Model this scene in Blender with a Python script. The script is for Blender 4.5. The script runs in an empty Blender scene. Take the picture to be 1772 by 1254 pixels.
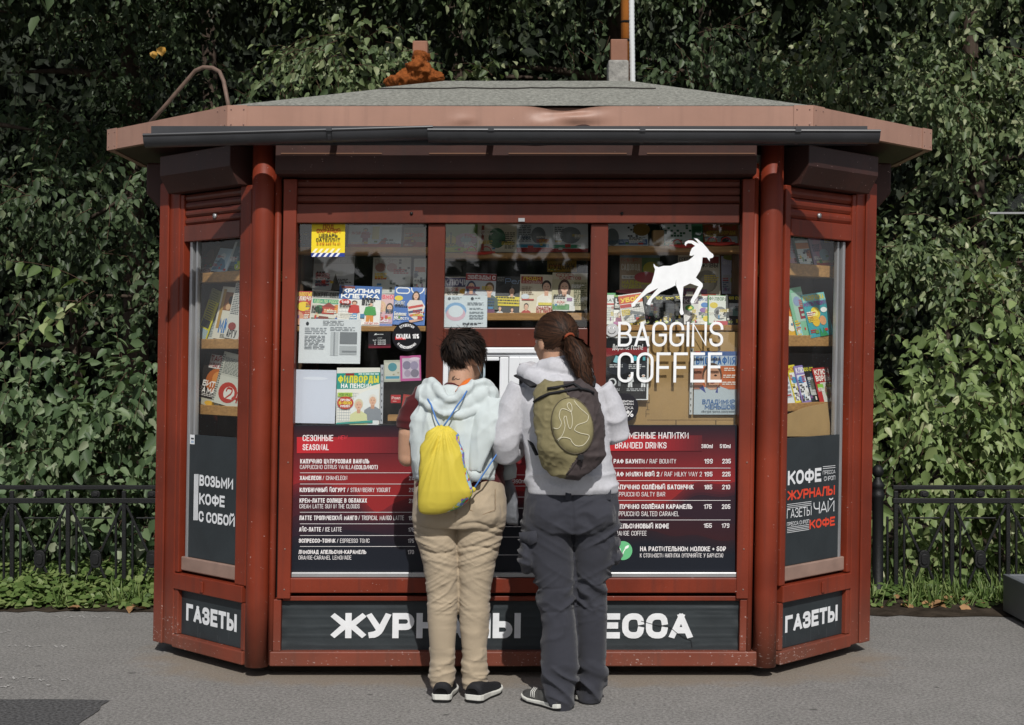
import bpy, math, random
import numpy as np
from mathutils import Vector

# ------------------------------------------------------------------ camera, world, sun, exposure
SC = bpy.context.scene
COL = SC.collection
F_PX, EYE, DIST, HORIZ, CX = 2550.0, 1.57, 7.02, 600.0, 886.0   # focal length in photo pixels, eye height, distance to kiosk front
cam_d = bpy.data.cameras.new('camera')
cam_d.sensor_fit = 'HORIZONTAL'; cam_d.sensor_width = 36.0
cam_d.lens = F_PX / 1772.0 * 36.0
cam_d.shift_y = -(627.0 - HORIZ) / 1772.0
cam_d.clip_start = 0.1; cam_d.clip_end = 800.0
cam = bpy.data.objects.new('camera', cam_d); COL.objects.link(cam)
cam.location = (0, -DIST, EYE); cam.rotation_euler = (math.radians(90), 0, 0)
SC.camera = cam

TO_SUN = Vector((0.12, -1.0, 0.92)).normalized()
ELEV = math.asin(TO_SUN.z); AZ = math.atan2(TO_SUN.x, TO_SUN.y)
W = bpy.data.worlds.new('World'); SC.world = W; W.use_nodes = True
wn, wl = W.node_tree.nodes, W.node_tree.links
bg = wn['Background']; bg.inputs['Strength'].default_value = 0.062
sky = wn.new('ShaderNodeTexSky'); sky.sky_type = 'NISHITA'; sky.sun_disc = False
sky.sun_elevation = ELEV; sky.sun_rotation = AZ; sky.dust_density = 2.0; sky.air_density = 1.0
# broken white cloud over the sky
wtc = wn.new('ShaderNodeTexCoord'); wmp = wn.new('ShaderNodeMapping'); wmp.inputs['Scale'].default_value = (1.6, 1.6, 4.0); wl.new(wtc.outputs['Generated'], wmp.inputs[0])
wns = wn.new('ShaderNodeTexNoise'); wns.inputs['Scale'].default_value = 1.7; wns.inputs['Detail'].default_value = 9; wns.inputs['Roughness'].default_value = .55; wl.new(wmp.outputs[0], wns.inputs['Vector'])
wmr = wn.new('ShaderNodeMapRange'); wmr.inputs[1].default_value = .52; wmr.inputs[2].default_value = .66; wl.new(wns.outputs[0], wmr.inputs[0])
wsx = wn.new('ShaderNodeSeparateXYZ'); wl.new(wtc.outputs['Generated'], wsx.inputs[0])
wup = wn.new('ShaderNodeMapRange'); wup.inputs[1].default_value = -.02; wup.inputs[2].default_value = .03; wl.new(wsx.outputs['Z'], wup.inputs[0])
wmu = wn.new('ShaderNodeMath'); wmu.operation = 'MULTIPLY'; wl.new(wmr.outputs[0], wmu.inputs[0]); wl.new(wup.outputs[0], wmu.inputs[1])
whz = wn.new('ShaderNodeMapRange'); whz.inputs[1].default_value = .16; whz.inputs[2].default_value = .05; wl.new(wsx.outputs['Z'], whz.inputs[0])
wmh = wn.new('ShaderNodeMath'); wmh.operation = 'MULTIPLY'; wl.new(whz.outputs[0], wmh.inputs[0]); wl.new(wup.outputs[0], wmh.inputs[1])
wmm = wn.new('ShaderNodeMath'); wmm.operation = 'MAXIMUM'; wl.new(wmu.outputs[0], wmm.inputs[0]); wl.new(wmh.outputs[0], wmm.inputs[1])
wmx = wn.new('ShaderNodeMixRGB'); wmx.inputs[2].default_value = (12, 12.2, 12.5, 1); wl.new(wmm.outputs[0], wmx.inputs[0]); wl.new(sky.outputs[0], wmx.inputs[1])
wl.new(wmx.outputs[0], bg.inputs[0])
sun_d = bpy.data.lights.new('sun', 'SUN'); sun_d.energy = 3.6; sun_d.angle = math.radians(0.55); sun_d.color = (1.0, 0.972, 0.93)
sun = bpy.data.objects.new('sun', sun_d); COL.objects.link(sun)
sun.rotation_euler = TO_SUN.to_track_quat('Z', 'Y').to_euler(); sun.location = (4, -14, 14)
SC.view_settings.view_transform = 'Standard'; SC.view_settings.look = 'None'
SC.view_settings.exposure = 0.0; SC.view_settings.gamma = 1.0
SC.render.engine = 'CYCLES'
SC.cycles.max_bounces = 8; SC.cycles.transparent_max_bounces = 16

# ------------------------------------------------------------------ small helpers
def lin(h):
    h = h.lstrip('#'); o = []
    for i in (0, 2, 4):
        c = int(h[i:i+2], 16) / 255.0
        o.append(c / 12.92 if c <= 0.04045 else ((c + 0.055) / 1.055) ** 2.4)
    return tuple(o) + (1.0,)

MATS = {}
def mat(name, color, rough=0.55, spec=0.4, metal=0.0, var=0.0, vscale=8.0, bump=0.0, bscale=60.0, stretch=(1, 1, 1), translucent=0.0):
    """procedural principled material: colour varied by noise, bumped by noise"""
    if name in MATS: return MATS[name]
    m = bpy.data.materials.new(name); m.use_nodes = True
    n, l = m.node_tree.nodes, m.node_tree.links
    p = n['Principled BSDF']
    c = lin(color) if isinstance(color, str) else tuple(color) + (1.0,) * (4 - len(color))
    p.inputs['Base Color'].default_value = c; p.inputs['Roughness'].default_value = rough
    p.inputs['Specular IOR Level'].default_value = spec; p.inputs['Metallic'].default_value = metal
    if var or bump:
        tc = n.new('ShaderNodeTexCoord'); mp = n.new('ShaderNodeMapping'); mp.inputs['Scale'].default_value = stretch
        l.new(tc.outputs['Object'], mp.inputs[0])
    if var:
        t = n.new('ShaderNodeTexNoise'); t.inputs['Scale'].default_value = vscale; t.inputs['Detail'].default_value = 6
        l.new(mp.outputs[0], t.inputs['Vector'])
        r = n.new('ShaderNodeMapRange'); r.inputs[1].default_value = 0.3; r.inputs[2].default_value = 0.7
        r.inputs[3].default_value = 1 - var; r.inputs[4].default_value = 1 + var
        l.new(t.outputs[0], r.inputs[0])
        x = n.new('ShaderNodeVectorMath'); x.operation = 'SCALE'; x.inputs[0].default_value = c[:3]
        l.new(r.outputs[0], x.inputs['Scale']); l.new(x.outputs[0], p.inputs['Base Color'])
    if bump:
        t2 = n.new('ShaderNodeTexNoise'); t2.inputs['Scale'].default_value = bscale; t2.inputs['Detail'].default_value = 4
        l.new(mp.outputs[0], t2.inputs['Vector'])
        b = n.new('ShaderNodeBump'); b.inputs['Strength'].default_value = bump; b.inputs['Distance'].default_value = 0.01
        l.new(t2.outputs[0], b.inputs['Height']); l.new(b.outputs[0], p.inputs['Normal'])
    if translucent:
        tr = n.new('ShaderNodeBsdfTranslucent'); mx = n.new('ShaderNodeMixShader'); mx.inputs[0].default_value = translucent
        src = p.inputs['Base Color'].links[0].from_socket if p.inputs['Base Color'].links else None
        if src: l.new(src, tr.inputs[0])
        else: tr.inputs[0].default_value = c
        l.new(p.outputs[0], mx.inputs[1]); l.new(tr.outputs[0], mx.inputs[2]); l.new(mx.outputs[0], n['Material Output'].inputs[0])
    MATS[name] = m
    return m

def ink(hexcol, rough=0.45):
    return mat('ink_' + hexcol.strip('#'), hexcol, rough=rough, spec=0.3)

class MB:
    """collects polygons in world coordinates and links them as one mesh object"""
    def __init__(self): self.v, self.f, self.m, self.s, self.mats = [], [], [], [], []
    def mi(self, m):
        if m not in self.mats: self.mats.append(m)
        return self.mats.index(m)
    def add(self, vs, fs, m, smooth=False):
        b = len(self.v); self.v += [tuple(p) for p in vs]
        k = self.mi(m)
        for f in fs:
            self.f.append([b + i for i in f]); self.m.append(k); self.s.append(smooth)
        return self
    def box(self, x0, x1, y0, y1, z0, z1, m, T=None):
        vs = [(x, y, z) for z in (z0, z1) for y in (y0, y1) for x in (x0, x1)]
        if T: vs = [T(*p) for p in vs]
        return self.add(vs, [(0, 2, 3, 1), (4, 5, 7, 6), (0, 1, 5, 4), (2, 6, 7, 3), (0, 4, 6, 2), (1, 3, 7, 5)], m)
    def prism(self, poly, d0, d1, m, T):
        """poly in (u,v), extruded along w from d0 to d1 through T(u,v,w)"""
        n = len(poly)
        vs = [T(u, v, d0) for u, v in poly] + [T(u, v, d1) for u, v in poly]
        fs = [tuple(range(n))[::-1], tuple(range(n, 2 * n))] + [(i, (i + 1) % n, n + (i + 1) % n, n + i) for i in range(n)]
        return self.add(vs, fs, m)
    def poly(self, pts, m): return self.add(pts, [tuple(range(len(pts)))], m)
    def tube(self, path, r, m, n=10, cap=True, smooth=True, flat=1.0):
        path = [Vector(p) for p in path]
        rs = r if isinstance(r, (list, tuple)) else [r] * len(path)
        vs, fs = [], []
        up = None
        for i, p in enumerate(path):
            t = (path[min(i + 1, len(path) - 1)] - path[max(i - 1, 0)]).normalized()
            if up is None:
                up = Vector((0, 0, 1)) if abs(t.z) < 0.9 else Vector((0, 1, 0))
            a = t.cross(up).normalized(); b = a.cross(t).normalized(); up = b
            for k in range(n):
                an = 2 * math.pi * k / n
                vs.append(p + a * math.cos(an) * rs[i] + b * math.sin(an) * rs[i] * flat)
        for i in range(len(path) - 1):
            for k in range(n):
                k2 = (k + 1) % n
                fs.append((i * n + k, i * n + k2, (i + 1) * n + k2, (i + 1) * n + k))
        if cap: fs += [tuple(range(n))[::-1], tuple(range((len(path) - 1) * n, len(path) * n))]
        return self.add(vs, fs, m, smooth)
    def loft(self, rings, m, n=24, smooth=True):
        """rings: (z, cx, cy, rx, ry, exponent)"""
        vs, fs = [], []
        for (z, cx, cy, rx, ry, e) in rings:
            for k in range(n):
                a = 2 * math.pi * k / n; c, s = math.cos(a), math.sin(a)
                vs.append((cx + rx * math.copysign(abs(c) ** (2 / e), c), cy + ry * math.copysign(abs(s) ** (2 / e), s), z))
        q = len(rings)
        for i in range(q - 1):
            for k in range(n):
                k2 = (k + 1) % n
                fs.append((i * n + k, i * n + k2, (i + 1) * n + k2, (i + 1) * n + k))
        fs += [tuple(range(n))[::-1], tuple(range((q - 1) * n, q * n))]
        return self.add(vs, fs, m, smooth)
    def ball(self, c, r, m, nu=16, nv=10, rot=None):
        rx, ry, rz = r if isinstance(r, (list, tuple)) else (r, r, r)
        vs, fs = [], []
        for j in range(nv + 1):
            ph = math.pi * j / nv
            for i in range(nu):
                th = 2 * math.pi * i / nu
                p = Vector((rx * math.sin(ph) * math.cos(th), ry * math.sin(ph) * math.sin(th), rz * math.cos(ph)))
                if rot: p = rot @ p
                vs.append((c[0] + p.x, c[1] + p.y, c[2] + p.z))
        for j in range(nv):
            for i in range(nu):
                i2 = (i + 1) % nu
                fs.append((j * nu + i, (j + 1) * nu + i, (j + 1) * nu + i2, j * nu + i2))
        return self.add(vs, fs, m, True)
    def build(self, name, parent=None, origin=None, bevel=0.0, label=None, cat=None, group=None, kind=None, world=None):
        me = bpy.data.meshes.new(name)
        o = bpy.data.objects.new(name, me); COL.objects.link(o)
        if parent is not None:
            root = parent
            while root.parent is not None: root = root.parent
            org = Vector(root['_org']) if '_org' in root else Vector(root.location)
            o.parent = parent
        else:
            if origin is None:
                a = np.array(self.v); lo, hi = a.min(0), a.max(0)
                origin = ((lo[0] + hi[0]) / 2, (lo[1] + hi[1]) / 2, lo[2])
            org = Vector(origin); o.location = org
        me.from_pydata([(x - org.x, y - org.y, z - org.z) for x, y, z in self.v], [], self.f)
        for m in self.mats: me.materials.append(m)
        me.polygons.foreach_set('material_index', self.m); me.polygons.foreach_set('use_smooth', self.s)
        me.update()
        if bevel:
            b = o.modifiers.new('bevel', 'BEVEL'); b.width = bevel; b.segments = 2; b.limit_method = 'ANGLE'; b.angle_limit = math.radians(40)
        tag(o, label, cat, group, kind)
        return o

def tag(o, label=None, cat=None, group=None, kind=None):
    if label: o['label'] = label
    if cat: o['category'] = cat
    if group: o['group'] = group
    if kind: o['kind'] = kind
    return o

def empty(name, loc, label, cat, group=None):
    o = bpy.data.objects.new(name, None); COL.objects.link(o); o.location = loc; o.empty_display_size = 0.1
    return tag(o, label, cat, group)

# ------------------------------------------------------------------ the faces of the leaning kiosk
LEAN = 0.0165                     # the old booth leans a little to the right
def K(x, y, z): return (x + LEAN * (z - EYE), y, z)
R2 = math.sqrt(0.5)
XC, HALF = 0.021, 1.232           # middle of the kiosk, half length of its front

class Face:
    """(u, v, w): along a wall left to right, up, and outward"""
    def __init__(s, o, d, n): s.o, s.d, s.n = o, d, n
    def __call__(s, u, v, w=0.0):
        return K(s.o[0] + s.d[0] * u + s.n[0] * w, s.o[1] + s.d[1] * u + s.n[1] * w, v)
    def uv(s, px, py, w=0.0):
        t = (px - LEAN * (HORIZ - py) - CX) / F_PX
        u = (t * (DIST + s.n[1] * w) - s.o[0] - s.n[0] * w) / (s.d[0] - t * s.d[1])
        return u, EYE - (py - HORIZ) / F_PX * (DIST + s.d[1] * u + s.n[1] * w)
    def at(s, px, py, w=0.0): return s(*s.uv(px, py, w), w)
FRONT = Face((0, 0), (1, 0), (0, -1))
RIGHT = Face((XC + HALF, 0), (R2, R2), (R2, -R2))
LEFT = Face((XC - HALF, 0), (R2, -R2), (-R2, -R2))

def fbox(mb, face, px0, py0, px1, py1, w0, w1, m):
    """box on a wall covering measured picture rectangle, from depth w0 to w1"""
    pm = (py0 + py1) / 2; wm = max(w0, w1)
    u0, u1 = face.uv(px0, pm, wm)[0], face.uv(px1, pm, wm)[0]
    v1, v0 = face.uv((px0 + px1) / 2, py0, wm)[1], face.uv((px0 + px1) / 2, py1, wm)[1]
    return mb.box(u0, u1, v0, v1, w0, w1, m, T=lambda u, v, w: face(u, v, w)) if False else ubox(mb, face, u0, u1, v0, v1, w0, w1, m)
def ubox(mb, face, u0, u1, v0, v1, w0, w1, m):
    vs = [face(u, v, w) for w in (w0, w1) for v in (v0, v1) for u in (u0, u1)]
    return mb.add(vs, [(0, 2, 3, 1), (4, 5, 7, 6), (0, 1, 5, 4), (2, 6, 7, 3), (0, 4, 6, 2), (1, 3, 7, 5)], m)

# ------------------------------------------------------------------ drawn letters (stroke skeletons)
r = 'r'
GL = {
 'А': (.62, [[(0,0),(.5,1)], [(.5,1),(1,0)], [(.2,.27),(.8,.27)]]), 'Б': (.56, [[(.92,1),(0,1),(0,0),(1,0,r),(1,.57,r),(0,.57)]]),
 'В': (.57, [[(0,.53),(0,1),(.93,1,r),(.93,.53,r),(0,.53)], [(.4,.53),(1,.53,r),(1,0,r),(0,0),(0,.53)]]), 'Г': (.5, [[(0,0),(0,1),(1,1)]]),
 'Д': (.68, [[(.14,.06),(.3,1),(.85,1),(.85,.06)], [(0,-.15),(0,.03),(1,.03),(1,-.15)]]), 'Е': (.5, [[(1,1),(0,1),(0,0),(1,0)], [(0,.52),(.86,.52)]]),
 'Ж': (.98, [[(.5,0),(.5,1)], [(0,1),(.4,.52),(0,0)], [(1,1),(.6,.52),(1,0)], [(.36,.52),(.64,.52)]]),
 'З': (.55, [[(0,.8),(0,1,r),(.94,1,r),(.94,.53,r),(.4,.53)], [(.4,.53),(1,.53,r),(1,0,r),(0,0,r),(0,.2)]]),
 'И': (.62, [[(0,1),(0,0),(1,1),(1,0)]]), 'К': (.58, [[(0,0),(0,1)], [(1,1),(.06,.42)], [(.36,.6),(1,0)]]),
 'Л': (.62, [[(0,0),(.12,0),(.27,1),(1,1),(1,0)]]), 'М': (.76, [[(0,0),(0,1),(.5,.28),(1,1),(1,0)]]),
 'Н': (.6, [[(0,0),(0,1)], [(1,0),(1,1)], [(0,.52),(1,.52)]]), 'О': (.62, [[(.5,1),(1,1,r),(1,0,r),(0,0,r),(0,1,r),(.5,1)]]),
 'П': (.6, [[(0,0),(0,1),(1,1),(1,0)]]), 'Р': (.56, [[(0,0),(0,1),(1,1,r),(1,.43,r),(0,.43)]]),
 'С': (.58, [[(1,.72),(1,1,r),(0,1,r),(0,0,r),(1,0,r),(1,.28)]]), 'Т': (.56, [[(0,1),(1,1)], [(.5,1),(.5,0)]]),
 'У': (.6, [[(0,1),(.5,.34)], [(1,1),(.45,.0,r),(.08,0)]]), 'Ф': (.82, [[(.5,0),(.5,1)], [(.5,.83),(1,.83,r),(1,.2,r),(0,.2,r),(0,.83,r),(.5,.83)]]),
 'Х': (.6, [[(0,1),(1,0)], [(0,0),(1,1)]]), 'Ц': (.64, [[(0,1),(0,0),(1,0),(1,-.17)], [(.85,1),(.85,0)]]), 'Ч': (.56, [[(0,1),(0,.42,r),(1,.42)], [(1,1),(1,0)]]),
 'Ш': (.84, [[(0,1),(0,0),(1,0),(1,1)], [(.5,0),(.5,1)]]), 'Щ': (.88, [[(0,1),(0,0),(1,0),(1,-.17)], [(.44,0),(.44,1)], [(.88,0),(.88,1)]]),
 'Ь': (.55, [[(0,1),(0,0),(1,0,r),(1,.57,r),(0,.57)]]), 'Ы': (.78, [[(0,1),(0,0),(.62,0,r),(.62,.57,r),(0,.57)], [(1,0),(1,1)]]),
 'Ъ': (.64, [[(0,1),(.25,1),(.25,0),(1,0,r),(1,.57,r),(.25,.57)]]), 'Э': (.58, [[(0,.74),(0,1,r),(1,1,r),(1,0,r),(0,0,r),(0,.26)], [(.3,.52),(1,.52)]]),
 'Ю': (.86, [[(0,0),(0,1)], [(0,.5),(.35,.5)], [(.67,1),(1,1,r),(1,0,r),(.35,0,r),(.35,1,r),(.67,1)]]), 'Я': (.58, [[(1,0),(1,1),(0,1,r),(0,.45,r),(1,.45)], [(.45,.45),(0,0)]]),
 'D': (.6, [[(0,0),(0,1),(1,1,r),(1,0,r),(0,0)]]), 'F': (.5, [[(1,1),(0,1),(0,0)], [(0,.5),(.85,.5)]]), 'G': (.6, [[(1,.74),(1,1,r),(0,1,r),(0,0,r),(1,0,r),(1,.46),(.55,.46)]]),
 'I': (.0, [[(.5,0),(.5,1)]]), 'J': (.45, [[(1,1),(1,0,r),(0,0,r),(0,.25)]]), 'L': (.48, [[(0,1),(0,0),(1,0)]]), 'N': (.62, [[(0,0),(0,1),(1,0),(1,1)]]),
 'Q': (.62, [[(.5,1),(1,1,r),(1,0,r),(0,0,r),(0,1,r),(.5,1)], [(.6,.25),(1,-.05)]]), 'R': (.58, [[(0,0),(0,1),(1,1,r),(1,.46,r),(0,.46)], [(.5,.46),(1,0)]]),
 'S': (.56, [[(1,.76),(1,1,r),(0,1,r),(0,.54,r),(1,.5,r),(1,0,r),(0,0,r),(0,.24)]]), 'U': (.58, [[(0,1),(0,0,r),(1,0,r),(1,1)]]), 'V': (.6, [[(0,1),(.5,0),(1,1)]]),
 'W': (.86, [[(0,1),(.25,0),(.5,1),(.75,0),(1,1)]]), 'Y': (.58, [[(0,1),(.5,.45),(1,1)], [(.5,.45),(.5,0)]]), 'Z': (.54, [[(0,1),(1,1),(0,0),(1,0)]]),
 '1': (.28, [[(0,.8),(1,1),(1,0)]]), '2': (.54, [[(0,.75),(0,1,r),(1,1,r),(1,.6,r),(0,0),(1,0)]]), '3': (.54, [[(0,.8),(0,1,r),(.94,1,r),(.94,.53,r),(.4,.53)], [(.4,.53),(1,.53,r),(1,0,r),(0,0,r),(0,.2)]]),
 '4': (.56, [[(.78,0),(.78,1),(0,.27),(1,.27)]]), '5': (.54, [[(.95,1),(.06,1),(.0,.52),(1,.6,r),(1,0,r),(0,0,r),(0,.22)]]), '6': (.54, [[(.88,1),(0,1,r),(0,0,r),(1,0,r),(1,.57,r),(0,.57)]]),
 '7': (.5, [[(0,1),(1,1),(.35,0)]]), '8': (.56, [[(.5,1),(.95,1,r),(.95,.53,r),(.05,.53,r),(.05,1,r),(.5,1)], [(.5,.53),(1,.53,r),(1,0,r),(0,0,r),(0,.53,r),(.5,.53)]]),
 '9': (.54, [[(.12,0),(1,0,r),(1,1,r),(0,1,r),(0,.43,r),(1,.43)]]), '0': (.56, [[(.5,1),(1,1,r),(1,0,r),(0,0,r),(0,1,r),(.5,1)]]),
 '/': (.36, [[(0,0),(1,1)]]), '-': (.3, [[(0,.45),(1,.45)]]), '+': (.4, [[(0,.45),(1,.45)], [(.5,.25),(.5,.65)]]), '(': (.16, [[(1,1.05),(0,.8,r),(0,.2,r),(1,-.05)]]),
 ')': (.16, [[(0,1.05),(1,.8,r),(1,.2,r),(0,-.05)]]), '.': (.0, [[(.5,0),(.5,.02)]]), ',': (.05, [[(1,.05),(0,-.12)]]), '!': (.0, [[(.5,1),(.5,.3)], [(.5,0),(.5,.02)]]),
 ':': (.0, [[(.5,.55),(.5,.57)], [(.5,.08),(.5,.1)]]), '%': (.8, [[(.15,1),(.34,1,r),(.34,.6,r),(0,.6,r),(0,1,r),(.15,1)], [(.85,.4),(1,.4,r),(1,0,r),(.66,0,r),(.66,.4,r),(.85,.4)], [(.2,0),(.8,1)]]),
 '₽': (.62, [[(.14,0),(.14,1),(1,1,r),(1,.43,r),(0,.43)], [(0,.22),(.6,.22)]]), '«': (.3, [[(.4,.6),(0,.4),(.4,.2)], [(1,.6),(.6,.4),(1,.2)]]), '»': (.3, [[(0,.6),(.4,.4),(0,.2)], [(.6,.6),(1,.4),(.6,.2)]]),
 'р': (.5, [[(0,-.28),(0,.72),(1,.72,r),(1,0,r),(0,0)]]), 'е': (.5, [[(0,.38),(1,.38),(1,.72,r),(0,.72,r),(0,0,r),(.95,0)]]), 'а': (.48, [[(.05,.72),(1,.72,r),(1,0)], [(1,.42),(0,.42,r),(0,0,r),(1,0)]]),
 'm': (.8, [[(0,0),(0,.72)], [(0,.72),(.5,.72,r),(.5,0)], [(.5,.72),(1,.72,r),(1,0)]]), 'l': (.0, [[(.5,0),(.5,1)]]), 'у': (.5, [[(0,.72),(.5,.05)], [(1,.72),(.4,-.28),(.05,-.28)]]),
 'б': (.5, [[(.9,1.02),(0,.9,r),(0,0,r),(1,0,r),(1,.62,r),(0,.62)]]),
}
for a, b in zip('ABCEHKMOPTXЁЙ', 'АВСЕНКМОРТХЕИ'):
    GL.setdefault(a, GL[b])
GL['Ё'] = (.5, GL['Е'][1] + [[(.22,1.2),(.22,1.22)], [(.78,1.2),(.78,1.22)]])
GL['Й'] = (.62, GL['И'][1] + [[(.22,1.24),(.5,1.13),(.78,1.24)]])
del r

def stroke_pts(path, fx, fy, rmax):
    P = [(fx(p[0]), fy(p[1]), len(p) > 2) for p in path]
    out = []
    n = len(P)
    for i, (x, y, rd) in enumerate(P):
        if not rd or i in (0, n - 1): out.append((x, y)); continue
        ax, ay, ar = P[i-1]; bx, by, br = P[i+1]
        da = math.hypot(ax - x, ay - y); db = math.hypot(bx - x, by - y)
        ra = min(da * (.5 if ar else 1), rmax); rb = min(db * (.5 if br else 1), rmax)
        d = min(ra, rb)
        A = (x + (ax - x) / da * d, y + (ay - y) / da * d); B = (x + (bx - x) / db * d, y + (by - y) / db * d)
        for k in range(5):
            t = k / 4; w = .707
            den = (1-t)**2 + 2*w*t*(1-t) + t*t
            out.append((((1-t)**2 * A[0] + 2*w*t*(1-t) * x + t*t * B[0]) / den, ((1-t)**2 * A[1] + 2*w*t*(1-t) * y + t*t * B[1]) / den))
    q = [out[0]]
    for p in out[1:]:
        if math.hypot(p[0] - q[-1][0], p[1] - q[-1][1]) > 1e-6: q.append(p)
    return q

def ribbon(mb, pts, t, m, T, w, caps=True, ylim=None):
    """flat stroke of thickness t along pts, mitred"""
    n = len(pts)
    if n < 2: return
    closed = math.hypot(pts[0][0] - pts[-1][0], pts[0][1] - pts[-1][1]) < 1e-6
    h = t / 2; L, Rr = [], []
    if caps and not closed:
        def ext(a, b):
            d = math.hypot(a[0] - b[0], a[1] - b[1]) or 1
            return (a[0] + (a[0] - b[0]) / d * h, a[1] + (a[1] - b[1]) / d * h)
        pts = [ext(pts[0], pts[1])] + list(pts[1:-1]) + [ext(pts[-1], pts[-2])]
    def Q(x, y):
        if ylim: y = min(max(y, ylim[0]), ylim[1])
        return T(x, y, w)
    for i in range(n):
        a = pts[i-1] if i > 0 else (pts[-2] if closed else None)
        b = pts[i+1] if i < n - 1 else (pts[1] if closed else None)
        p = pts[i]
        ds = []
        if a: d = math.hypot(p[0]-a[0], p[1]-a[1]) or 1; ds.append(((p[0]-a[0])/d, (p[1]-a[1])/d))
        if b: d = math.hypot(b[0]-p[0], b[1]-p[1]) or 1; ds.append(((b[0]-p[0])/d, (b[1]-p[1])/d))
        if len(ds) == 1: nx, ny, k = -ds[0][1], ds[0][0], 1
        else:
            nx, ny = -(ds[0][1] + ds[1][1]), ds[0][0] + ds[1][0]
            q = math.hypot(nx, ny)
            if q < .1: nx, ny, k = -ds[0][1], ds[0][0], 1
            else:
                nx, ny = nx / q, ny / q
                k = min(1 / max(.2, nx * -ds[0][1] + ny * ds[0][0]), 2.2)
        L.append(Q(p[0] + nx * h * k, p[1] + ny * h * k)); Rr.append(Q(p[0] - nx * h * k, p[1] - ny * h * k))
    mb.add(L + Rr, [(i, n + i, n + i + 1, i + 1) for i in range(n - 1)], m)

def pieces(path, sx, sy):
    """cut a letter path at its square corners, so that no stroke lies on itself"""
    out, cur = [], [path[0]]
    for i in range(1, len(path)):
        cur.append(path[i])
        if i < len(path) - 1 and len(path[i]) == 2:
            a, p, b = path[i-1], path[i], path[i+1]
            ax, ay, bx, by = (a[0]-p[0]) * sx, (a[1]-p[1]) * sy, (b[0]-p[0]) * sx, (b[1]-p[1]) * sy
            c = (ax * bx + ay * by) / ((math.hypot(ax, ay) * math.hypot(bx, by)) or 1)
            if abs(c) < .1: out.append(cur); cur = [p]
    out.append(cur)
    return out

def letters(mb, T, text, u0, u1, v0, v1, weight, m, w, gap=0.16, rot=None, slant=0.0):
    """writing that fills u0..u1 by v0..v1; weight = stroke thickness / height"""
    H = v1 - v0; t = weight * H
    adv = []
    for ch in text:
        if ch == ' ': adv.append(None); continue
        small = False
        g = GL.get(ch)
        if g is None: g = GL.get(ch.upper()); small = True
        if g is None: g = GL['О']
        adv.append((g, .74 if small else 1.0))
    ng = sum(1 for a in adv if a); nsp = len(adv) - ng; units = sum(a[0][0] * a[1] for a in adv if a)
    tot = u1 - u0
    G, SP = gap * .62 * H, .26 * H
    mean = tot / max(1, ng + .6 * nsp)
    G = min(G, .17 * mean); SP = min(SP, .55 * mean)
    t = min(t, .28 * mean)
    k = (tot - ng * t - G * (len(adv) - 1) - SP * nsp) / max(units, 1e-6)
    if k < 0.05 * H: k = 0.05 * H
    x = u0; si = 0
    for a in adv:
        if a is None: x += SP + G; continue
        g, s = a; gw = g[0] * s * k
        for path0 in g[1]:
            lim = (v0, v0 + H * s) if all(-.01 <= p[1] <= 1.01 for p in path0) else None
            for path in pieces(path0, gw or 1, H * s):
                fx = lambda q: x + t / 2 + q * gw
                fy = lambda q: v0 + t / 2 + q * (H * s - t)
                pts = stroke_pts(path, fx, fy, max(.45 * gw, .2 * H) if gw else H)
                if slant: pts = [(px + slant * (py - v0), py) for px, py in pts]
                if rot: pts = [rot(*q) for q in pts]
                ribbon(mb, pts, t, m, T, w + (si % 9) * 0.00005, ylim=None if rot else lim); si += 1
        x += gw + t + G

def ftext(mb, face, text, px0, px1, py0, py1, weight, m, w, gap=0.16, slant=0.0):
    pm = (py0 + py1) / 2; xm = (px0 + px1) / 2
    letters(mb, face, text, face.uv(px0, pm, w)[0], face.uv(px1, pm, w)[0], face.uv(xm, py1, w)[1], face.uv(xm, py0, w)[1], weight, m, w, gap, slant=slant)

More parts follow.
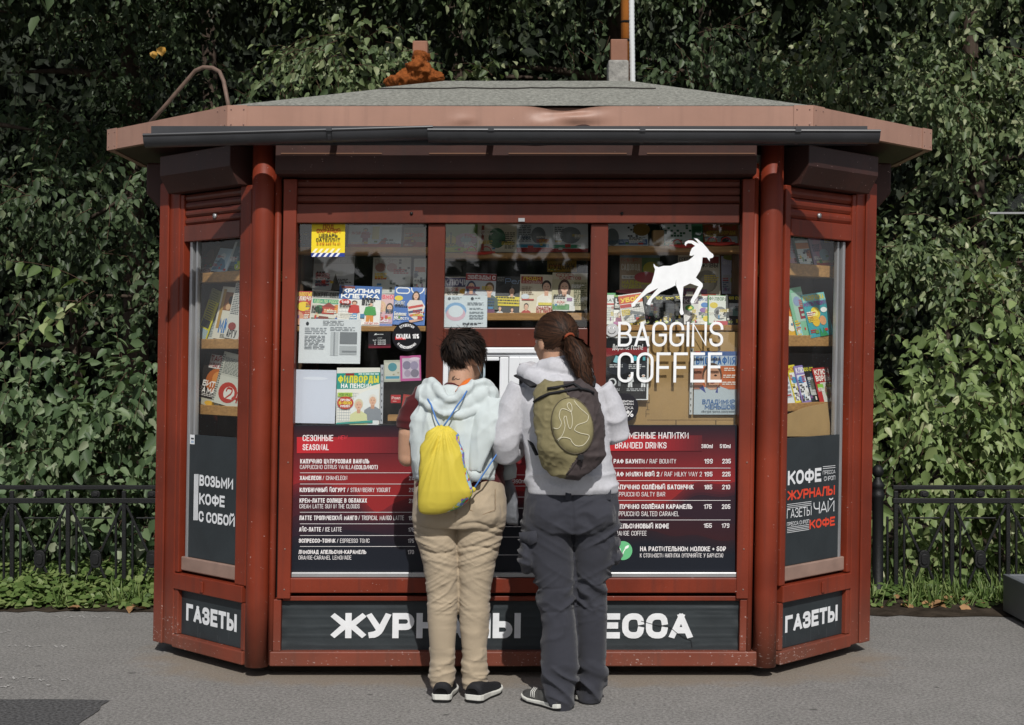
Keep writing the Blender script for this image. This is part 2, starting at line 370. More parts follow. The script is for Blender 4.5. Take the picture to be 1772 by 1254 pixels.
# ------------------------------------------------------------------ materials of the kiosk
def paint(name, color, rough=0.42, chips=0.5, grime=0.25):
    """old gloss paint: uneven colour, brush ripple, pale chips and scratches"""
    m = bpy.data.materials.new(name); m.use_nodes = True
    n, l = m.node_tree.nodes, m.node_tree.links; p = n['Principled BSDF']
    tc = n.new('ShaderNodeTexCoord')
    t = n.new('ShaderNodeTexNoise'); t.inputs['Scale'].default_value = 3.0; t.inputs['Detail'].default_value = 8; l.new(tc.outputs['Object'], t.inputs['Vector'])
    r1 = n.new('ShaderNodeMapRange'); r1.inputs[1].default_value = .3; r1.inputs[2].default_value = .7; r1.inputs[3].default_value = 1 - grime; r1.inputs[4].default_value = 1 + grime
    l.new(t.outputs[0], r1.inputs[0])
    sc = n.new('ShaderNodeVectorMath'); sc.operation = 'SCALE'; sc.inputs[0].default_value = lin(color)[:3]; l.new(r1.outputs[0], sc.inputs['Scale'])
    # chips
    mp = n.new('ShaderNodeMapping'); mp.inputs['Scale'].default_value = (60, 60, 130); l.new(tc.outputs['Object'], mp.inputs[0])
    c1 = n.new('ShaderNodeTexNoise'); c1.inputs['Scale'].default_value = 1.0; c1.inputs['Detail'].default_value = 2; l.new(mp.outputs[0], c1.inputs['Vector'])
    c2 = n.new('ShaderNodeTexNoise'); c2.inputs['Scale'].default_value = 2.2; c2.inputs['Detail'].default_value = 3; l.new(tc.outputs['Object'], c2.inputs['Vector'])
    sx = n.new('ShaderNodeSeparateXYZ'); l.new(tc.outputs['Object'], sx.inputs[0])
    low = n.new('ShaderNodeMapRange'); low.inputs[1].default_value = .35; low.inputs[2].default_value = .06; low.inputs[3].default_value = 0; low.inputs[4].default_value = .17 * chips; l.new(sx.outputs['Z'], low.inputs[0])
    ad = n.new('ShaderNodeMath'); ad.operation = 'MULTIPLY_ADD'; ad.inputs[1].default_value = .3; l.new(c2.outputs[0], ad.inputs[0]); l.new(c1.outputs[0], ad.inputs[2])
    ad2 = n.new('ShaderNodeMath'); l.new(ad.outputs[0], ad2.inputs[0]); l.new(low.outputs[0], ad2.inputs[1])
    rp = n.new('ShaderNodeMapRange'); rp.inputs[1].default_value = .905 - .02 * chips; rp.inputs[2].default_value = .935 - .02 * chips; l.new(ad2.outputs[0], rp.inputs[0])
    mx = n.new('ShaderNodeMixRGB'); mx.inputs[2].default_value = lin('#b59a94'); l.new(rp.outputs[0], mx.inputs[0]); l.new(sc.outputs[0], mx.inputs[1])
    m3 = n.new('ShaderNodeMapping'); m3.inputs['Scale'].default_value = (26, 26, 1.1); l.new(tc.outputs['Object'], m3.inputs[0])
    t4 = n.new('ShaderNodeTexNoise'); t4.inputs['Scale'].default_value = 1.0; t4.inputs['Detail'].default_value = 5; l.new(m3.outputs[0], t4.inputs['Vector'])
    r4 = n.new('ShaderNodeMapRange'); r4.inputs[1].default_value = .52; r4.inputs[2].default_value = .72; r4.inputs[3].default_value = 0; r4.inputs[4].default_value = .5 * grime / .25; l.new(t4.outputs[0], r4.inputs[0])
    m4 = n.new('ShaderNodeMixRGB'); m4.inputs[2].default_value = tuple(x * .45 + .01 for x in lin(color)[:3]) + (1,); l.new(r4.outputs[0], m4.inputs[0]); l.new(mx.outputs[0], m4.inputs[1])
    # dust thrown up on the lowest half metre
    r5 = n.new('ShaderNodeMapRange'); r5.inputs[1].default_value = .42; r5.inputs[2].default_value = .04; r5.inputs[3].default_value = 0; r5.inputs[4].default_value = .55; l.new(sx.outputs['Z'], r5.inputs[0])
    m5 = n.new('ShaderNodeMath'); m5.operation = 'MULTIPLY'; l.new(r5.outputs[0], m5.inputs[0]); l.new(c2.outputs[0], m5.inputs[1])
    m6 = n.new('ShaderNodeMixRGB'); m6.inputs[2].default_value = (.16, .12, .09, 1); l.new(m5.outputs[0], m6.inputs[0]); l.new(m4.outputs[0], m6.inputs[1])
    l.new(m6.outputs[0], p.inputs['Base Color'])
    p.inputs['Roughness'].default_value = rough; p.inputs['Specular IOR Level'].default_value = .3
    b = n.new('ShaderNodeBump'); b.inputs['Strength'].default_value = .12; b.inputs['Distance'].default_value = .004
    t3 = n.new('ShaderNodeTexNoise'); t3.inputs['Scale'].default_value = 40; t3.inputs['Detail'].default_value = 4; l.new(tc.outputs['Object'], t3.inputs['Vector'])
    l.new(t3.outputs[0], b.inputs['Height']); l.new(b.outputs[0], p.inputs['Normal'])
    MATS[name] = m
    return m
RED = paint('red_brown_paint', '#732c19', rough=.5)
BROWN = paint('dark_brown_paint', '#5e2c20', rough=.38, chips=.2)
BOXBROWN = paint('shutter_box_paint', '#3d2520', rough=.5, chips=.2)
FASCIA = paint('fascia_sheet_paint', '#9d7969', rough=.45, chips=.1, grime=.1)
FELT = mat('roofing_felt', '#8c8c84', rough=.95, spec=.1, var=.4, vscale=60, bump=.9, bscale=150)
GUTTER = mat('graphite_gutter', '#36373a', rough=.38, spec=.5, var=.15, vscale=6)
ALU = mat('aluminium', '#a9aaab', rough=.38, metal=.6, var=.1, vscale=5)
DARK = mat('dark_interior', '#1d1b19', rough=.9, spec=.1)
SILL = mat('brown_sill', '#8d7468', rough=.5, var=.15, vscale=9)
WOOD = mat('pine_shelf', '#a97f4c', rough=.6, var=.22, vscale=7, stretch=(1, 8, 14), bump=.15, bscale=30)
PVC = mat('white_pvc', '#dcdfe2', rough=.35, var=.04, vscale=5)
PLINTH = mat('dark_plinth', '#3a3129', rough=.95, spec=.1, var=.3, vscale=14)
SCREW = mat('screw_head', '#7d6158', rough=.5)

def glass_mat(name, tint=(1, 1, 1), refl=1.0, haze=0.0):
    m = bpy.data.materials.new(name); m.use_nodes = True
    n, l = m.node_tree.nodes, m.node_tree.links
    n.remove(n['Principled BSDF'])
    tr = n.new('ShaderNodeBsdfTransparent'); tr.inputs[0].default_value = tint + (1,)
    gl = n.new('ShaderNodeBsdfGlossy'); gl.inputs['Roughness'].default_value = .015
    fr = n.new('ShaderNodeFresnel'); fr.inputs[0].default_value = 1.5
    mu0 = n.new('ShaderNodeMath'); mu0.operation = 'MULTIPLY'; mu0.inputs[1].default_value = refl; l.new(fr.outputs[0], mu0.inputs[0])
    ge = n.new('ShaderNodeNewGeometry'); iv = n.new('ShaderNodeMath'); iv.operation = 'SUBTRACT'; iv.inputs[0].default_value = 1; l.new(ge.outputs['Backfacing'], iv.inputs[1])
    mu = n.new('ShaderNodeMath'); mu.operation = 'MULTIPLY'; l.new(mu0.outputs[0], mu.inputs[0]); l.new(iv.outputs[0], mu.inputs[1])
    mx = n.new('ShaderNodeMixShader'); l.new(mu.outputs[0], mx.inputs[0]); l.new(tr.outputs[0], mx.inputs[1]); l.new(gl.outputs[0], mx.inputs[2])
    last = mx
    if haze:
        # dust and smears on the pane
        df = n.new('ShaderNodeBsdfDiffuse'); df.inputs[0].default_value = (.5, .5, .5, 1)
        tc = n.new('ShaderNodeTexCoord'); mp = n.new('ShaderNodeMapping'); mp.inputs['Scale'].default_value = (5, 5, 1.6); l.new(tc.outputs['Object'], mp.inputs[0])
        t = n.new('ShaderNodeTexNoise'); t.inputs['Scale'].default_value = 2.5; t.inputs['Detail'].default_value = 7; l.new(mp.outputs[0], t.inputs['Vector'])
        rr = n.new('ShaderNodeMapRange'); rr.inputs[1].default_value = .5; rr.inputs[2].default_value = .85; rr.inputs[3].default_value = 0.001; rr.inputs[4].default_value = haze; l.new(t.outputs[0], rr.inputs[0])
        m2 = n.new('ShaderNodeMixShader'); l.new(rr.outputs[0], m2.inputs[0]); l.new(mx.outputs[0], m2.inputs[1]); l.new(df.outputs[0], m2.inputs[2]); last = m2
    l.new(last.outputs[0], n['Material Output'].inputs[0])
    MATS[name] = m
    return m
GLASS = glass_mat('window_glass', (.97, .98, .975), 2.9, .02)
GLASS_SIDE = glass_mat('side_window_glass', (.97, .98, .975), .9, .015)

# ------------------------------------------------------------------ the kiosk
kiosk = empty('newsstand_kiosk', (XC, 0.9, 0.0), 'dark red octagonal newsstand kiosk with a grey felt roof and glazed coffee window', 'kiosk')
def kpart(name, mb, bevel=0.0, parent=None, label=None): return mb.build(name, parent or kiosk, bevel=bevel, label=label)
def strip(mb, face, u0, u1, prof, m):
    """profile of (w, v) points drawn out along the wall from u0 to u1"""
    n = len(prof)
    vs = [face(u0, v, w) for w, v in prof] + [face(u1, v, w) for w, v in prof]
    mb.add(vs, [tuple(range(n)), tuple(range(n, 2 * n))[::-1]] + [(i, n + i, n + (i + 1) % n, (i + 1) % n) for i in range(n)], m)

V = lambda py: EYE - (py - HORIZ) / F_PX * DIST       # height of a picture row on the front wall
oct_body = [(-HALF, .0), (HALF, .0), (1.815, .583), (1.815, 1.2), (HALF, 1.8), (-HALF, 1.8), (-1.815, 1.2), (-1.815, .583)]
OCT = [(x + XC, y) for x, y in oct_body]

# plinth, floor, ceiling and closed rear walls
b = MB(); ins = [(XC + (x) * .93, .9 + (y - .9) * .88) for x, y in oct_body]
b.prism(ins, -.02, .075, PLINTH, lambda u, v, w: K(u, v, w)); kpart('plinth', b)
b = MB(); b.prism([(XC + (x - 0) * .975, .9 + (y - .9) * .955) for x, y in oct_body], .08, .13, PLINTH, lambda u, v, w: K(u, v, w)); kpart('floor', b)
b = MB()
for i in (2, 3, 4, 5, 6):
    (xa, ya), (xb, yb) = OCT[i], OCT[(i + 1) % 8]
    d = Vector((xb - xa, yb - ya, 0)); L = d.length; d.normalize(); nn = Vector((-d.y, d.x, 0))
    wallf = Face((xa, ya), (d.x, d.y), (-nn.x, -nn.y))
    ubox(b, wallf, .004 * (i % 2), L, .06, 2.5, -.04, .0, RED)
kpart('rear_wall', b, .004)
b = MB(); inn = [(XC + x * .975, .9 + (y - .9) * .955) for x, y in oct_body]
b.prism(inn, 2.455, 2.49, mat('pale_ceiling', '#b5b0a6', rough=.8), lambda u, v, w: K(u, v, w)); kpart('ceiling', b)
# inner display backs, so the windows look into a dark shop
b = MB(); ubox(b, FRONT, XC - 1.0, XC - .42, .12, 2.45, -.47, -.45, DARK); ubox(b, FRONT, XC + .40, XC + 1.0, .12, 2.45, -.47, -.45, DARK)
ubox(b, FRONT, XC - .415, XC + .395, .12, 2.45, -1.45, -1.43, DARK); kpart('display_back', b)
for face, s in ((RIGHT, 1), (LEFT, -1)):
    b = MB(); a0, a1 = sorted((s * .09, s * .80))
    ubox(b, face, a0, a1, .12, 2.45, -.33, -.315, mat('side_back_board', '#5a4028', rough=.8, var=.25, vscale=5)); kpart('display_back', b)

# solid wall below the windows
b = MB(); ubox(b, FRONT, XC - 1.19, XC + 1.19, .07, V(738), -.075, -.045, DARK); kpart('front_wall', b)
for face, s in ((RIGHT, 1), (LEFT, -1)):
    b = MB(); a0, a1 = sorted((s * .03, s * .85)); ubox(b, face, a0, a1, .07, .50, -.075, -.05, RED); kpart('side_wall', b)

# corner posts and the slim pipes beside them
for px, pp in ((452, 477), (1331, 1303)):
    c = FRONT.uv(px, 620, 0)[0]; b = MB()
    b.tube([FRONT(c, z, -.005) for z in (.05, .4, 1.0, 1.6, 2.2, 2.56)], .0555, RED, n=28); kpart('corner_post', b)
    c2 = FRONT.uv(pp, 620, 0.02)[0]; b = MB()
    b.tube([FRONT(c2, z, .012) for z in (.06, .6, 1.4, 2.44)], .0165, RED, n=14); kpart('corner_pipe', b)
# outer posts of the slanted sides
for face, s, pa, pb in ((RIGHT, 1, 1479, 1512), (LEFT, -1, 278, 313)):
    ua, ub = face.uv(pa, 640, .02)[0], face.uv(pb, 640, .02)[0]
    if s > 0: ua, ub = .665, .836
    else: ua, ub = -.836, -.665
    b = MB(); ubox(b, face, ua, ub, .055, 2.42, -.06, .022, RED)
    um = (ua + ub) / 2; ubox(b, face, um - .012, ub if s > 0 else um + .012, .055, 2.41, .0222, .034, RED) if s > 0 else ubox(b, face, ua, um - .002, .055, 2.41, .0222, .034, RED)
    kpart('corner_post', b, .008)

# front shutter: box, slats, guides, bottom rail
b = MB(); u0, u1 = FRONT.uv(478, 285, .1)[0], FRONT.uv(1308, 285, .1)[0]
strip(b, FRONT, u0, u1, [(-.04, 2.53), (.13, 2.53), (.13, V(300)), (.12, V(306)), (-.01, V(308)), (-.04, V(308))], BOXBROWN); box_ = kpart('shutter_box', b, .004)
b = MB()
for a, c in ((485, 660), (742, 845), (880, 1085), (1120, 1308)):
    ubox(b, FRONT, FRONT.uv(a, 270, .15)[0], FRONT.uv(c, 270, .15)[0], V(272.5), V(270.5), .1305, .134, mat('lit_edge_colour', '#6d4c38', rough=.5))  # lit edge of the box put in as lighter brown strips
kpart('painted_lit_edge', b, parent=box_)
b = MB()
def slats(b, face, u0, u1, vtop, vbot, n, m, w=.0):
    h = (vtop - vbot) / n
    for i in range(n):
        z0 = vbot + h * i
        strip(b, face, u0, u1, [(w - .012, z0 + .0005), (w + .002, z0 + .001), (w + .010, z0 + h * .3), (w + .0115, z0 + h * .55), (w + .008, z0 + h * .85), (w - .002, z0 + h * .985), (w - .012, z0 + h * .985)], m)
uA, uB = FRONT.uv(509, 350)[0], FRONT.uv(1279, 350)[0]
slats(b, FRONT, uA, uB, V(309), V(352), 3, BROWN)
sh = kpart('roller_shutter', b)
b = MB(); ubox(b, FRONT, uA, uB, V(386), V(353), -.02, .018, BROWN); rail = kpart('bottom_rail', b, .004, parent=sh)
b = MB()
for px in (712, 1076):
    b = MB(); u, v = FRONT.uv(px, 369, .018); b.tube([FRONT(u, v, .0181), FRONT(u, v, .024)], .0075, mat('lock_black', '#151312', rough=.4), n=14); kpart('lock', b, parent=sh)
b = MB(); ubox(b, FRONT, FRONT.uv(897, 380, .02)[0], FRONT.uv(908, 380, .02)[0], V(384), V(378), .0181, .03, ALU)
kpart('pull_tab', b, parent=sh)
for a, c in ((485, 508), (1280, 1301)):
    b = MB(); fbox(b, FRONT, a, 309, c, 1036, -.05, .034, RED if a < 600 else RED); o = kpart('shutter_guide', b, .004)
    for py in (330, 480, 640, 800, 950, 1020):
        b = MB(); u, v = FRONT.uv((a + c) / 2 + random.Random(py).uniform(-6, 6), py, .034); b.ball(FRONT(u, v, .0345), (.0045, .003, .0045), SCREW, 8, 5)
        kpart('screw', b, parent=o)

# window bars, transom and panes
for a, c in ((736, 766), (1018, 1048)):
    b = MB(); fbox(b, FRONT, a, 387, c, 990, -.044, -.002, BROWN); kpart('mullion', b, .005)
b = MB(); fbox(b, FRONT, 767, 567, 1017, 600, -.044, -.006, BROWN); kpart('transom', b, .005)
for a, c, t, d in ((509, 735, 387, 738), (767, 1017, 387, 566), (1049, 1279, 387, 738)):
    b = MB(); fbox(b, FRONT, a, t, c, d, -.032, -.028, GLASS); kpart('window_pane', b)
b = MB()
fbox(b, FRONT, 504, 990.5, 1278, 999, -.04, .022, ALU); kpart('sill_strip', b, .003)
b = MB(); fbox(b, FRONT, 501, 1000, 1279, 1026, -.04, .03, RED); o = kpart('rail', b, .005)
b = MB(); fbox(b, FRONT, 489, 1031.5, 1281, 1039.5, -.04, .016, RED); kpart('rail', b, .003)
b = MB(); fbox(b, FRONT, 466, 1127.5, 1310, 1153, -.05, .032, RED); kpart('rail', b, .006)
for a, c in ((471, 486), (1280, 1297)):
    b = MB(); fbox(b, FRONT, a, 1037, c, 1127, -.044, .024, RED); kpart('frame_post', b, .004)

# service window of white plastic
sw = MB()
for q in ((766, 601, 1017, 611), (766, 611, 775, 737), (1006, 611, 1017, 737)): fbox(sw, FRONT, *q, -.042, .004, PVC)
fbox(sw, FRONT, 775, 611, 1006, 617, -.04, -.01, PVC)
svc = kpart('service_window', sw, .004)
s1 = MB()
for q in ((880, 617, 898, 737), (988, 617, 1005.5, 737), (898, 617, 988, 630)): fbox(s1, FRONT, *q, -.026, .0, PVC)
s1o = kpart('sash', s1, .004, parent=svc)
s1 = MB()
for q in ((864, 617.5, 879.5, 737), (776, 617.5, 786, 737), (786, 617.5, 864, 624)): fbox(s1, FRONT, *q, -.044, -.014, PVC)
kpart('sash', s1, .004, parent=svc)
s1 = MB(); fbox(s1, FRONT, 898.5, 630.5, 987.5, 737, -.016, -.013, GLASS); kpart('window_pane', s1, parent=svc)
b = MB(); fbox(b, FRONT, 766, 738, 1017, 742, -.07, .05, PVC); kpart('counter_ledge', b, .004)

# slanted sides: shutter boxes, shutters, frames, panes, sills
for face, s in ((RIGHT, 1), (LEFT, -1)):
    U = lambda a, c: tuple(sorted((s * a, s * c)))
    X = (lambda pr, pl: pr) if s > 0 else (lambda pr, pl: pl)
    g0 = X(.09, .137)
    b = MB(); a, c = U(.08, .70); strip(b, face, a, c, [(-.04, 2.53), (.12, 2.53), (.12, 2.43), (.07, 2.345), (-.01, 2.345), (-.04, 2.345)], BOXBROWN); kpart('shutter_box', b, .004)
    b = MB(); a, c = U(g0 + .006, .631); slats(b, face, a, c, 2.342, X(2.19, 2.185), 4 if s < 0 else 3, BROWN if s < 0 else RED); so = kpart('roller_shutter', b)
    b = MB(); ubox(b, face, a, c, X(2.105, 2.10), X(2.188, 2.183), -.02, .016, RED if s > 0 else BROWN); kpart('bottom_rail', b, .004, parent=so)
    b = MB(); um = (a + c) / 2 - .03 * s
    u, v = (um, 2.215); b.tube([face(u, v, .010), face(u, v, .022)], .012, ALU, n=14); kpart('lock', b, parent=so)
    b = MB(); a, c = U(.045, g0); ubox(b, face, a, c, .426, 2.345, -.05, .018, RED); kpart('shutter_guide', b, .005)
    a, c = U(.607, .63); b = MB(); ubox(b, face, a, c, .46, 2.10, -.06, -.016, BROWN); kpart('frame_post', b, .004)
    b = MB(); a, c = U(.585, .605); ubox(b, face, a, c, .47, 2.10, -.035, -.004, ALU); kpart('sliding_track', b, .002)
    b = MB(); a, c = U(.556, .572); ubox(b, face, a, c, .47, 2.10, -.04, -.018, ALU); kpart('sliding_track', b, .002)
    b = MB(); a, c = U(g0 + .002, .555); ubox(b, face, a, c, .47, 2.10, -.034, -.030, GLASS_SIDE); kpart('window_pane', b)
    b = MB(); a, c = U(g0 + .002, .63); ubox(b, face, a, c, .44, .51, -.05, .004, SILL); kpart('window_sill', b, .006)
    b = MB(); a, c = U(.063, .664); ubox(b, face, a, c, .345, .425, -.05, .026, RED)
    u, v = s * .40, .385; ubox(b, face, u - .012, u + .012, v - .03, v + .025, .0262, .034, RED); kpart('rail', b, .005)
    b = MB(); a, c = U(.046, .664); ubox(b, face, a, c, .05, .115, -.05, .03, RED); kpart('rail', b, .006)
    b = MB(); a, c = U(.046, .078); ubox(b, face, a, c, .117, .343, -.05, .018, RED); kpart('frame_post', b, .004)
    b = MB(); a, c = U(.63, .664); ubox(b, face, a, c, .117, .343, -.05, .018, RED); kpart('frame_post', b, .004)
    b = MB(); a, c = U(.632, .664); ubox(b, face, a, c, .43, 2.34, -.05, .018, RED); kpart('shutter_guide', b, .004)
# shutter boxes of the straight side walls
for sx in (-1, 1):
    b = MB(); x = XC + sx * 1.812
    vs = [K(x + sx * q[0], y, q[1]) for y in (.66, 1.72) for q in ((0, 2.53), (.13, 2.53), (.13, 2.37), (.05, 2.28), (0, 2.28))]
    b.add(vs, [(0, 1, 2, 3, 4), (9, 8, 7, 6, 5)] + [(i, 5 + i, 5 + (i + 1) % 5, (i + 1) % 5) for i in range(5)], BOXBROWN); kpart('shutter_box', b, .01)

# roof: soffit, fascia boards with a dented front, felt hip roof
EV = [(-1.349, -.194), (1.349, -.194), (2.105, .562), (2.105, 1.25), (1.349, 2.0), (-1.349, 2.0), (-2.105, 1.25), (-2.105, .562)]
EV = [(x + XC, y) for x, y in EV]
zt, zb = 2.684, 2.582
b = MB(); P = [(XC - .385, .62), (XC + .60, .62), (XC + .60, 1.15), (XC - .385, 1.15)]
rng = random.Random(5)
vs = [K(x, y, zt + .004) for x, y in EV] + [K(x, y, 2.945) for x, y in P]
fs = [(0, 1, 9, 8), (1, 2, 9), (2, 3, 10, 9), (3, 4, 10), (4, 5, 11, 10), (5, 6, 11), (6, 7, 8, 11), (7, 0, 8), (8, 9, 10, 11)]
b.add(vs, fs, FELT)
# a lapped upper course of felt and a few torn edges
def onroof(px, py):     # point on the front slope
    for k in range(60):
        y = -.19 + .81 * k / 59; z = zt + .004 + (2.945 - zt) * k / 59
        if HORIZ - (z - EYE) * F_PX / (DIST + y) <= py: break
    return ((px - CX) * (DIST + y) / F_PX, y, z + .005)
top = [onroof(x, 153 + rng.uniform(-1, 1)) for x in range(655, 1150, 24)]
back = [(min(max(p[0], XC - .37), XC + .60), .64, 2.953) for p in top]
n = len(top); b.add(top + back, [(i, i + 1, n + i + 1, n + i) for i in range(n - 1)], FELT)
edge = [(p[0], p[1] - .002, p[2] - .006) for p in top]; b.add(top + edge, [(i, n + i, n + i + 1, i + 1) for i in range(n - 1)], mat('felt_edge', '#26231f', rough=.9))
roof = kpart('roof', b)
b = MB(); b.prism(EV, zb + .004, zb + .03, BOXBROWN, lambda u, v, w: K(u, v, w)); kpart('soffit', b, parent=roof)
for i in range(8):
    (xa, ya), (xb, yb) = EV[i], EV[(i + 1) % 8]
    d = Vector((xb - xa, yb - ya, 0)); L = d.length; d.normalize(); fc = Face((xa, ya), (d.x, d.y), (d.y, -d.x))
    b = MB()
    if i == 0:
        nu, nv = 150, 10; vs, fs_ = [], []
        def dent(u, v):
            def g(pu, pv, su, sv): return math.exp(-((u - pu) / su) ** 2 - ((v - pv) / sv) ** 2)
            pu = lambda px: (px - 886) * 6.826 / F_PX - xa
            return .55 * (-.030 * g(pu(942), .085, .07, .035) + .010 * g(pu(925), .02, .05, .03) - .034 * g(pu(1000), .09, .085, .025) + .012 * g(pu(985), .05, .05, .03)
                    - .028 * g(pu(1000), .01, .09, .025) + .012 * g(pu(790), .03, .05, .03) - .016 * g(pu(800), .01, .04, .02) + .003 * math.sin(u * 9) * (v / .1))
        for j in range(nv + 1):
            for k in range(nu + 1):
                u, v = L * k / nu, (zt - zb) * j / nv; w = .012 + dent(u, v)
                dz = -.02 * math.exp(-((u - 1.55) / .1) ** 2) * (v / .1) ** 3
                vs.append(fc(u, zb + v + dz, w))
        for j in range(nv):
            for k in range(nu):
                q = j * (nu + 1) + k; fs_.append((q, q + 1, q + nu + 2, q + nu + 1))
        b.add(vs, fs_, FASCIA, True)
        ubox(b, fc, .0, L, zb, zt, -.05, -.04, FASCIA)
    else:
        ubox(b, fc, .0, L, zb, zt, -.02, .012, FASCIA)
    ubox(b, fc, -.005, .085, zb - .002, zt + .003, .0125, .016, FASCIA); ubox(b, fc, L - .085, L + .005, zb - .002, zt + .003, .0125, .016, FASCIA)
    for uu in (.012, .07, L - .07, L - .012):
        for vv in (.015, .085): b.ball(fc(uu, zb + vv, .016), (.004, .004, .004), SCREW, 8, 5)
    kpart('fascia_board', b, parent=roof)
# roof handrail, vent stubs, foam, pipe and hose
b = MB(); y0, y1 = .48, .10
pp = lambda px, py, y: ((px - CX) * (DIST + y) / F_PX, y, EYE + (HORIZ - py) * (DIST + y) / F_PX)
path = [pp(258, 214, .52), pp(290, 178, .47), pp(325, 137, .42), pp(338, 122, .40), pp(352, 116, .38), pp(368, 117, .35), pp(380, 124, .33), pp(387, 140, .3), pp(391, 160, .26), pp(396, 186, .22)]
b.tube(path, .0105, mat('rusty_pipe', '#6b574c', rough=.6, var=.2, vscale=30), n=10); kpart('roof_handrail', b, parent=roof)
STUB = paint('stub_paint', '#8a5f4a', rough=.5)
b = MB(); yy = .8; q0, q1 = pp(714, 150, yy), pp(740, 70, yy); b.box(q0[0], q1[0], yy, yy + .09, q0[2] - .02, q1[2], STUB); stub = kpart('vent_stub', b, .004, parent=roof)
b = MB(); rg = random.Random(3); foam = mat('orange_foam', '#7d4622', rough=.95, spec=.1, var=.35, vscale=40, bump=1.0, bscale=45)
for (px, py, r_) in ((684, 141, 14), (672, 142, 9), (700, 136, 15), (722, 130, 22), (745, 132, 18), (757, 134, 11), (722, 112, 17), (731, 115, 15), (738, 122, 15), (724, 99, 13), (731, 98, 12), (712, 128, 16)):
    c = pp(px, py, yy - .03 + rg.uniform(-.03, .04)); rr = r_ * 7.8 / F_PX; b.ball(c, (rr, rr * .9, rr * .62), foam, 14, 9)
FOAM_MB = b
b = MB(); q0, q1 = pp(1056, 142, yy), pp(1087, 67, yy); b.box(q0[0] + .003, q1[0] - .003, yy + .003, yy + .09, q0[2] - .03, q1[2], STUB); kpart('vent_stub', b, .004, parent=roof)
b = MB(); q0, q1 = pp(1053, 145, yy), pp(1089, 104, yy); b.box(q0[0] - .002, q1[0] - .004, yy - .02, yy + .11, q0[2] - .03, q1[2], mat('grey_mortar', '#8a8883', rough=.95, var=.3, vscale=25, bump=.6, bscale=60)); kpart('mortar_collar', b, .01, parent=roof)
b = MB(); q0, q1 = pp(1083, 145, .9), pp(1083, -420, .9); b.tube([(q0[0], .9, q0[2] - .04), (q0[0] - .01, .9, q1[2])], .0245, paint('ochre_pipe', '#a8672a', rough=.45), n=16)
for py in (38, 70): c = pp(1083, py, .9); b.tube([(c[0], .9, c[2] - .006), (c[0], .9, c[2] + .006)], .028, DARK, n=16)
kpart('mast_pipe', b, parent=roof)
b = MB(); q0 = pp(1094, 146, .88); zs = np.arange(q0[2] - .03, pp(0, -420, .88)[2], .011)
pth, rad = [], []
for k, z in enumerate(zs): pth.append((q0[0] + .0 + .003 * math.sin(z * 5), .885, z)); rad.append(.016 if k % 2 else .0143)
b.tube(pth, rad, mat('white_hose', '#c9cccd', rough=.5), n=12); kpart('corrugated_hose', b, parent=roof)

# gutter: two half round lengths on brackets
def gutter(px0, py0, px1, py1, y, rr):
    b = MB(); a = pp(px0, py0, y); c = pp(px1, py1, y); n = 14
    prof = [(math.cos(math.pi + math.pi * k / n) * rr, math.sin(math.pi + math.pi * k / n) * rr) for k in range(n + 1)]
    prof = prof + [(x * .95, z * .95) for x, z in prof[::-1]]
    vs = [(a[0], y + u, a[2] + v) for u, v in prof] + [(c[0], y + u, c[2] + v) for u, v in prof]
    m_ = len(prof); fs = [tuple(range(m_)), tuple(range(m_, 2 * m_))[::-1]] + [(i, m_ + i, m_ + (i + 1) % m_, (i + 1) % m_) for i in range(m_)]
    b.add(vs, fs, GUTTER)
    k = len(b.f)
    b.tube([(a[0], y - rr, a[2]), (c[0], y - rr, c[2])], .0065, GUTTER, n=10)
    b.s = [True] * len(b.s)
    o = b.build('gutter', kiosk); 
    es = o.modifiers.new('split', 'EDGE_SPLIT'); es.split_angle = math.radians(35)
    return o
g1 = gutter(252, 236, 750, 222, -.315, .052); g2 = gutter(741, 227, 1519, 229, -.325, .0515)
b = MB(); b.box(-1.655, 1.63, -.262, -.257, 2.495, zb + .001, GUTTER); kpart('added_sun_stop', b, parent=roof)  # added strip that stops sunlight between fascia and gutter
for px, g, py in ((572, g1, 227), (850, g2, 227), (1110, g2, 228), (1377, g2, 229)):
    b = MB(); c = pp(px, py, -.32); rr = .0545; x0 = c[0]
    arc = [(x0, -.32 + math.cos(math.pi + math.pi * k / 12) * rr, c[2] + math.sin(math.pi + math.pi * k / 12) * rr) for k in range(13)]
    for k in range(12):
        p, q = Vector(arc[k]), Vector(arc[k + 1]); b.add([p + Vector((-.008, 0, 0)), p + Vector((.008, 0, 0)), q + Vector((.008, 0, 0)), q + Vector((-.008, 0, 0))], [(0, 1, 2, 3)], GUTTER)
    b.box(x0 - .013, x0 + .013, -.385, -.36, c[2] - .006, c[2] + .014, GUTTER)
    b.box(x0 - .014, x0 + .014, -.26, -.17, zb - .03, zb, GUTTER)
    b.build('gutter_bracket', g)

# ------------------------------------------------------------------ signs on the kiosk
SLATE = mat('slate_sign_film', '#2a3033', rough=.55, var=.22, vscale=4, bump=.25, bscale=14)
WHITE = mat('white_vinyl', '#e9ebec', rough=.5, var=.05, vscale=20)
WHITE_PANEL = mat('white_letter', '#dcdee0', rough=.55, var=.08, vscale=16)
ORANGE = mat('orange_letter', '#d8452c', rough=.55)

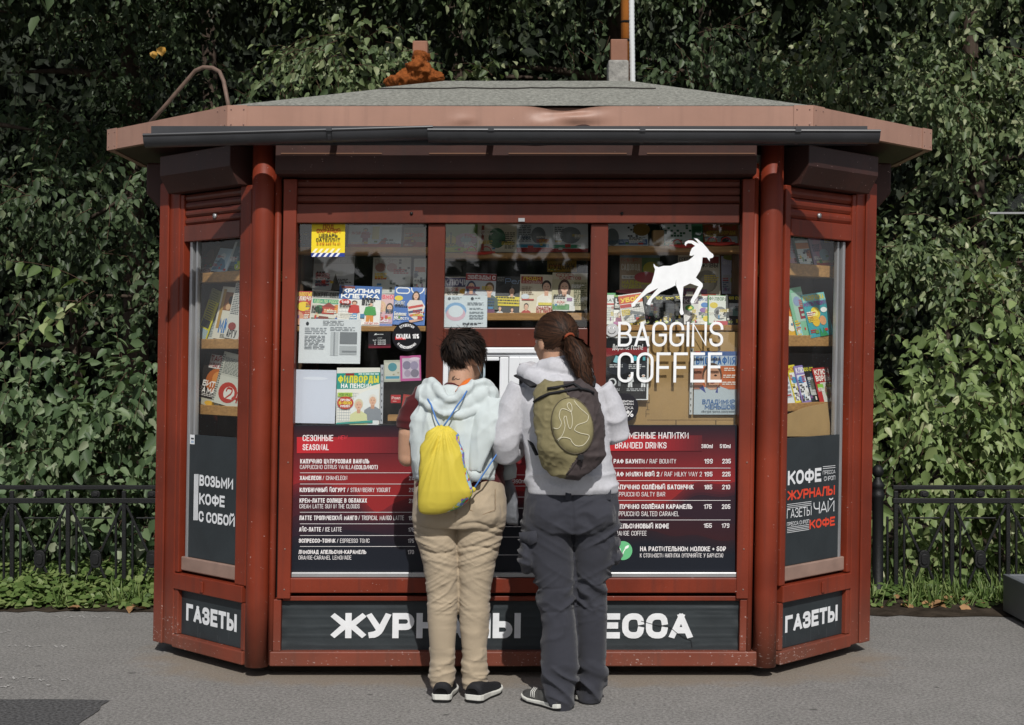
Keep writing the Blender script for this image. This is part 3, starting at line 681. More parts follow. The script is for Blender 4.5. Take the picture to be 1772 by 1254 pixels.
def stext(mb, face, text, px0, px1, py0, py1, wt, m, w, gap=.16):
    """writing on a slanted wall; py0, py1 measured at its left end"""
    u0, v1 = face.uv(px0, py0, w); v0 = face.uv(px0, py1, w)[1]
    letters(mb, face, text, u0, face.uv(px1, (py0 + py1) / 2, w)[0], v0, v1, wt, m, w, gap)
def sbar(mb, face, px0, px1, py0, py1, w, m):
    u0, v1 = face.uv(px0, py0, w); v0 = face.uv(px0, py1, w)[1]; u1 = face.uv(px1, (py0 + py1) / 2, w)[0]
    mb.add([face(u0, v0, w), face(u1, v0, w), face(u1, v1, w), face(u0, v1, w)], [(0, 1, 2, 3)], m)

# long press sign under the window: ribbed film with wrinkles and a crack
b = MB(); u0, u1, v0, v1 = XC - 1.105, XC + 1.075, V(1126), V(1040.5)
u0 = FRONT.uv(486, 1083)[0]; u1 = FRONT.uv(1280, 1083)[0]
nu, nv = 130, 34; vs, fs = [], []; rg = random.Random(8)
wr = [(rg.uniform(u0, u1), rg.uniform(v0, v1), rg.uniform(-.5, .5), rg.uniform(.05, .25), rg.uniform(.0006, .0016)) for _ in range(46)]
def film(u, v):
    h = 0.0
    for k in range(5):
        vr = v0 + (v1 - v0) * (.1 + .19 * k); h += .0018 * math.exp(-((v - vr) / .0035) ** 2)
    for (cu, cv, sl, ln, am) in wr:
        du = u - cu
        if abs(du) < ln: h += am * math.exp(-((v - cv - sl * .25 * du) / .003) ** 2) * (1 - (du / ln) ** 2)
    e = min(u - u0, u1 - u); 
    h += .004 * max(0, 1 - e / .03) * math.sin(v * 60)
    return h
SIGN_W = -.012
for j in range(nv + 1):
    for i in range(nu + 1):
        u, v = u0 + (u1 - u0) * i / nu, v0 + (v1 - v0) * j / nv; vs.append(FRONT(u, v, SIGN_W + film(u, v)))
for j in range(nv):
    for i in range(nu): q = j * (nu + 1) + i; fs.append((q, q + 1, q + nu + 2, q + nu + 1))
b.add(vs, fs, SLATE, True)
lw = lambda u, v, w: FRONT(u, v, w)
ftext(b, FRONT, 'ЖУРНАЛЫ', 574, 901, 1060.5, 1104, .25, WHITE_PANEL, SIGN_W + .0045, gap=.14)
ftext(b, FRONT, 'ПРЕССА', 957, 1198, 1061, 1104.5, .25, WHITE_PANEL, SIGN_W + .0045, gap=.14)
crack = [FRONT.uv(px, py) for px, py in ((1110, 1075), (1135, 1082), (1160, 1086), (1172, 1096), (1185, 1104), (1196, 1108), (1198, 1120))]
ribbon(b, crack, .0028, mat('crack_dark', '#1a1d1f', rough=.9), FRONT, SIGN_W + .0055)
ubox(b, FRONT, u0 + .001, u1 - .001, v0 + .001, v1 - .001, -.044, SIGN_W - .004, SLATE)
SIGN = b.build('press_sign', label='long dark grey sign with large white letters along the kiosk base', cat='sign')

def side_sign(face, s, texts, lab):
    b = MB(); a, c = sorted((s * .079, s * .651))
    ubox(b, face, a, c, .118, .343, -.044, -.006, SLATE)
    for t in texts: stext(b, face, *t[:5], .24, WHITE_PANEL, -.005, .14)
    g = random.Random(s + 4)
    for _ in range(7):      # scratches and drips
        uu = g.uniform(a + .05, c - .05); vv = g.uniform(.14, .3); ln = g.uniform(.02, .09)
        ribbon(b, [(uu, vv), (uu + g.uniform(-.003, .003), vv - ln)], .0012, mat('scratch_grey', '#5f666a', rough=.8), face, -.0048)
    return b.build('press_sign', label=lab, cat='sign')
side_sign(LEFT, -1, [('ГАЗЕТЫ', 322.5, 410, 1043.6, 1073)], 'small dark sign with white newspaper lettering low on the left slanted wall')
side_sign(RIGHT, 1, [('ГАЗЕТЫ', 1359, 1449, 1066, 1095)], 'small dark sign with white newspaper lettering low on the right slanted wall')

# boards set in the slanted windows
b = MB(); ubox(b, LEFT, -.583, -.139, .513, 1.128, -.028, -.008, SLATE); w = -.0065
stext(b, LEFT, 'ВОЗЬМИ', 345.3, 403.5, 821, 840, .21, WHITE_PANEL, w); stext(b, LEFT, 'КОФЕ', 344.8, 389, 852.5, 872, .21, WHITE_PANEL, w); stext(b, LEFT, 'С СОБОЙ', 343.8, 406.5, 883.5, 902, .21, WHITE_PANEL, w)
for k in range(4): sbar(b, LEFT, 336 + k * 2, 336.9 + k * 2, 820, 900, w, WHITE_PANEL)
b.build('coffee_board', label='dark board with three lines of white lettering in the left slanted window', cat='sign')
b = MB(); sbar(b, LEFT, 328.8, 336.8, 751.5, 768, -.006, ink('#dfe1e2')); sbar(b, LEFT, 330.5, 335.5, 757, 760, -.0057, ink('#3a3f44')); sbar(b, LEFT, 330.5, 335.5, 762, 766, -.0057, ink('#9fb0c4'))
b.build('sticker', label='tiny white sticker at the top corner of the left dark board', cat='sticker')
b = MB(); ubox(b, RIGHT, .092, .583, .513, 1.128, -.028, -.008, SLATE)
stext(b, RIGHT, 'КОФЕ', 1363.6, 1421, 814.8, 839.5, .22, WHITE_PANEL, w); stext(b, RIGHT, 'ПРЕССА', 1424, 1445.4, 814.5, 821, .11, WHITE_PANEL, w); stext(b, RIGHT, 'СИРОП', 1426, 1445, 824.5, 832, .11, WHITE_PANEL, w)
stext(b, RIGHT, 'ЖУРНАЛЫ', 1363, 1444.5, 849, 866, .22, ORANGE, w); stext(b, RIGHT, 'ГАЗЕТЫ', 1362, 1404, 881, 897, .10, WHITE_PANEL, w); stext(b, RIGHT, 'ЧАЙ', 1408, 1443.5, 869.5, 889.5, .11, WHITE_PANEL, w)
stext(b, RIGHT, 'ПРЕССА СИРОП', 1362, 1400, 903.8, 910.5, .12, WHITE_PANEL, w); stext(b, RIGHT, 'КОФЕ', 1401, 1444.5, 899.5, 915.5, .22, ORANGE, w)
for (a, c, ys) in ((1424, 1445.5, (807, 810.3)), (1362, 1404, (872.5, 875.7, 878.8)), (1362, 1400, (912.5, 915.4, 918.3, 921.2))):
    for y in ys: sbar(b, RIGHT, a, c, y, y + .9, w, WHITE_PANEL)
b.build('coffee_board', label='dark board with white and orange lettering in the right slanted window', cat='sign')

# ------------------------------------------------------------------ menu boards
def wave(px0, px1, f, ybase):
    return [(px, f(px)) for px in np.linspace(px0, px1, 40)]
def menu(px0, px1, lab, waves, head, texts, lines, extra=None):
    b = MB(); W0, W1 = -.044, -.004
    fbox(b, FRONT, px0, 735.5, px1, 990, W0, W1, ink('#161a22', .4))
    w = W1 + .0004
    P = lambda px, py, ww: FRONT(*FRONT.uv(px, py, ww), ww)
    # printed ground: dark top, red hills, navy foot (flat bands of print)
    N = 44
    c0, c1 = np.array(lin('#261b24')), np.array(lin('#8a2527'))
    y0, y1 = 736.5, 840
    for k in range(N):
        ya, yb = y0 + (y1 - y0) * k / N, y0 + (y1 - y0) * (k + 1) / N; t = (k / (N - 1)) ** 1.2
        m = mat('menu_red_%d' % k, tuple(c0[:3] * (1 - t) + c1[:3] * t), rough=.42, spec=.3)
        b.add([P(px0 + 1, yb, w), P(px1 - 1, yb, w), P(px1 - 1, ya, w), P(px0 + 1, ya, w)], [(0, 1, 2, 3)], m)
    b.add([P(px0 + 1, 925, w), P(px1 - 1, 925, w), P(px1 - 1, y1, w), P(px0 + 1, y1, w)], [(0, 1, 2, 3)], ink('#8a2527', .42))
    prev = '#8a2527'
    for f, colr in waves:      # each printed hill darkens softly over its first rows
        ca, cb = np.array(lin(prev))[:3], np.array(lin(colr))[:3]
        for k in range(6):
            w += .00012; t = (k + 1) / 6 * .55 + .45
            xs = np.linspace(px0 + 1, px1 - 1, 40); up = [P(x, min(f(x) + 4.5 * k, 988), w) for x in xs]; dn = [P(x, 989, w) for x in xs]
            b.add(up + dn, [(q_, 40 + q_, 41 + q_, q_ + 1) for q_ in range(39)], mat('menu_%s_%s_%d' % (prev[1:], colr[1:], k), tuple(ca * (1 - t) + cb * t), rough=.42, spec=.3))
        prev = colr
    w += .0003
    hx0, hx1, hy0, hy1 = head; NS = 24
    cc = np.array(lin('#b8282f'))[:3]; ce = np.array(lin('#5a2127'))[:3]
    for k in range(NS):
        t = k / (NS - 1); m = mat('menu_head_%d' % k, tuple(cc * (1 - t) + ce * t), rough=.42, spec=.3)
        xa, xb = hx0 + (hx1 - hx0) * k / NS, hx0 + (hx1 - hx0) * (k + 1) / NS
        b.add([P(xa, hy1, w), P(xb, hy1, w), P(xb, hy0, w), P(xa, hy0, w)], [(0, 1, 2, 3)], m)
    w += .0003
    WH = ink('#e6e2e2', .4)
    for t in texts:
        x0, x1, ya, yb, s, wt = t[:6]; ftext(b, FRONT, s, x0, x1, ya, yb, wt, t[6] if len(t) > 6 else WH, w, slant=t[7] if len(t) > 7 else 0)
    for (xa, xb, y) in lines:
        b.add([P(xa, y + .35, w), P(xb, y + .35, w), P(xb, y - .35, w), P(xa, y - .35, w)], [(0, 1, 2, 3)], WH)
    if extra: extra(b, w, P)
    return b.build('menu_board', label=lab, cat='menu board')
q = lambda lst: [(490 + a / 4.644, 490 + c / 4.644, 730 + t / 4.644, 730 + d / 4.644, s, wt) + tuple(rest) for (a, c, t, d, s, wt, *rest) in lst]
B_, T_ = .18, .095
left_txt = q([(157,402,104,153,'СЕЗОННЫЕ',.13), (157,366,178,226,'SEASONAL',.13), (440,512,108,140,'NEW',.12, ink('#d43a48'), .2),
 (137,692,297,333,'КАПУЧИНО ЦИТРУСОВАЯ ВАНИЛЬ',B_), (135,565,345,378,'CAPPUCCINO CITRUS VANILLA',T_), (572,760,346,380,'(COLD/HOT)',.18),
 (134,306,432,466,'ХАМЕЛЕОН',B_), (318,514,432,466,'/ CHAMELEON',T_), (133,500,528,563,'КЛУБНИЧНЫЙ ЙОГУРТ',B_), (515,862,528,563,'/ STRAWBERRY YOGURT',T_),
 (132,673,613,648,'КРЕМ-ЛАТТЕ СОЛНЦЕ В ОБЛАКАХ',B_), (131,614,660,694,'CREAM LATTE SUN IN THE CLOUDS',T_), (130,594,752,788,'ЛАТТЕ ТРОПИЧЕСКИЙ МАНГО',B_), (605,971,752,788,'/ TROPICAL MANGO LATTE',T_),
 (128,303,845,880,'АЙС-ЛАТТЕ',B_), (315,470,845,880,'/ ICE LATTE',T_), (126,420,937,970,'ЭСПРЕССО-ТОНИК',B_), (432,694,937,970,'/ ESPRESSO TONIC',T_),
 (124,668,1028,1060,'ЛИМОНАД АПЕЛЬСИН-КАРАМЕЛЬ',B_), (123,548,1073,1105,'ORANGE-CARAMEL LEMONADE',T_),
 (1011,1056,434,467,'215',.14), (1011,1056,529,562,'215',.14), (1011,1056,617,650,'210',.14), (1008,1055,755,788,'195',.14), (1005,1053,848,881,'175',.14), (1003,1051,938,971,'175',.14), (1001,1051,1028,1061,'170',.14)])
L_lines = [(490 + 135 / 4.644, 718.5, 730 + y / 4.644) for y in (408, 498, 591, 725, 818, 912, 1000)]
menu(503, 737, 'red and navy drinks menu with one price column left of both customers',
     [(lambda x: float(np.interp(x, [503, 520, 545, 570, 590, 606, 622, 636, 650, 664, 680, 700, 737], [840, 834, 832, 838, 849, 843, 856, 874, 887, 882, 871, 864, 850])), '#431c25'),
      (lambda x: float(np.interp(x, [503, 530, 560, 600, 640, 680, 737], [896, 884, 880, 892, 902, 898, 880])), '#2a1b26'), (lambda x: 930 - 13 * math.sin((x - 500) / 60.0), '#171b24')],
     (490 + 110 / 4.644, 700, 756, 784), left_txt, L_lines)
q2 = lambda lst: [(a + 540, c + 540, t, d, s, wt) + tuple(rest) for (a, c, t, d, s, wt, *rest) in q(lst)]
right_txt = q2([(160,750,82,133,'ФИРМЕННЫЕ НАПИТКИ',.13), (160,573,162,212,'BRANDED DRINKS',.13), (853,944,178,210,'380ml',.14), (1002,1087,178,210,'510ml',.14),
 (148,396,297,333,'РАФ БАУНТИ',B_), (408,650,297,333,'/ RAF BOUNTY',T_), (876,944,296,333,'199',.15), (1021,1090,296,333,'235',.15),
 (146,515,400,437,'РАФ МИЛКИ ВЭЙ 2',B_), (527,857,400,437,'/ RAF MILKY WAY 2',T_), (876,942,400,437,'195',.15), (1021,1088,400,437,'225',.15),
 (145,790,503,541,'КАПУЧИНО СОЛЁНЫЙ БАТОНЧИК',B_), (144,562,562,598,'CAPPUCCINO SALTY BAR',T_), (875,940,504,541,'185',.15), (1020,1084,504,541,'210',.15),
 (144,780,660,698,'КАПУЧИНО СОЛЁНАЯ КАРАМЕЛЬ',B_), (143,673,718,756,'CAPPUCCINO SALTED CARAMEL',T_), (873,936,661,698,'175',.15), (1018,1086,661,698,'205',.15),
 (142,592,816,855,'АПЕЛЬСИНОВЫЙ КОФЕ',B_), (142,413,875,912,'ORANGE COFFEE',T_), (872,937,814,850,'155',.15), (1016,1078,814,850,'179',.15),
 (361,1050,1000,1038,'НА РАСТИТЕЛЬНОМ МОЛОКЕ + 60₽',.165), (360,1028,1055,1088,'К СТОИМОСТИ НАПИТКА (УТОЧНЯЙТЕ У БАРИСТА)',T_)])
R_lines = [(1030 + 145 / 4.644, 1030 + 1088 / 4.644, 730 + y / 4.644) for y in (370, 471, 630, 787)]
def badge(b, w, P):
    cx, cy, rr = 1030 + 222 / 4.644, 730 + 1033 / 4.644, 76 / 4.644
    b.poly([P(cx + rr * math.cos(a), cy + rr * math.sin(a), w) for a in np.linspace(0, 2 * math.pi, 33)[:-1]], ink('#69b982', .45))
    pth = [FRONT.uv(1030 + x / 4.644, 730 + y / 4.644) for x, y in ((183, 1005), (200, 1020), (216, 1080), (228, 1040), (248, 1010), (266, 994))]
    ribbon(b, pth, .0042, ink('#eef3ee'), FRONT, w + .0004)
    b.poly([P(1030 + x / 4.644, 730 + y / 4.644, w + .0006) for x, y in ((236, 1020), (240, 1003), (256, 992), (271, 991), (268, 1008), (254, 1018))], ink('#eef3ee'))
menu(1046, 1273, 'red and navy drinks menu with two price columns and a round green badge',
     [(lambda x: 850 + 4 * math.sin(x / 17.0), '#822627'), (lambda x: 873 - 40 / (1 + math.exp(-(x - 1175) / 16.0)) + 4 * math.sin(x / 15.0), '#2b1b25'),
      (lambda x: 900 + 6 * math.sin((x - 1030) / 30.0), '#33191f'), (lambda x: 918 + (x - 1100) * .10 + 3 * math.sin(x / 13.), '#171b24')],
     (1054, 1215, 753, 780), right_txt, R_lines, badge)
menu(741, 1042, 'middle drinks menu seen in the gap between the two customers',
     [(lambda x: 845 + 5 * math.sin(x / 20.0), '#3a1c24'), (lambda x: 885 + 7 * math.sin(x / 30.0), '#171b24')], (760, 1000, 805, 826),
     [(871, 886, 811, 817, '390ml', .14), (884, 935, 829, 836, '/390ml/410ml', .12)], [(760, 1030, y) for y in (821.5, 840.8, 859.8, 879, 911, 929, 960)])

# ------------------------------------------------------------------ vinyl on the glass
WG = -.0274
b = MB(); goat = [(1285,455),(1277,473),(1250,481),(1241,484),(1243,515),(1226,492),(1214,472),(1165,470),(1160,540),(1140,610),(1092,690),(1165,755),(1168,785),(1142,830),(1102,910),(1077,940),(1070,970),(1042,973),(1033,950),(1042,925),(1062,890),(1110,800),(1120,785),(1030,753),(957,787),(950,880),(947,960),(952,1040),(962,1080),(945,1098),(925,1090),(915,1060),(925,1020),(928,960),(915,880),(888,800),(868,775),(820,800),(715,845),(622,922),(604,962),(596,982),(577,990),(563,970),(570,940),(600,900),(650,840),(685,802),(560,864),(480,932),(442,972),(431,1000),(405,1010),(394,990),(404,965),(440,930),(520,840),(570,780),(610,750),(638,660),(650,600),(636,570),(634,538),(656,565),(690,577),(740,563),(815,562),(900,530),(1010,505),(1060,465),(1075,440),(1046,455),(1025,450),(1030,415),(1050,370),(1085,346),(1045,319),(1007,316),(987,331),(984,350),(970,330),(976,305),(1010,286),(1060,288),(1100,311),(1122,321),(1100,290),(1072,262),(1110,270),(1142,300),(1165,315),(1215,370),(1240,405),(1278,435)]
b.poly([FRONT.at(1030 + x / 6.271, 370 + y / 6.271, WG) for x, y in goat][::-1], WHITE)
b.poly([FRONT.at(1030 + x / 6.271, 370 + y / 6.271, WG + .0003) for x, y in ((880, 705), (871, 760), (876, 790), (884, 800), (876, 755))], ink('#3a3a38'))
b.build('goat_decal', label='white goat silhouette sticker walking to the right on the window', cat='sticker')
for tx, x0, x1, y0, y1, wt, lab in (('BAGGINS', 247, 1390, 103, 372, .105, 'upper row of tall thin white letters under the goat'), ('COFFEE', 243, 1375, 436, 762, .092, 'lower row of tall thin white letters spelling the word coffee')):
    b = MB(); ftext(b, FRONT, tx, 1030 + x0 / 6.271, 1030 + x1 / 6.271, 540 + y0 / 6.271, 540 + y1 / 6.271, wt, WHITE, WG, gap=.30 if tx[0] == 'B' else .36)
    b.build('window_lettering', label=lab, cat='lettering')
def disc(b, face, cx, cy, r, w, m, n=36):
    u, v = face.uv(cx, cy, w); rr = r * DIST / F_PX
    b.poly([face(u + rr * math.cos(a), v + rr * math.sin(a), w) for a in np.linspace(0, 2 * math.pi, n + 1)[:-1]], m)
def arc_text(b, face, text, cx, cy, R, a0, a1, h, wt, m, w, inside=False):
    u, v = face.uv(cx, cy, w); s = DIST / F_PX; R *= s; h *= s
    n = len(text); L = abs(math.radians(a1 - a0)) * R
    def rot(x, y):
        t = math.radians(a0 + (a1 - a0) * x / L); rad = R + (-y if inside else y)
        return (u + rad * math.cos(t), v + rad * math.sin(t))
    letters(b, face, text, 0, L, 0, h, wt, m, w, rot=rot)
b = MB(); disc(b, FRONT, 704, 582, 25.5, -.0274, ink('#15151a', .35)); w = -.0270
ftext(b, FRONT, 'СКИДКА 10%', 685.5, 725, 577.5, 585.5, .17, ink('#f0f0f0'), w + .0003)
fb = [FRONT.at(x, y, w) for x, y in ((684, 587.5), (702, 587.5), (702, 584), (684, 582))]; b.poly(fb, ink('#c42b2f'))
arc_text(b, FRONT, 'СТУДЕНТАМ', 704, 582, 17.5, 128, 52, 4.6, .18, ink('#f0f0f0'), w + .0003); arc_text(b, FRONT, 'И ПЕНСИОНЕРАМ', 704, 582, 21.5, 218, 322, 4.6, .18, ink('#f0f0f0'), w + .0003, inside=True)
b.build('discount_sticker', label='round black discount sticker with a small red bar in the left pane', cat='sticker')
b = MB(); disc(b, FRONT, 1080, 705, 25, -.0274, ink('#26252b', .35)); w = -.0268
ftext(b, FRONT, 'СТУДЕНТАМ', 1064, 1096, 692.5, 696, .17, ink('#f0f0f0'), w); ftext(b, FRONT, 'И ПЕНСИОНЕРАМ', 1063, 1096.5, 697.5, 700.5, .15, ink('#f0f0f0'), w); ftext(b, FRONT, 'СКИДКА', 1065, 1096, 703, 708, .11, ink('#f0f0f0'), w); ftext(b, FRONT, '10%', 1068, 1096, 710, 721, .15, ink('#f0f0f0'), w)
b.build('discount_sticker', label='round dark discount sticker low in the right pane beside the white sleeve', cat='sticker')
b = MB(); disc(b, FRONT, 1059.2, 571, 11.5, -.0271, ink('#b9babb')); 
for dx in (-4, 4): disc(b, FRONT, 1059.2 + dx, 567, 2.2, -.0268, ink('#f2f2f2'), 14); disc(b, FRONT, 1059.2 + dx + .6, 567.3, 1.1, -.0265, ink('#111111'), 12)
ribbon(b, [FRONT.uv(1059.2 + 6.5 * math.cos(a), 571.2 + 6 * math.sin(a)) for a in np.linspace(.25, 2.9, 12)], .003, ink('#111111'), FRONT, -.0266)
b.build('smiley_sticker', label='round grey smiling face sticker at the edge of the right pane', cat='sticker')

# ------------------------------------------------------------------ printed things: magazines, papers, cards
SKIN, RG = '#e2b59a', random.Random(21)
def printed(face, box, w, base, art, label, name='magazine', cat='magazine', tilt=0.0, lean=.05, thick=.004, group=None, rough=.45, bend=0.0):
    px0, py0, px1, py1 = box; pm, xm = (py0 + py1) / 2, (px0 + px1) / 2
    ua, ub = face.uv(px0, pm, w)[0], face.uv(px1, pm, w)[0]; vb = face.uv(xm, py1, w)[1]; vt = face.uv(xm, py0, w)[1]
    Wd, Ht = ub - ua, vt - vb; c, s = math.cos(math.radians(tilt)), math.sin(math.radians(tilt))
    def T(x, y, d):
        lx, ly = (x - .5) * Wd, y * Ht
        return face(ua + Wd / 2 + lx * c + ly * s, vb - lx * s + ly * c, w - lean * y + d - bend * (2 * x - 1) ** 2)
    b = MB(); d = [0.0002]
    NB = 6 if bend else 1
    for k in range(NB):
        x0, x1 = k / NB, (k + 1) / NB
        vs = [T(x, y, q) for q in (-thick, 0) for y in (0, 1) for x in (x0, x1)]
        b.add(vs, [(0, 2, 3, 1), (4, 5, 7, 6), (0, 1, 5, 4), (2, 6, 7, 3), (0, 4, 6, 2), (1, 3, 7, 5)], ink(base, rough))
    def nxt(): d[0] += .00022; return d[0] + bend * 0
    def R(x0, y0, x1, y1, col, dd=None):
        q = dd or nxt(); m = ink(col, rough)
        N = NB
        for k in range(N):
            a, e = x0 + (x1 - x0) * k / N, x0 + (x1 - x0) * (k + 1) / N
            b.add([T(a, y0, q), T(e, y0, q), T(e, y1, q), T(a, y1, q)], [(0, 1, 2, 3)], m)
    def E(cx, cy, rx, ry, col, n=18, a0=0, a1=360):
        q = nxt(); b.poly([T(cx + rx * math.cos(a), cy + ry * math.sin(a), q) for a in np.radians(np.linspace(a0, a1, n + 1)[:-1 if a1 - a0 == 360 else None])], ink(col, rough))
    def PL(pts, col): q = nxt(); b.poly([T(x, y, q) for x, y in pts], ink(col, rough))
    asp = Ht / Wd
    for o in art:
        k = o[0]
        if k == 'r': R(*o[1:])
        elif k == 'e': E(*o[1:])
        elif k == 'poly': PL(o[1], o[2])
        elif k == 't':
            _, x0, y0, x1, y1, s_, col, wt = o; q = nxt(); m = ink(col, rough)
            letters(b, lambda u, v, dd: T(u / Wd, v / Ht, dd), s_, x0 * Wd, x1 * Wd, y0 * Ht, y1 * Ht, wt, m, q); d[0] += .0004
        elif k == 'l':
            _, x0, y0, x1, y1, n, col = o; q = nxt(); rg = random.Random(int(x0 * 999 + y0 * 777 + n)); h = (y1 - y0) / n
            for i in range(n):
                x = x0; end = x1 - (rg.random() * .3 * (x1 - x0) if rg.random() < .3 else 0)
                while x < end - .01:
                    e = min(end, x + rg.uniform(.03, .12) * (1 if Wd > .12 else 1.6)); R(x, y1 - h * i - h * .55, e, y1 - h * i, col, q); x = e + .018
        elif k == 'g':
            _, x0, y0, x1, y1, nx, ny, col, sd = o; q = nxt(); rg = random.Random(sd); cw, ch = (x1 - x0) / nx, (y1 - y0) / ny
            for i in range(nx):
                for j in range(ny):
                    if rg.random() < .27: R(x0 + cw * (i + .1), y0 + ch * (j + .1), x0 + cw * (i + .92), y0 + ch * (j + .92), col, q)
        elif k == 'grid':
            _, x0, y0, x1, y1, nx, ny, col = o; q = nxt()
            for i in range(nx + 1): xx = x0 + (x1 - x0) * i / nx; R(xx - .004, y0, xx + .004, y1, col, q)
            q = nxt()
            for j in range(ny + 1): yy = y0 + (y1 - y0) * j / ny; R(x0, yy - .003, x1, yy + .003, col, q)
        elif k == 'p':       # printed portrait: hair, shoulders, neck, face
            _, cx, cy, sz, hair, cloth, long_ = o; sx, sy = sz, sz / asp
            if long_: E(cx, cy - .25 * sy, .62 * sx, .95 * sy, hair)
            PL([(cx - 1.05 * sx, cy - 2.3 * sy), (cx - .95 * sx, cy - 1.1 * sy), (cx - .35 * sx, cy - .72 * sy), (cx + .35 * sx, cy - .72 * sy), (cx + .95 * sx, cy - 1.1 * sy), (cx + 1.05 * sx, cy - 2.3 * sy)], cloth)
            PL([(cx - .2 * sx, cy - .95 * sy), (cx - .22 * sx, cy - .3 * sy), (cx + .22 * sx, cy - .3 * sy), (cx + .2 * sx, cy - .95 * sy)], '#cf9c80')
            E(cx, cy + .12 * sy, .5 * sx, .6 * sy, hair); E(cx, cy - .05 * sy, .39 * sx, .5 * sy, SKIN)
            for e in (-.16, .16): E(cx + e * sx, cy + .03 * sy, .06 * sx, .04 * sy, '#3a2a22', 8)
            PL([(cx - .14 * sx, cy - .28 * sy), (cx, cy - .33 * sy), (cx + .14 * sx, cy - .28 * sy), (cx, cy - .24 * sy)], '#b5584e')
        elif k == 'f':       # small printed full figure
            _, cx, y0, h, top, leg, hair = o; wd = h * .22 * asp
            PL([(cx - wd * .8, y0), (cx - wd * .7, y0 + h * .45), (cx + wd * .7, y0 + h * .45), (cx + wd * .8, y0), (cx + wd * .15, y0), (cx, y0 + h * .3), (cx - wd * .15, y0)], leg)
            PL([(cx - wd * 1.3, y0 + h * .45), (cx - wd, y0 + h * .78), (cx, y0 + h * .82), (cx + wd, y0 + h * .78), (cx + wd * 1.3, y0 + h * .45), (cx + wd * .7, y0 + h * .4), (cx - wd * .7, y0 + h * .4)], top)
            E(cx, y0 + h * .92, wd * .62, h * .1, hair); E(cx, y0 + h * .885, wd * .45, h * .075, SKIN)
    if cat == 'magazine' and 'sleeve' not in label and 'headline' not in label:      # small cover lines and flashes
        rg = random.Random(label)
        for _ in range(4):
            x0, y0 = rg.choice((.04, .06, .55, .62)), rg.uniform(.04, .62); cc = rg.choice(('#f2efe6', '#2a2828', '#e3c73a', '#b4302c', '#ece8dc', '#30506e'))
            q = nxt(); hh = rg.uniform(.02, .032)
            for i in range(rg.randint(2, 4)):
                x = x0; e_ = x0 + rg.uniform(.18, .36)
                while x < e_: w_ = rg.uniform(.03, .09); R(x, y0 + i * hh * 1.6, min(x + w_, .97), y0 + i * hh * 1.6 + hh, cc, q); x += w_ + .015
        for _ in range(2):
            x0, y0 = rg.uniform(.08, .8), rg.uniform(.05, .25); R(x0, y0, x0 + rg.uniform(.06, .16), y0 + rg.uniform(.05, .12), rg.choice(('#c23b32', '#3f7fa8', '#d9b93c', '#5d8f4c', '#8a5a86', '#d9d4c6')))
    return b.build(name, label=label, cat=cat, group=group)

def cropper(ox, oy, sc): return lambda x0, y0, x1, y1: (ox + x0 / sc, oy + y0 / sc, ox + x1 / sc, oy + y1 / sc)
c1 = cropper(490, 370, 6.271); c2 = cropper(490, 540, 6.271); c3 = cropper(750, 370, 5.907); c4 = cropper(1030, 370, 6.271); c5 = cropper(1030, 540, 6.271)
cl = cropper(300, 370, 3.3); cr = cropper(1340, 370, 3.3)
WS = -.19; WM = -.31; G1 = 'magazines on the shelves of the left front pane'; G2 = 'magazines on the shelves of the middle front pane'; G3 = 'magazines on the shelves of the right front pane'
G4 = 'papers on the shelves of the left slanted window'; G5 = 'magazines on the shelves of the right slanted window'

# shelves (parts of the kiosk)
def shelf(face, px0, py0, px1, py1, wf, depth):
    b = MB(); pm = (py0 + py1) / 2; u0, u1 = face.uv(px0, pm, wf)[0], face.uv(px1, pm, wf)[0]; xm = (px0 + px1) / 2
    ubox(b, face, u0, u1, face.uv(xm, py1, wf)[1], face.uv(xm, py0, wf)[1], wf - depth, wf, WOOD); kpart('shelf', b, .003)
shelf(FRONT, 490, 427, 744, 437, WS + .06, .26); shelf(FRONT, 490, 564, 744, 573, WS + .06, .26)
shelf(FRONT, 757, 437, 1027, 446, WM + .05, .25); shelf(FRONT, 757, 541, 1027, 554, WM + .05, .25)
shelf(FRONT, 1040, 425, 1296, 436, WS + .04, .25); shelf(FRONT, 1040, 562, 1296, 572, WS + .05, .25)
shelf(LEFT, 336, 469.5, 434, 487, -.09, .22); shelf(LEFT, 336, 586, 434, 603.5, -.09, .22); shelf(LEFT, 336, 702, 434, 719, -.09, .22)
shelf(RIGHT, 1350, 457, 1452, 478, -.09, .22); shelf(RIGHT, 1350, 580, 1452, 599, -.09, .22); shelf(RIGHT, 1350, 696, 1452, 710, -.09, .22)

# left front pane
printed(FRONT, (509, 390, 536, 427), WS, '#2c3138', [('t', .2, .55, .8, .7, 'ЛОЕ', '#9aa0a6', .14), ('t', .2, .35, .9, .5, 'ОТЕЕ', '#9aa0a6', .14)], 'dark grey magazine at the far left of the top shelf behind the yellow notice', group=G1)
printed(FRONT, (602, 388, 694, 427), WS, '#dbe8ee', [('r', 0, 0, 1, .14, '#c25a55'), ('r', .62, .3, .98, .9, '#cfe0e6'), ('f', .32, .1, .75, '#b36a86', '#8a4f6a', '#2a2a33'), ('r', .45, .35, .58, .95, '#d6d69a'), ('poly', [(.55, .1), (.68, .42), (.73, .42), (.7, .1)], '#b24b48')], 'pale blue wide comic with a red foot on the top shelf of the left pane', group=G1)
printed(FRONT, (698, 392, 736, 427), WS - .01, '#a5967f', [('r', 0, 0, 1, .25, '#b5352d'), ('t', .1, .5, .9, .72, 'УДОМНО', '#d14a3a', .18), ('e', .3, .2, .3, .2, '#8d2a25')], 'brown and red magazine at the right end of the left pane top shelf', group=G1)
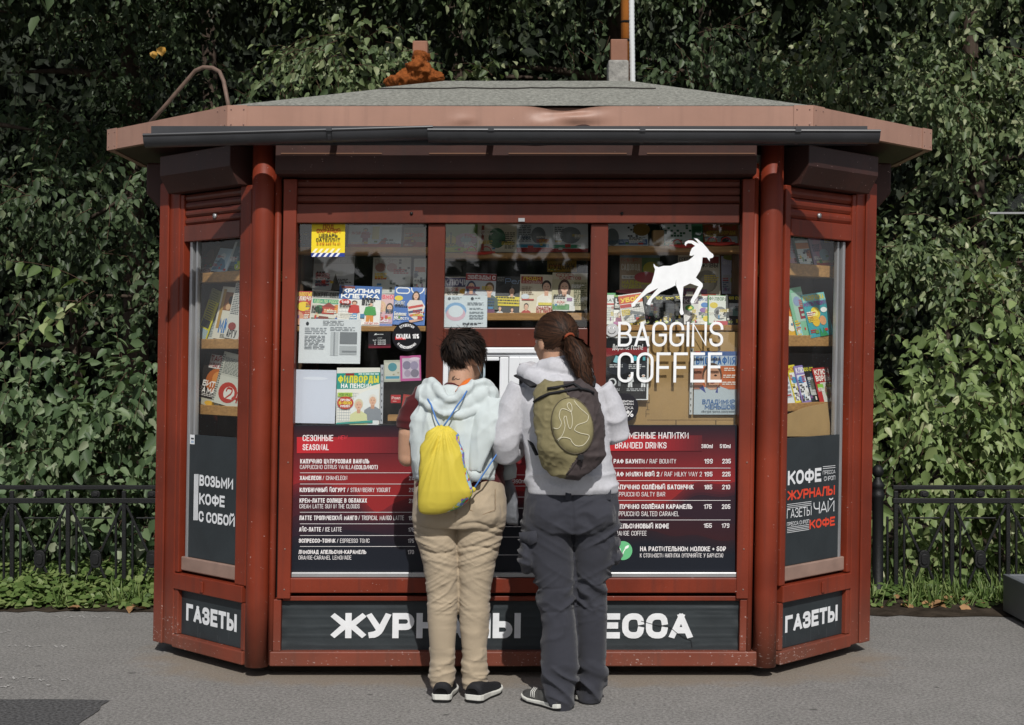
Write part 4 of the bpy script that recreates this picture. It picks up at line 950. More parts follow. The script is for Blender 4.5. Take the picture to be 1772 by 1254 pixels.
printed(FRONT, (541, 442, 612, 502), WS - .12, '#c3c8ca', [('r', 0, .78, 1, .97, '#a4a9ab'), ('t', .25, .8, .95, .95, 'МОСКОВИЯ', '#c6cacb', .12), ('l', .08, .1, .4, .55, 5, '#4a4e52'), ('poly', [(.45, 0), (.5, .3), (.55, .5), (.6, .3), (.7, 0)], '#55504a')], 'faded grey magazine standing dim behind the crossword magazine in the left pane', group=G1)
printed(FRONT, (644, 444, 710, 508), WS - .12, '#c9cec8', [('t', .05, .75, .6, .95, 'РАЗГ', '#b9b3b0', .14), ('e', .2, .72, .14, .12, '#a77f78'), ('e', .5, .72, .14, .12, '#a77f78'), ('g', .6, .6, .98, .95, 5, 5, '#3c403f', 3), ('t', .05, .5, .45, .58, '100 СУД', '#d5d8d4', .16), ('g', .45, .05, .95, .45, 6, 6, '#54605a', 4)], 'grey puzzle book with rings standing dim at the back of the left pane', group=G1)
printed(FRONT, (715, 446, 737, 506), WS - .11, '#d0d6d0', [('r', .1, .6, .9, .75, '#b8684a'), ('g', .05, .05, .95, .45, 4, 6, '#4a5560', 9)], 'narrow puzzle book half hidden beside the left mullion', group=G1)
printed(FRONT, (508, 503, 539, 562), WS, '#c2483a', [('t', .05, .86, .95, .97, 'ЗОЛОТЫЕ', '#f2d84a', .18), ('t', .05, .72, .98, .85, 'КЛЮЧИ', '#f0e6d8', .24), ('e', .5, .55, .36, .14, '#f4d32e'), ('l', .6, .1, .95, .45, 6, '#d8a27c'), ('e', .25, .2, .3, .2, '#d99a78')], 'orange red puzzle magazine at the left end of the lower shelf', group=G1, tilt=1)
printed(FRONT, (535, 502, 588, 562), WS + .008, '#d9d6cc', [('r', .02, .78, 1, .98, '#8d8f8d'), ('t', .06, .80, .96, .95, 'ВОКРУГ СВЕТА', '#26241f', .18), ('r', .05, .62, 1, .75, '#2f9a76'), ('t', .1, .64, .98, .73, 'ЕДЕМ ПО РОССИИ', '#c9e0a8', .16), ('e', .3, .45, .16, .13, '#2e7d4b'), ('e', .85, .48, .14, .12, '#d98a2a'), ('r', .38, .32, .78, .52, '#b93a2a'), ('poly', [(.34, .52), (.58, .66), (.84, .52)], '#8e2b20'), ('t', .45, .36, .72, .46, 'ПЛЁС', '#f0d6a8', .18), ('r', .05, .05, 1, .2, '#5c6a4a'), ('poly', [(.2, .1), (.28, .26), (.6, .24), (.7, .08), (.62, .16), (.3, .17)], '#7a2d22'), ('f', .22, .12, .24, '#d8c8a0', '#3b5a8a', '#222222'), ('f', .9, .02, .26, '#2d5aa0', '#2d5aa0', '#222222')], 'travel magazine with a grey masthead and a red house on its cover', group=G1, tilt=3)
printed(FRONT, (583, 494, 657, 563), WS + .016, '#eceae6', [('r', 0, .66, 1, 1, '#2c62a8'), ('r', .04, .93, .36, .99, '#7a2f26'), ('t', .08, .82, .95, .93, 'КРУПНАЯ', '#ffffff', .26), ('t', .05, .68, .95, .80, 'КЛЕТКА', '#ffffff', .26), ('e', .16, .58, .14, .08, '#c92f2a'), ('t', .07, .55, .25, .62, '148', '#ffffff', .2), ('grid', .02, .05, .5, .5, 6, 6, '#c6cac9'), ('f', .38, .1, .52, '#c7322c', '#6aa6d6', '#5a2d1c'), ('f', .76, .04, .56, '#3f9a46', '#d98a2e', '#d9dcd8'), ('r', .6, .03, 1, .1, '#f2efec'), ('t', .65, .04, .98, .09, 'РАЗГАДАЙ КУПИ', '#b5302a', .2)], 'large crossword magazine with a blue masthead and two cartoon figures', group=G1, tilt=2)
printed(FRONT, (645, 508, 683, 564), WS + .002, '#d8b6b8', [('t', .02, .84, .98, .98, 'COSMOP', '#e2566a', .24), ('p', .35, .62, .32, '#d8b890', '#cfa0a8', True), ('p', .72, .58, .30, '#3a2822', '#c9a6b6', True), ('t', .1, .12, .7, .25, '100', '#f4f4f2', .14), ('r', .3, .0, .9, .08, '#6d7fb8')], 'pink fashion magazine with two women on its cover', group=G1, tilt=2)
printed(FRONT, (679, 496, 735, 562), WS + .012, '#3f6fb8', [('t', .04, .82, .98, .99, 'OUI', '#f3f3f1', .17), ('e', .15, .70, .13, .07, '#e6cf3c'), ('p', .68, .78, .2, '#2b1c18', '#d97a68', True), ('poly', [(.42, .55), (.5, .66), (.86, .66), (.98, .5), (.92, .25), (.75, .1), (.5, .25)], '#e6dcd4'), ('poly', [(.45, .48), (.9, .56), (.93, .5), (.48, .42)], '#c9453c'), ('poly', [(.47, .36), (.9, .44), (.9, .38), (.5, .3)], '#3c4f78'), ('poly', [(.5, .27), (.84, .33), (.8, .27), (.56, .22)], '#d9685a'), ('l', .03, .5, .35, .62, 4, '#dfe6f0'), ('t', .04, .24, .42, .34, 'Больше', '#f2f4f8', .12), ('t', .04, .13, .5, .23, 'радости', '#f2f4f8', .12), ('poly', [(.5, .12), (.95, .2), (.95, .14), (.55, .06)], '#d9b09a')], 'blue glossy magazine with a dark haired woman in a patterned dress', group=G1, tilt=2)
b_ = (518, 552, 624, 629)
printed(FRONT, c2(168, 74, 838, 555), -.040, '#dfe3e6', [('l', .38, .84, .72, .96, 4, '#70757b'), ('e', .13, .89, .025, .045, '#3c4046'), ('l', .09, .64, .45, .8, 4, '#8a8f95'), ('l', .5, .72, .9, .82, 3, '#8a8f95'), ('l', .09, .3, .42, .62, 10, '#7d8288'), ('r', .66, .44, .94, .71, '#83878b'), ('r', .51, .18, .64, .71, '#c3c7ca'), ('r', .56, .18, .585, .71, '#9ca0a4'), ('r', .66, .2, .94, .4, '#b4b8bb'), ('r', .70, .25, .94, .29, '#888c90')], 'white printed information sheet with grey plans taped inside the left pane', 'notice', 'paper', lean=0, thick=.0008, tilt=.8)
printed(FRONT, c2(103, 625, 565, 1205), -.042, '#d3d8e6', [('e', .5, .84, .3, .03, '#e3e7f1')], 'blank pale sheet of paper low in the left pane', 'paper_sheet', 'paper', lean=.004, thick=.0008, tilt=1)
printed(FRONT, c2(578, 602, 1048, 1215), -.050, '#efece4', [('poly', [(0, .62), (0, .9), (1, .92), (1, .72), (.6, .63)], '#279a8e'), ('r', .2, .86, .4, .9, '#9c2f35'), ('l', .5, .86, .97, .9, 1, '#dff2ee'), ('t', .03, .73, .97, .86, 'ФИЛВОРДЫ', '#f0e23c', .2), ('t', .1, .64, .8, .72, 'НА ПЕНСИИ', '#ffffff', .2), ('grid', .02, .06, .5, .55, 9, 10, '#b4bcc2'), ('e', .98, .27, .66, .36, '#e9ecec', 30, 90, 270), ('p', .84, .42, .2, '#e6e2da', '#8c929a', False), ('p', .52, .34, .2, '#d9cfb0', '#d9dba8', False), ('r', .03, .49, .37, .56, '#b8d65a'), ('t', .06, .5, .34, .55, 'НОВИНКА!', '#4a7a2c', .2), ('e', .21, .38, .19, .115, '#c0432d'), ('t', .1, .41, .32, .45, 'ПРИЗЫ', '#ffffff', .2), ('t', .06, .35, .36, .405, '5-500', '#f4e24a', .22), ('t', .1, .30, .32, .34, 'РУБЛЕЙ', '#ffffff', .2), ('poly', [(.0, .0), (.02, .03), (.85, .07), (.85, .03)], '#3a9a90')], 'word search magazine with a smiling grey haired couple in a clear sleeve', lean=.006, thick=.003)
b = MB(); u, v0 = FRONT.uv(658, 733, -.048); v1 = FRONT.uv(658, 631, -.048)[1]; ubox(b, FRONT, u - .002, u + .012, v0, v1, -.05, -.0485, ink('#b5b9c0'))
for k in range(9): ubox(b, FRONT, u + .003, u + .007, v0 + .012 + k * .031, v0 + .022 + k * .031, -.0484, -.0481, ink('#3b3d42'))
b.build('punched_strip', label='grey punched edge of the clear sleeve beside the smiling couple magazine', cat='folder')
printed(FRONT, c2(927, 213, 1168, 388), -.036, '#1c1a1f', [('r', 0, 0, 1, .12, '#7a2436'), ('r', 0, .12, 1, .24, '#4a1d29'), ('poly', [(.24, .78), (.3, .9), (.37, .92), (.36, .8), (.3, .82)], '#e2e2e2'), ('l', .38, .78, .78, .87, 1, '#c8c8c8'), ('r', .4, .61, .62, .63, '#d8d8d8'), ('t', .2, .44, .36, .52, 'ПН-ПТ', '#e8e8e8', .2), ('t', .42, .44, .78, .52, '07:00-21:00', '#e8e8e8', .2), ('t', .27, .32, .33, .4, 'СБ', '#e8e8e8', .2), ('t', .42, .32, .78, .4, '09:00-21:00', '#e8e8e8', .2), ('t', .27, .2, .33, .28, 'ВС', '#e8e8e8', .2), ('t', .42, .2, .78, .28, '09:00-21:00', '#e8e8e8', .2)], 'small black and crimson opening hours card beside the round black sticker', 'hours_card', 'card', lean=0, thick=.0008, tilt=-1)
printed(FRONT, c2(1095, 520, 1282, 755), -.06, '#b9bcae', [('r', .05, .1, .95, .9, '#cfd0c2'), ('e', .5, .68, .26, .2, '#5f99a4'), ('r', .1, .14, .9, .26, '#5fa0b8'), ('g', .1, .3, .9, .45, 6, 2, '#a8a48c', 5)], 'silver sticker packet with a teal circle hanging in the left pane', 'sticker_packet', 'packet', lean=0, thick=.003, tilt=-1)
printed(FRONT, c2(1275, 470, 1500, 745), -.055, '#c7669e', [('r', .1, .1, .92, .9, '#cfc4d4'), ('e', .32, .62, .2, .17, '#8f8aa0'), ('e', .68, .6, .2, .17, '#a39ab4'), ('e', .35, .3, .16, .14, '#b0a2b8'), ('e', .7, .3, .2, .16, '#8a8494'), ('e', .7, .86, .26, .07, '#e6d6e6')], 'pink sticker packet hanging beside the silver packet', 'sticker_packet', 'packet', lean=0, thick=.003, tilt=-2)
printed(FRONT, c2(1168, 897, 1275, 985), -.09, '#b7262b', [('t', .1, .45, .95, .8, 'Роял', '#f2e6e0', .14), ('r', .2, .2, .6, .25, '#f2e6e0')], 'small red chocolate bar lying at the foot of the left pane', 'chocolate_bar', 'snack', lean=0, thick=.012)
printed(FRONT, c2(1262, 897, 1400, 1205), -.085, '#a62a24', [('r', .2, .6, .9, .95, '#8a4a2c'), ('e', .5, .8, .25, .1, '#c9824a'), ('r', .1, .2, .5, .25, '#e8d8c8'), ('l', .12, .28, .4, .6, 4, '#e6c8b8')], 'tall red snack packet leaning beside the chocolate bar', 'snack_packet', 'snack', lean=.02, thick=.014, tilt=7)
b = MB(); fbox(b, FRONT, 671, 718, 698, 728, -.16, -.08, WOOD); b.build('wooden_block', label='small pine block below the red snack packets', cat='block')
# yellow guarded notice
printed(FRONT, (539, 388, 597, 444), -.0262, '#e9cf2b', [('r', 0, 0, 1, .12, '#2a3f8c')] + [('poly', [(x, 0), (x + .09, .12), (x + .17, .12), (x + .08, 0)], '#e6e9ef') for x in (.02, .19, .36, .53, .70)] + [('poly', [(x, .12), (x + .1, .25), (x + .18, .25), (x + .08, .12)], '#f3ecc0') for x in (.02, .19, .36, .53, .70)] + [('t', .34, .86, .66, .99, 'ПОД', '#b5541f', .19), ('t', .15, .74, .86, .86, 'ОХРАНОЙ', '#b5541f', .19), ('t', .22, .60, .78, .71, 'ЦЕЗАРЬ', '#33362a', .19), ('t', .14, .47, .86, .58, 'САТЕЛЛИТ', '#33362a', .19), ('t', .16, .36, .86, .44, '8 812 449 74 41', '#b5541f', .17)], 'yellow security notice with blue and white stripes in the left pane', 'security_notice', 'sign', lean=0, thick=.001)

# middle front pane
printed(FRONT, (767, 386, 826, 436), WM, '#86a858', [('r', 0, 0, 1, .16, '#c9d22e'), ('e', .66, .42, .34, .26, '#b98aa4'), ('e', .22, .4, .16, .2, '#d8c63a'), ('e', .66, .44, .16, .13, '#8fb4c0'), ('r', .2, .3, .24, .7, '#3a5a2c')], 'green children magazine at the left of the middle pane top shelf', group=G2)
printed(FRONT, (826, 386, 894, 436), WM + .01, '#e0d8c0', [('e', .5, .5, .22, .36, '#2f6a44'), ('e', .45, .65, .14, .2, '#3f7a50'), ('r', .1, .05, .17, .95, '#a34a3a'), ('l', .7, .1, .95, .7, 9, '#5a5648')], 'beige magazine with a green tree on the middle pane top shelf', group=G2)
printed(FRONT, (894, 386, 957, 436), WM, '#d3dade', [('r', 0, 0, 1, .16, '#b43230'), ('r', 0, .17, .9, .28, '#3a8aa8'), ('l', .05, .35, .4, .95, 10, '#5b6266'), ('e', .6, .6, .2, .3, '#7a8084')], 'grey paper with a teal and red foot on the middle pane top shelf', group=G2)
printed(FRONT, (957, 386, 1018, 436), WM + .006, '#e2e8ea', [('r', 0, 0, 1, .13, '#b43230'), ('r', 0, .14, .8, .26, '#4a9a78'), ('e', .5, .6, .3, .3, '#8d9498'), ('l', .05, .35, .3, .9, 8, '#5b6266')], 'pale grey paper with a green and red foot ending the middle top shelf', group=G2)
printed(FRONT, (947, 449, 998, 470), WM - .1, '#a5842f', [('t', .06, .2, .94, .72, 'СУДОКУ', '#5e4a1c', .18)], 'gold topped puzzle magazine peeking up behind the others in the middle pane', group=G2)
printed(FRONT, (767, 478, 810, 541), WM, '#d8cfc0', [('r', 0, .72, 1, .98, '#4a4470'), ('t', .02, .76, .98, .93, 'КЛЮЧИ', '#d8d6de', .22), ('t', .12, .6, .6, .7, '5 515', '#b0352c', .2), ('t', .16, .5, .58, .59, 'СЛОВ', '#2e2c2a', .2), ('e', .8, .6, .16, .07, '#d6a02c'), ('g', .05, .05, .95, .45, 8, 7, '#3a3a3a', 2)], 'purple topped key word magazine at the left of the middle lower shelf', group=G2)
printed(FRONT, (803, 472, 856, 541), WM + .012, '#c3c9cf', [('r', 0, .82, 1, .99, '#a32c30'), ('t', .06, .85, .98, .95, 'ЗВЁЗДЫ С', '#e8e2e0', .2), ('p', .8, .62, .3, '#6b5236', '#4a5c50', False), ('p', .2, .66, .26, '#3c4668', '#7a6a72', True), ('r', .02, .6, .48, .66, '#a34a58'), ('l', .5, .1, .98, .38, 4, '#2f4a70'), ('r', .5, 0, 1, .1, '#6a3458')], 'star gossip magazine with a red masthead and a fair haired youth', group=G2, tilt=2)
printed(FRONT, (856, 477, 902, 542), WM + .004, '#2f3032', [('t', .35, .8, .98, .94, 'Рел', '#7d98b8', .1), ('l', .04, .84, .32, .97, 3, '#8a8c88'), ('p', .62, .6, .24, '#1e1a18', '#c9c4bc', False), ('r', 0, .2, 1, .45, '#d8c42a'), ('l', .03, .22, .98, .44, 3, '#3f3a20'), ('p', .2, .12, .12, '#8a7a68', '#c9ccd0', False), ('p', .66, .1, .12, '#2a2020', '#d8c8b8', False)], 'black magazine with a bright yellow headline band', group=G2, tilt=2)
printed(FRONT, (899, 474, 958, 541), WM + .014, '#d8cdb4', [('r', .03, .76, .66, .95, '#a33a2c'), ('t', .08, .85, .6, .94, 'ЛЮДИ', '#e8c84a', .22), ('t', .08, .77, .62, .84, 'И СУДЬБЫ', '#e8d8c8', .14), ('p', .78, .68, .28, '#332620', '#e6e2d6', False), ('l', .05, .45, .4, .68, 5, '#8a7460'), ('e', .16, .42, .12, .07, '#cfd6dc'), ('r', .06, .32, .42, .36, '#b03a34'), ('p', .2, .16, .14, '#3a2a22', '#a8322c', False), ('t', .5, .08, .98, .17, 'СЧАСТЬЕ', '#a82a24', .22), ('t', .5, 0.0, .98, .07, 'БЕЗ ЛЮБВИ', '#a82a24', .22), ('r', .55, .2, .98, .27, '#d8c84a')], 'cream magazine with a woman in a white top and a red headline', group=G2, tilt=1)
printed(FRONT, (955, 471, 1016, 536), WM + .02, '#b9b08e', [('r', 0, .82, 1, 1, '#c2b8a0'), ('t', .1, .9, .6, .98, 'СТО', '#a33a34', .2), ('t', .2, .82, .82, .9, 'СОВЕТОВ', '#a33a34', .18), ('p', .35, .62, .3, '#4a2f20', '#dcdcd8', True), ('l', .62, .1, .98, .74, 13, '#5a6038'), ('r', .02, 0, .5, .15, '#4f8a50'), ('e', .25, .2, .12, .05, '#b02f2a')], 'green tinted advice magazine with a long haired girl', group=G2, tilt=1)
printed(FRONT, (766.5, 511, 843, 566), -.040, '#d7e0e4', [('e', .29, .52, .24, .26, '#8fb3d6'), ('e', .29, .42, .22, .22, '#d9b8c4'), ('e', .29, .5, .17, .19, '#dbe3e7'), ('e', .14, .9, .035, .05, '#5c6268'), ('l', .2, .86, .45, .94, 2, '#8a9298'), ('e', .66, .9, .035, .05, '#4a5056'), ('l', .72, .88, .85, .93, 1, '#7c848a'), ('l', .55, .68, .92, .78, 3, '#8a9298')] + [('l', .6, y, .92, y + .07, 2, '#97a0a6') for y in (.54, .42, .32, .24)] + [('l', .45, .06, .9, .14, 2, '#5c6268')], 'white sheet with a pale blue and pink ring taped in the middle pane', 'notice', 'paper', lean=0, thick=.0008)
printed(FRONT, c5(-835, 560, -600, 740), -.04, '#17181c', [('t', .1, .5, .95, .8, 'КОФЕ', '#e4e4e2', .18)], 'black coffee card inside the white service window', 'card', 'card', lean=0, thick=.002)
for nm, px0, px1, py, wv, lab in (('basket_clip', 801, 857, 437, WM + .06, 'red plastic clip on the middle pane upper shelf'), ('basket_clip', 1158, 1210, 425, WS + .05, 'red plastic clip left on the right pane upper shelf'), ('basket_clip', 1218, 1272, 421, WS + .05, 'red plastic clip at the right end of the right pane upper shelf')):
    b = MB(); a = FRONT.uv(px0, py, wv); c = FRONT.uv(px1, py, wv); L = c[0] - a[0]; cm = ink('#c23026', .35)
    b.tube([FRONT(a[0] + L * t, a[1] + .004 - .006 * math.sin(t * math.pi), wv) for t in np.linspace(0, 1, 9)], [.003, .006, .008, .009, .009, .009, .008, .006, .003], cm, n=8)
    for t0, t1 in ((.12, .42), (.55, .88)): b.tube([FRONT(a[0] + L * (t0 + (t1 - t0) * t), a[1] + .008 + .022 * math.sin(t * math.pi) ** .5, wv) for t in np.linspace(0, 1, 9)], .0025, cm, n=6)
    b.build(nm, label=lab, cat='clip')

# right front pane
printed(FRONT, (1049, 386, 1122, 425), WS, '#dde4e6', [('g', .45, .4, .95, .98, 8, 6, '#2c302f', 11), ('r', .3, .05, .98, .3, '#4a6a9a'), ('l', .32, .1, .95, .28, 3, '#c9d4de'), ('e', .15, .4, .16, .4, '#6d7476'), ('e', .85, .75, .2, .3, '#8a6a2c')], 'white and blue puzzle magazine at the left of the right pane top shelf', group=G3)
b = MB(); fbox(b, FRONT, 1130, 398, 1149, 424, WS - .08, WS - .005, mat('carton', '#a9875a', rough=.8)); b.build('carton_box', label='small brown carton between puzzle magazines on the right top shelf', cat='box')
printed(FRONT, (1149, 386, 1217, 424), WS, '#4f9a6c', [('r', .02, .1, .72, 1, '#e6eeea'), ('g', .02, .15, .72, .98, 9, 7, '#2f6a4a', 12), ('r', .74, .4, .98, .9, '#2f6a44'), ('l', .75, .1, .98, .36, 3, '#b8ccc0')], 'green crossword magazine with a wide white grid on the right top shelf', group=G3)
printed(FRONT, (1218, 386, 1280, 424), WS, '#8a5a2c', [('t', .05, .72, .95, .92, 'ГОВОРНЫЕ', '#b8402c', .22), ('t', .1, .5, .9, .68, 'КРОССВОРДЫ', '#c9a23a', .2), ('r', .05, .1, .95, .42, '#a8b0b0'), ('e', .6, .28, .12, .14, '#3a3a3a'), ('r', 0, 0, 1, .1, '#b5322a')], 'brown and red crossword magazine at the right of the right top shelf', group=G3)
printed(FRONT, c4(268, 425, 706, 858), WM - .03, '#a08a6e', [('r', 0, .9, 1, 1, '#6d8a98'), ('r', .55, .5, 1, .9, '#5f7a50'), ('e', .78, .62, .2, .18, '#a8a23a'), ('t', .04, .58, .5, .74, 'САДОВОД', '#cfccbc', .12), ('t', .04, .8, .46, .88, 'МИР', '#b04a3c', .12), ('r', .05, .36, .5, .45, '#d8d6cc'), ('t', .07, .38, .48, .43, 'ТЕМА НОМЕРА', '#3a3a38', .18), ('t', .05, .22, .85, .32, 'МАЛИНОВЫЕ', '#c9c23c', .2), ('t', .05, .12, .55, .21, 'ЧУДЕСА', '#c9c23c', .2), ('e', .4, .04, .5, .06, '#a83a44'), ('e', .66, .4, .3, .14, '#a8444a')], 'gardening magazine with yellow headline at the back of the right pane', group=G3, tilt=.5)
printed(FRONT, c4(908, 425, 1360, 900), WM - .03, '#d8cfb6', [('r', .0, .76, 1, .95, '#bfb7a2'), ('t', .02, .82, .44, .92, 'СЕКРЕТЫ', '#2e2c2a', .18), ('t', .55, .68, .96, .78, 'ЖИВЫ', '#33302c', .18), ('r', .55, .78, .98, .93, '#a02f2c'), ('e', .68, .36, .26, .26, '#8d8672'), ('e', .68, .3, .18, .2, '#a59d88'), ('e', .62, .34, .03, .02, '#4a463c'), ('e', .74, .34, .03, .02, '#4a463c'), ('r', .55, .02, .9, .08, '#b5432c'), ('r', .1, .05, .4, .2, '#a0525a')], 'beige magazine with a faded old portrait behind the goat', group=G3)
printed(FRONT, c4(1380, 450, 1570, 865), WM - .03, '#b9b8d0', [('e', .5, .97, .4, .08, '#8f9440'), ('t', .05, .77, .98, .87, 'ФИЛВО', '#d8d8e2', .16), ('e', .75, .58, .22, .09, '#5a5c62'), ('e', .75, .57, .12, .04, '#c3c5c8'), ('e', .6, .36, .16, .07, '#b9b83a'), ('r', .05, .05, .5, .5, '#a9abb2')], 'lilac puzzle magazine with a raccoon at the back right of the right pane', group=G3)
row = [((1047, 506, 1066, 561), '#dfe2dd', [('r', 0, .94, 1, 1, '#4a9a58'), ('t', .05, .72, .95, .82, 'КАТ', '#4a4e50', .18), ('r', .0, .62, 1, .67, '#c2443a'), ('l', .1, .1, .9, .55, 6, '#b9bcb8')], 'white and green magazine at the left end of the right pane lower row', 0),
 ((1062, 510, 1094, 562), '#efeeea', [('r', 0, .5, 1, .93, '#1f1f20'), ('t', .08, .74, .9, .88, 'ШЕ', '#f2f2f0', .26), ('t', .08, .58, .95, .72, 'ЧУВ', '#f2f2f0', .26), ('r', 0, .93, 1, 1, '#7aa83c'), ('p', .3, .35, .2, '#3a2a2a', '#8a4a6a', True), ('p', .75, .3, .18, '#1f1a1a', '#2a2a2a', False), ('r', .0, .0, .5, .1, '#b06a9a')], 'black and white magazine with heavy letters in the lower right row', 2),
 ((1078, 507, 1119, 565), '#e0ddd8', [('r', 0, .72, 1, .97, '#c94f22'), ('t', .08, .76, .9, .9, 'УБОЙ', '#f2d23a', .24), ('r', .02, .6, .5, .7, '#b5302a'), ('grid', .1, .15, .95, .58, 7, 6, '#a8aaa8'), ('poly', [(.1, .3), (.45, .5), (.98, .38), (.98, .3), (.5, .4), (.15, .22)], '#6f7274'), ('r', .2, 0, .75, .13, '#3a2c14'), ('t', .26, .02, .68, .11, 'ВО', '#e8d24a', .2)], 'tilted orange headed crossword magazine in the lower right row', -8)]
for k, (x0, x1) in enumerate(((1114, 1136), (1131, 1151), (1148, 1168), (1165, 1187), (1257, 1283))):
    row.append(((x0, 508 + (k % 3), x1, 562), '#16171a', [('t', .18, .84, .92, .94, '100 СУ' if k == 4 else '100', '#e2d23a', .22), ('r', .2, .3, .98, .72, '#bfc3c4'), ('r', .45, .3, .98, .58, ('#6a8a94', '#2b2c2e', '#9fa4a6', '#2b2c2e', '#5c8078')[k]), ('grid', .2, .3, .98, .72, 4, 4, '#6f7476'), ('e', .3, .1, .14, .05, '#b8c24a')],
        ('first black number puzzle book from the left beside the tilted orange magazine', 'second black number puzzle book from the left behind the goat rear legs', 'third black number puzzle book from the left in the lower row', 'fourth black number puzzle book from the left behind the goat front leg', 'black number puzzle book at the right end of the lower row')[k], 1))
row += [((1184, 511, 1210, 561), '#d7d3d0', [('r', 0, .72, 1, .98, '#6a5a68'), ('t', .06, .74, .95, .9, 'КЛУ', '#d6cfd0', .2), ('e', .4, .58, .3, .1, '#4f9a48'), ('e', .42, .58, .16, .05, '#e2d23a'), ('g', .1, .05, .9, .45, 5, 6, '#2c2c2e', 14)], 'grey puzzle magazine with a green oval in the lower right row', 0),
 ((1207, 511, 1229, 561), '#e4e2d8', [('r', 0, 0, .08, 1, '#d8d03a'), ('t', .1, .82, .95, .94, 'ФИЛ', '#3f5f9a', .2), ('e', .6, .68, .3, .09, '#3a7ac0'), ('e', .5, .5, .3, .08, '#8a5aa0'), ('e', .7, .2, .26, .1, '#e0c82e'), ('l', .1, .3, .9, .42, 3, '#6a6c70')], 'yellow edged word puzzle magazine in the lower right row', 1),
 ((1225, 510, 1260, 562), '#4f8a48', [('r', .06, .06, .94, .98, '#d9ddd4'), ('t', .06, .82, .96, .94, 'ФИЛВОРД', '#3c6a3c', .18), ('e', .3, .66, .2, .1, '#d8bf2e'), ('e', .62, .4, .32, .22, '#77797a'), ('e', .5, .42, .11, .07, '#26272a'), ('e', .76, .42, .11, .07, '#26272a'), ('e', .63, .31, .12, .08, '#d4d6d4'), ('e', .63, .33, .05, .03, '#1b1b1d'), ('r', .3, .0, .98, .14, '#b5303a')], 'green edged magazine with a raccoon in the lower right row', 2)]
for k, (bx, base, art, lab, tl) in enumerate(row): printed(FRONT, bx, WS + .012 * (k % 3), base, art, lab, group=G3, tilt=tl)
b = MB(); CARD = mat('cardboard', '#a98a5c', rough=.85, var=.1, vscale=6, bump=.15, bscale=20)
fbox(b, FRONT, 1046, 574, 1284, 737, -.082, -.075, CARD)
for px in (1169, 1238): fbox(b, FRONT, px, 727, px + 1.5, 736, -.0749, -.0742, ink('#4a3b26'))
fbox(b, FRONT, 1120, 726, 1270, 727, -.0749, -.0744, ink('#6d5636'))
vt = lambda u, v, w: FRONT(u, v, w)
letters(b, FRONT, 'THIS', *(0, .11), *(0, .018), .12, ink('#3d3022'), -.0743, rot=lambda x, y: (FRONT.uv(1124, 720, -.07)[0] - y, FRONT.uv(1124, 722, -.07)[1] + x))
b.build('cardboard_sheet', label='brown cardboard sheet closing the lower right pane', cat='cardboard')
printed(FRONT, c5(108, 262, 580, 952), -.038, '#e6e8e8', [('r', .015, .015, .96, .975, '#1b1c20'), ('poly', [(.015, .68), (.015, .82), (.5, .8), (.96, .84), (.96, .66), (.5, .74)], '#8c2a30'), ('poly', [(.015, .5), (.3, .62), (.6, .54), (.96, .62), (.96, .4), (.6, .45), (.3, .38), (.015, .44)], '#30333a'), ('t', .16, .79, .86, .88, 'Дорогие гости!', '#f0efee', .16), ('poly', [(.18, .6), (.24, .7), (.34, .68), (.28, .58)], '#8fc6d2'), ('e', .68, .655, .06, .045, '#4fb8c8', 6), ('r', .86, .62, .92, .7, '#5ab0b8'), ('l', .1, .5, .4, .56, 2, '#c9cacc'), ('l', .54, .48, .92, .56, 3, '#c9cacc'), ('e', .17, .28, .095, .065, '#d8dadb'), ('e', .17, .28, .06, .04, '#1b1c20'), ('r', .3, .22, .36, .34, '#8a8d90'), ('f', .58, .2, .2, '#e4e5e6', '#e4e5e6', '#e4e5e6'), ('f', .88, .2, .2, '#e4e5e6', '#e4e5e6', '#e4e5e6'), ('l', .1, .14, .34, .18, 2, '#b9bbbd'), ('l', .5, .13, .92, .18, 2, '#b9bbbd')], 'black poster with white pictograms and a red wave in the right pane', 'poster', 'poster', lean=0, thick=.001)
printed(FRONT, c5(1072, 425, 1535, 1110), -.058, '#b9c2c6', [('r', 0, .93, 1, 1, '#3a5f98'), ('r', .02, .95, .14, 1, '#b5303a'), ('r', 0, .77, 1, .93, '#b4c4d2'), ('t', .04, .79, .97, .92, 'БИОГРАФИЯ', '#2d66a8', .2), ('r', .2, .4, 1, .77, '#c2693c'), ('r', 0, .4, .2, .77, '#a8705a'), ('poly', [(0, 0), (0, .34), (.2, .42), (.38, .46), (.5, .38), (.6, .45), (.8, .4), (1, .26), (1, 0)], '#b6c2c8'), ('poly', [(.12, .42), (.22, .46), (.28, .34)], '#3d4a8a'), ('poly', [(.56, .45), (.5, .35), (.56, .34)], '#3d4a8a'), ('e', .42, .62, .23, .2, '#5a463a'), ('e', .42, .58, .2, .19, '#cf9f82'), ('r', .24, .5, .6, .56, '#cf9f82'), ('e', .34, .62, .035, .015, '#3a2c26'), ('e', .5, .62, .035, .015, '#3a2c26'), ('poly', [(.36, .5), (.42, .485), (.5, .5), (.43, .515)], '#8a4f44'), ('l', .7, .68, .97, .74, 2, '#f0e6da'), ('l', .68, .57, .97, .63, 2, '#f0e6da'), ('l', .66, .46, .97, .52, 2, '#f0e6da'), ('t', .2, .165, .96, .24, 'ВЛАДИМИР', '#3f6aa0', .17), ('t', .26, .085, .96, .16, 'МЕНЬШОВ', '#3f6aa0', .17), ('t', .18, .035, .96, .07, '«Фигура третья, разлучная»', '#5c6670', .14)], 'biography magazine with a man in a grey shirt in a clear sleeve', lean=0, thick=.003)
b = MB(); u, v0 = FRONT.uv(1193, 717, -.05); v1 = FRONT.uv(1193, 602, -.05)[1]; ubox(b, FRONT, u, u + .015, v0, v1, -.0565, -.0545, ink('#c4c7c6'))
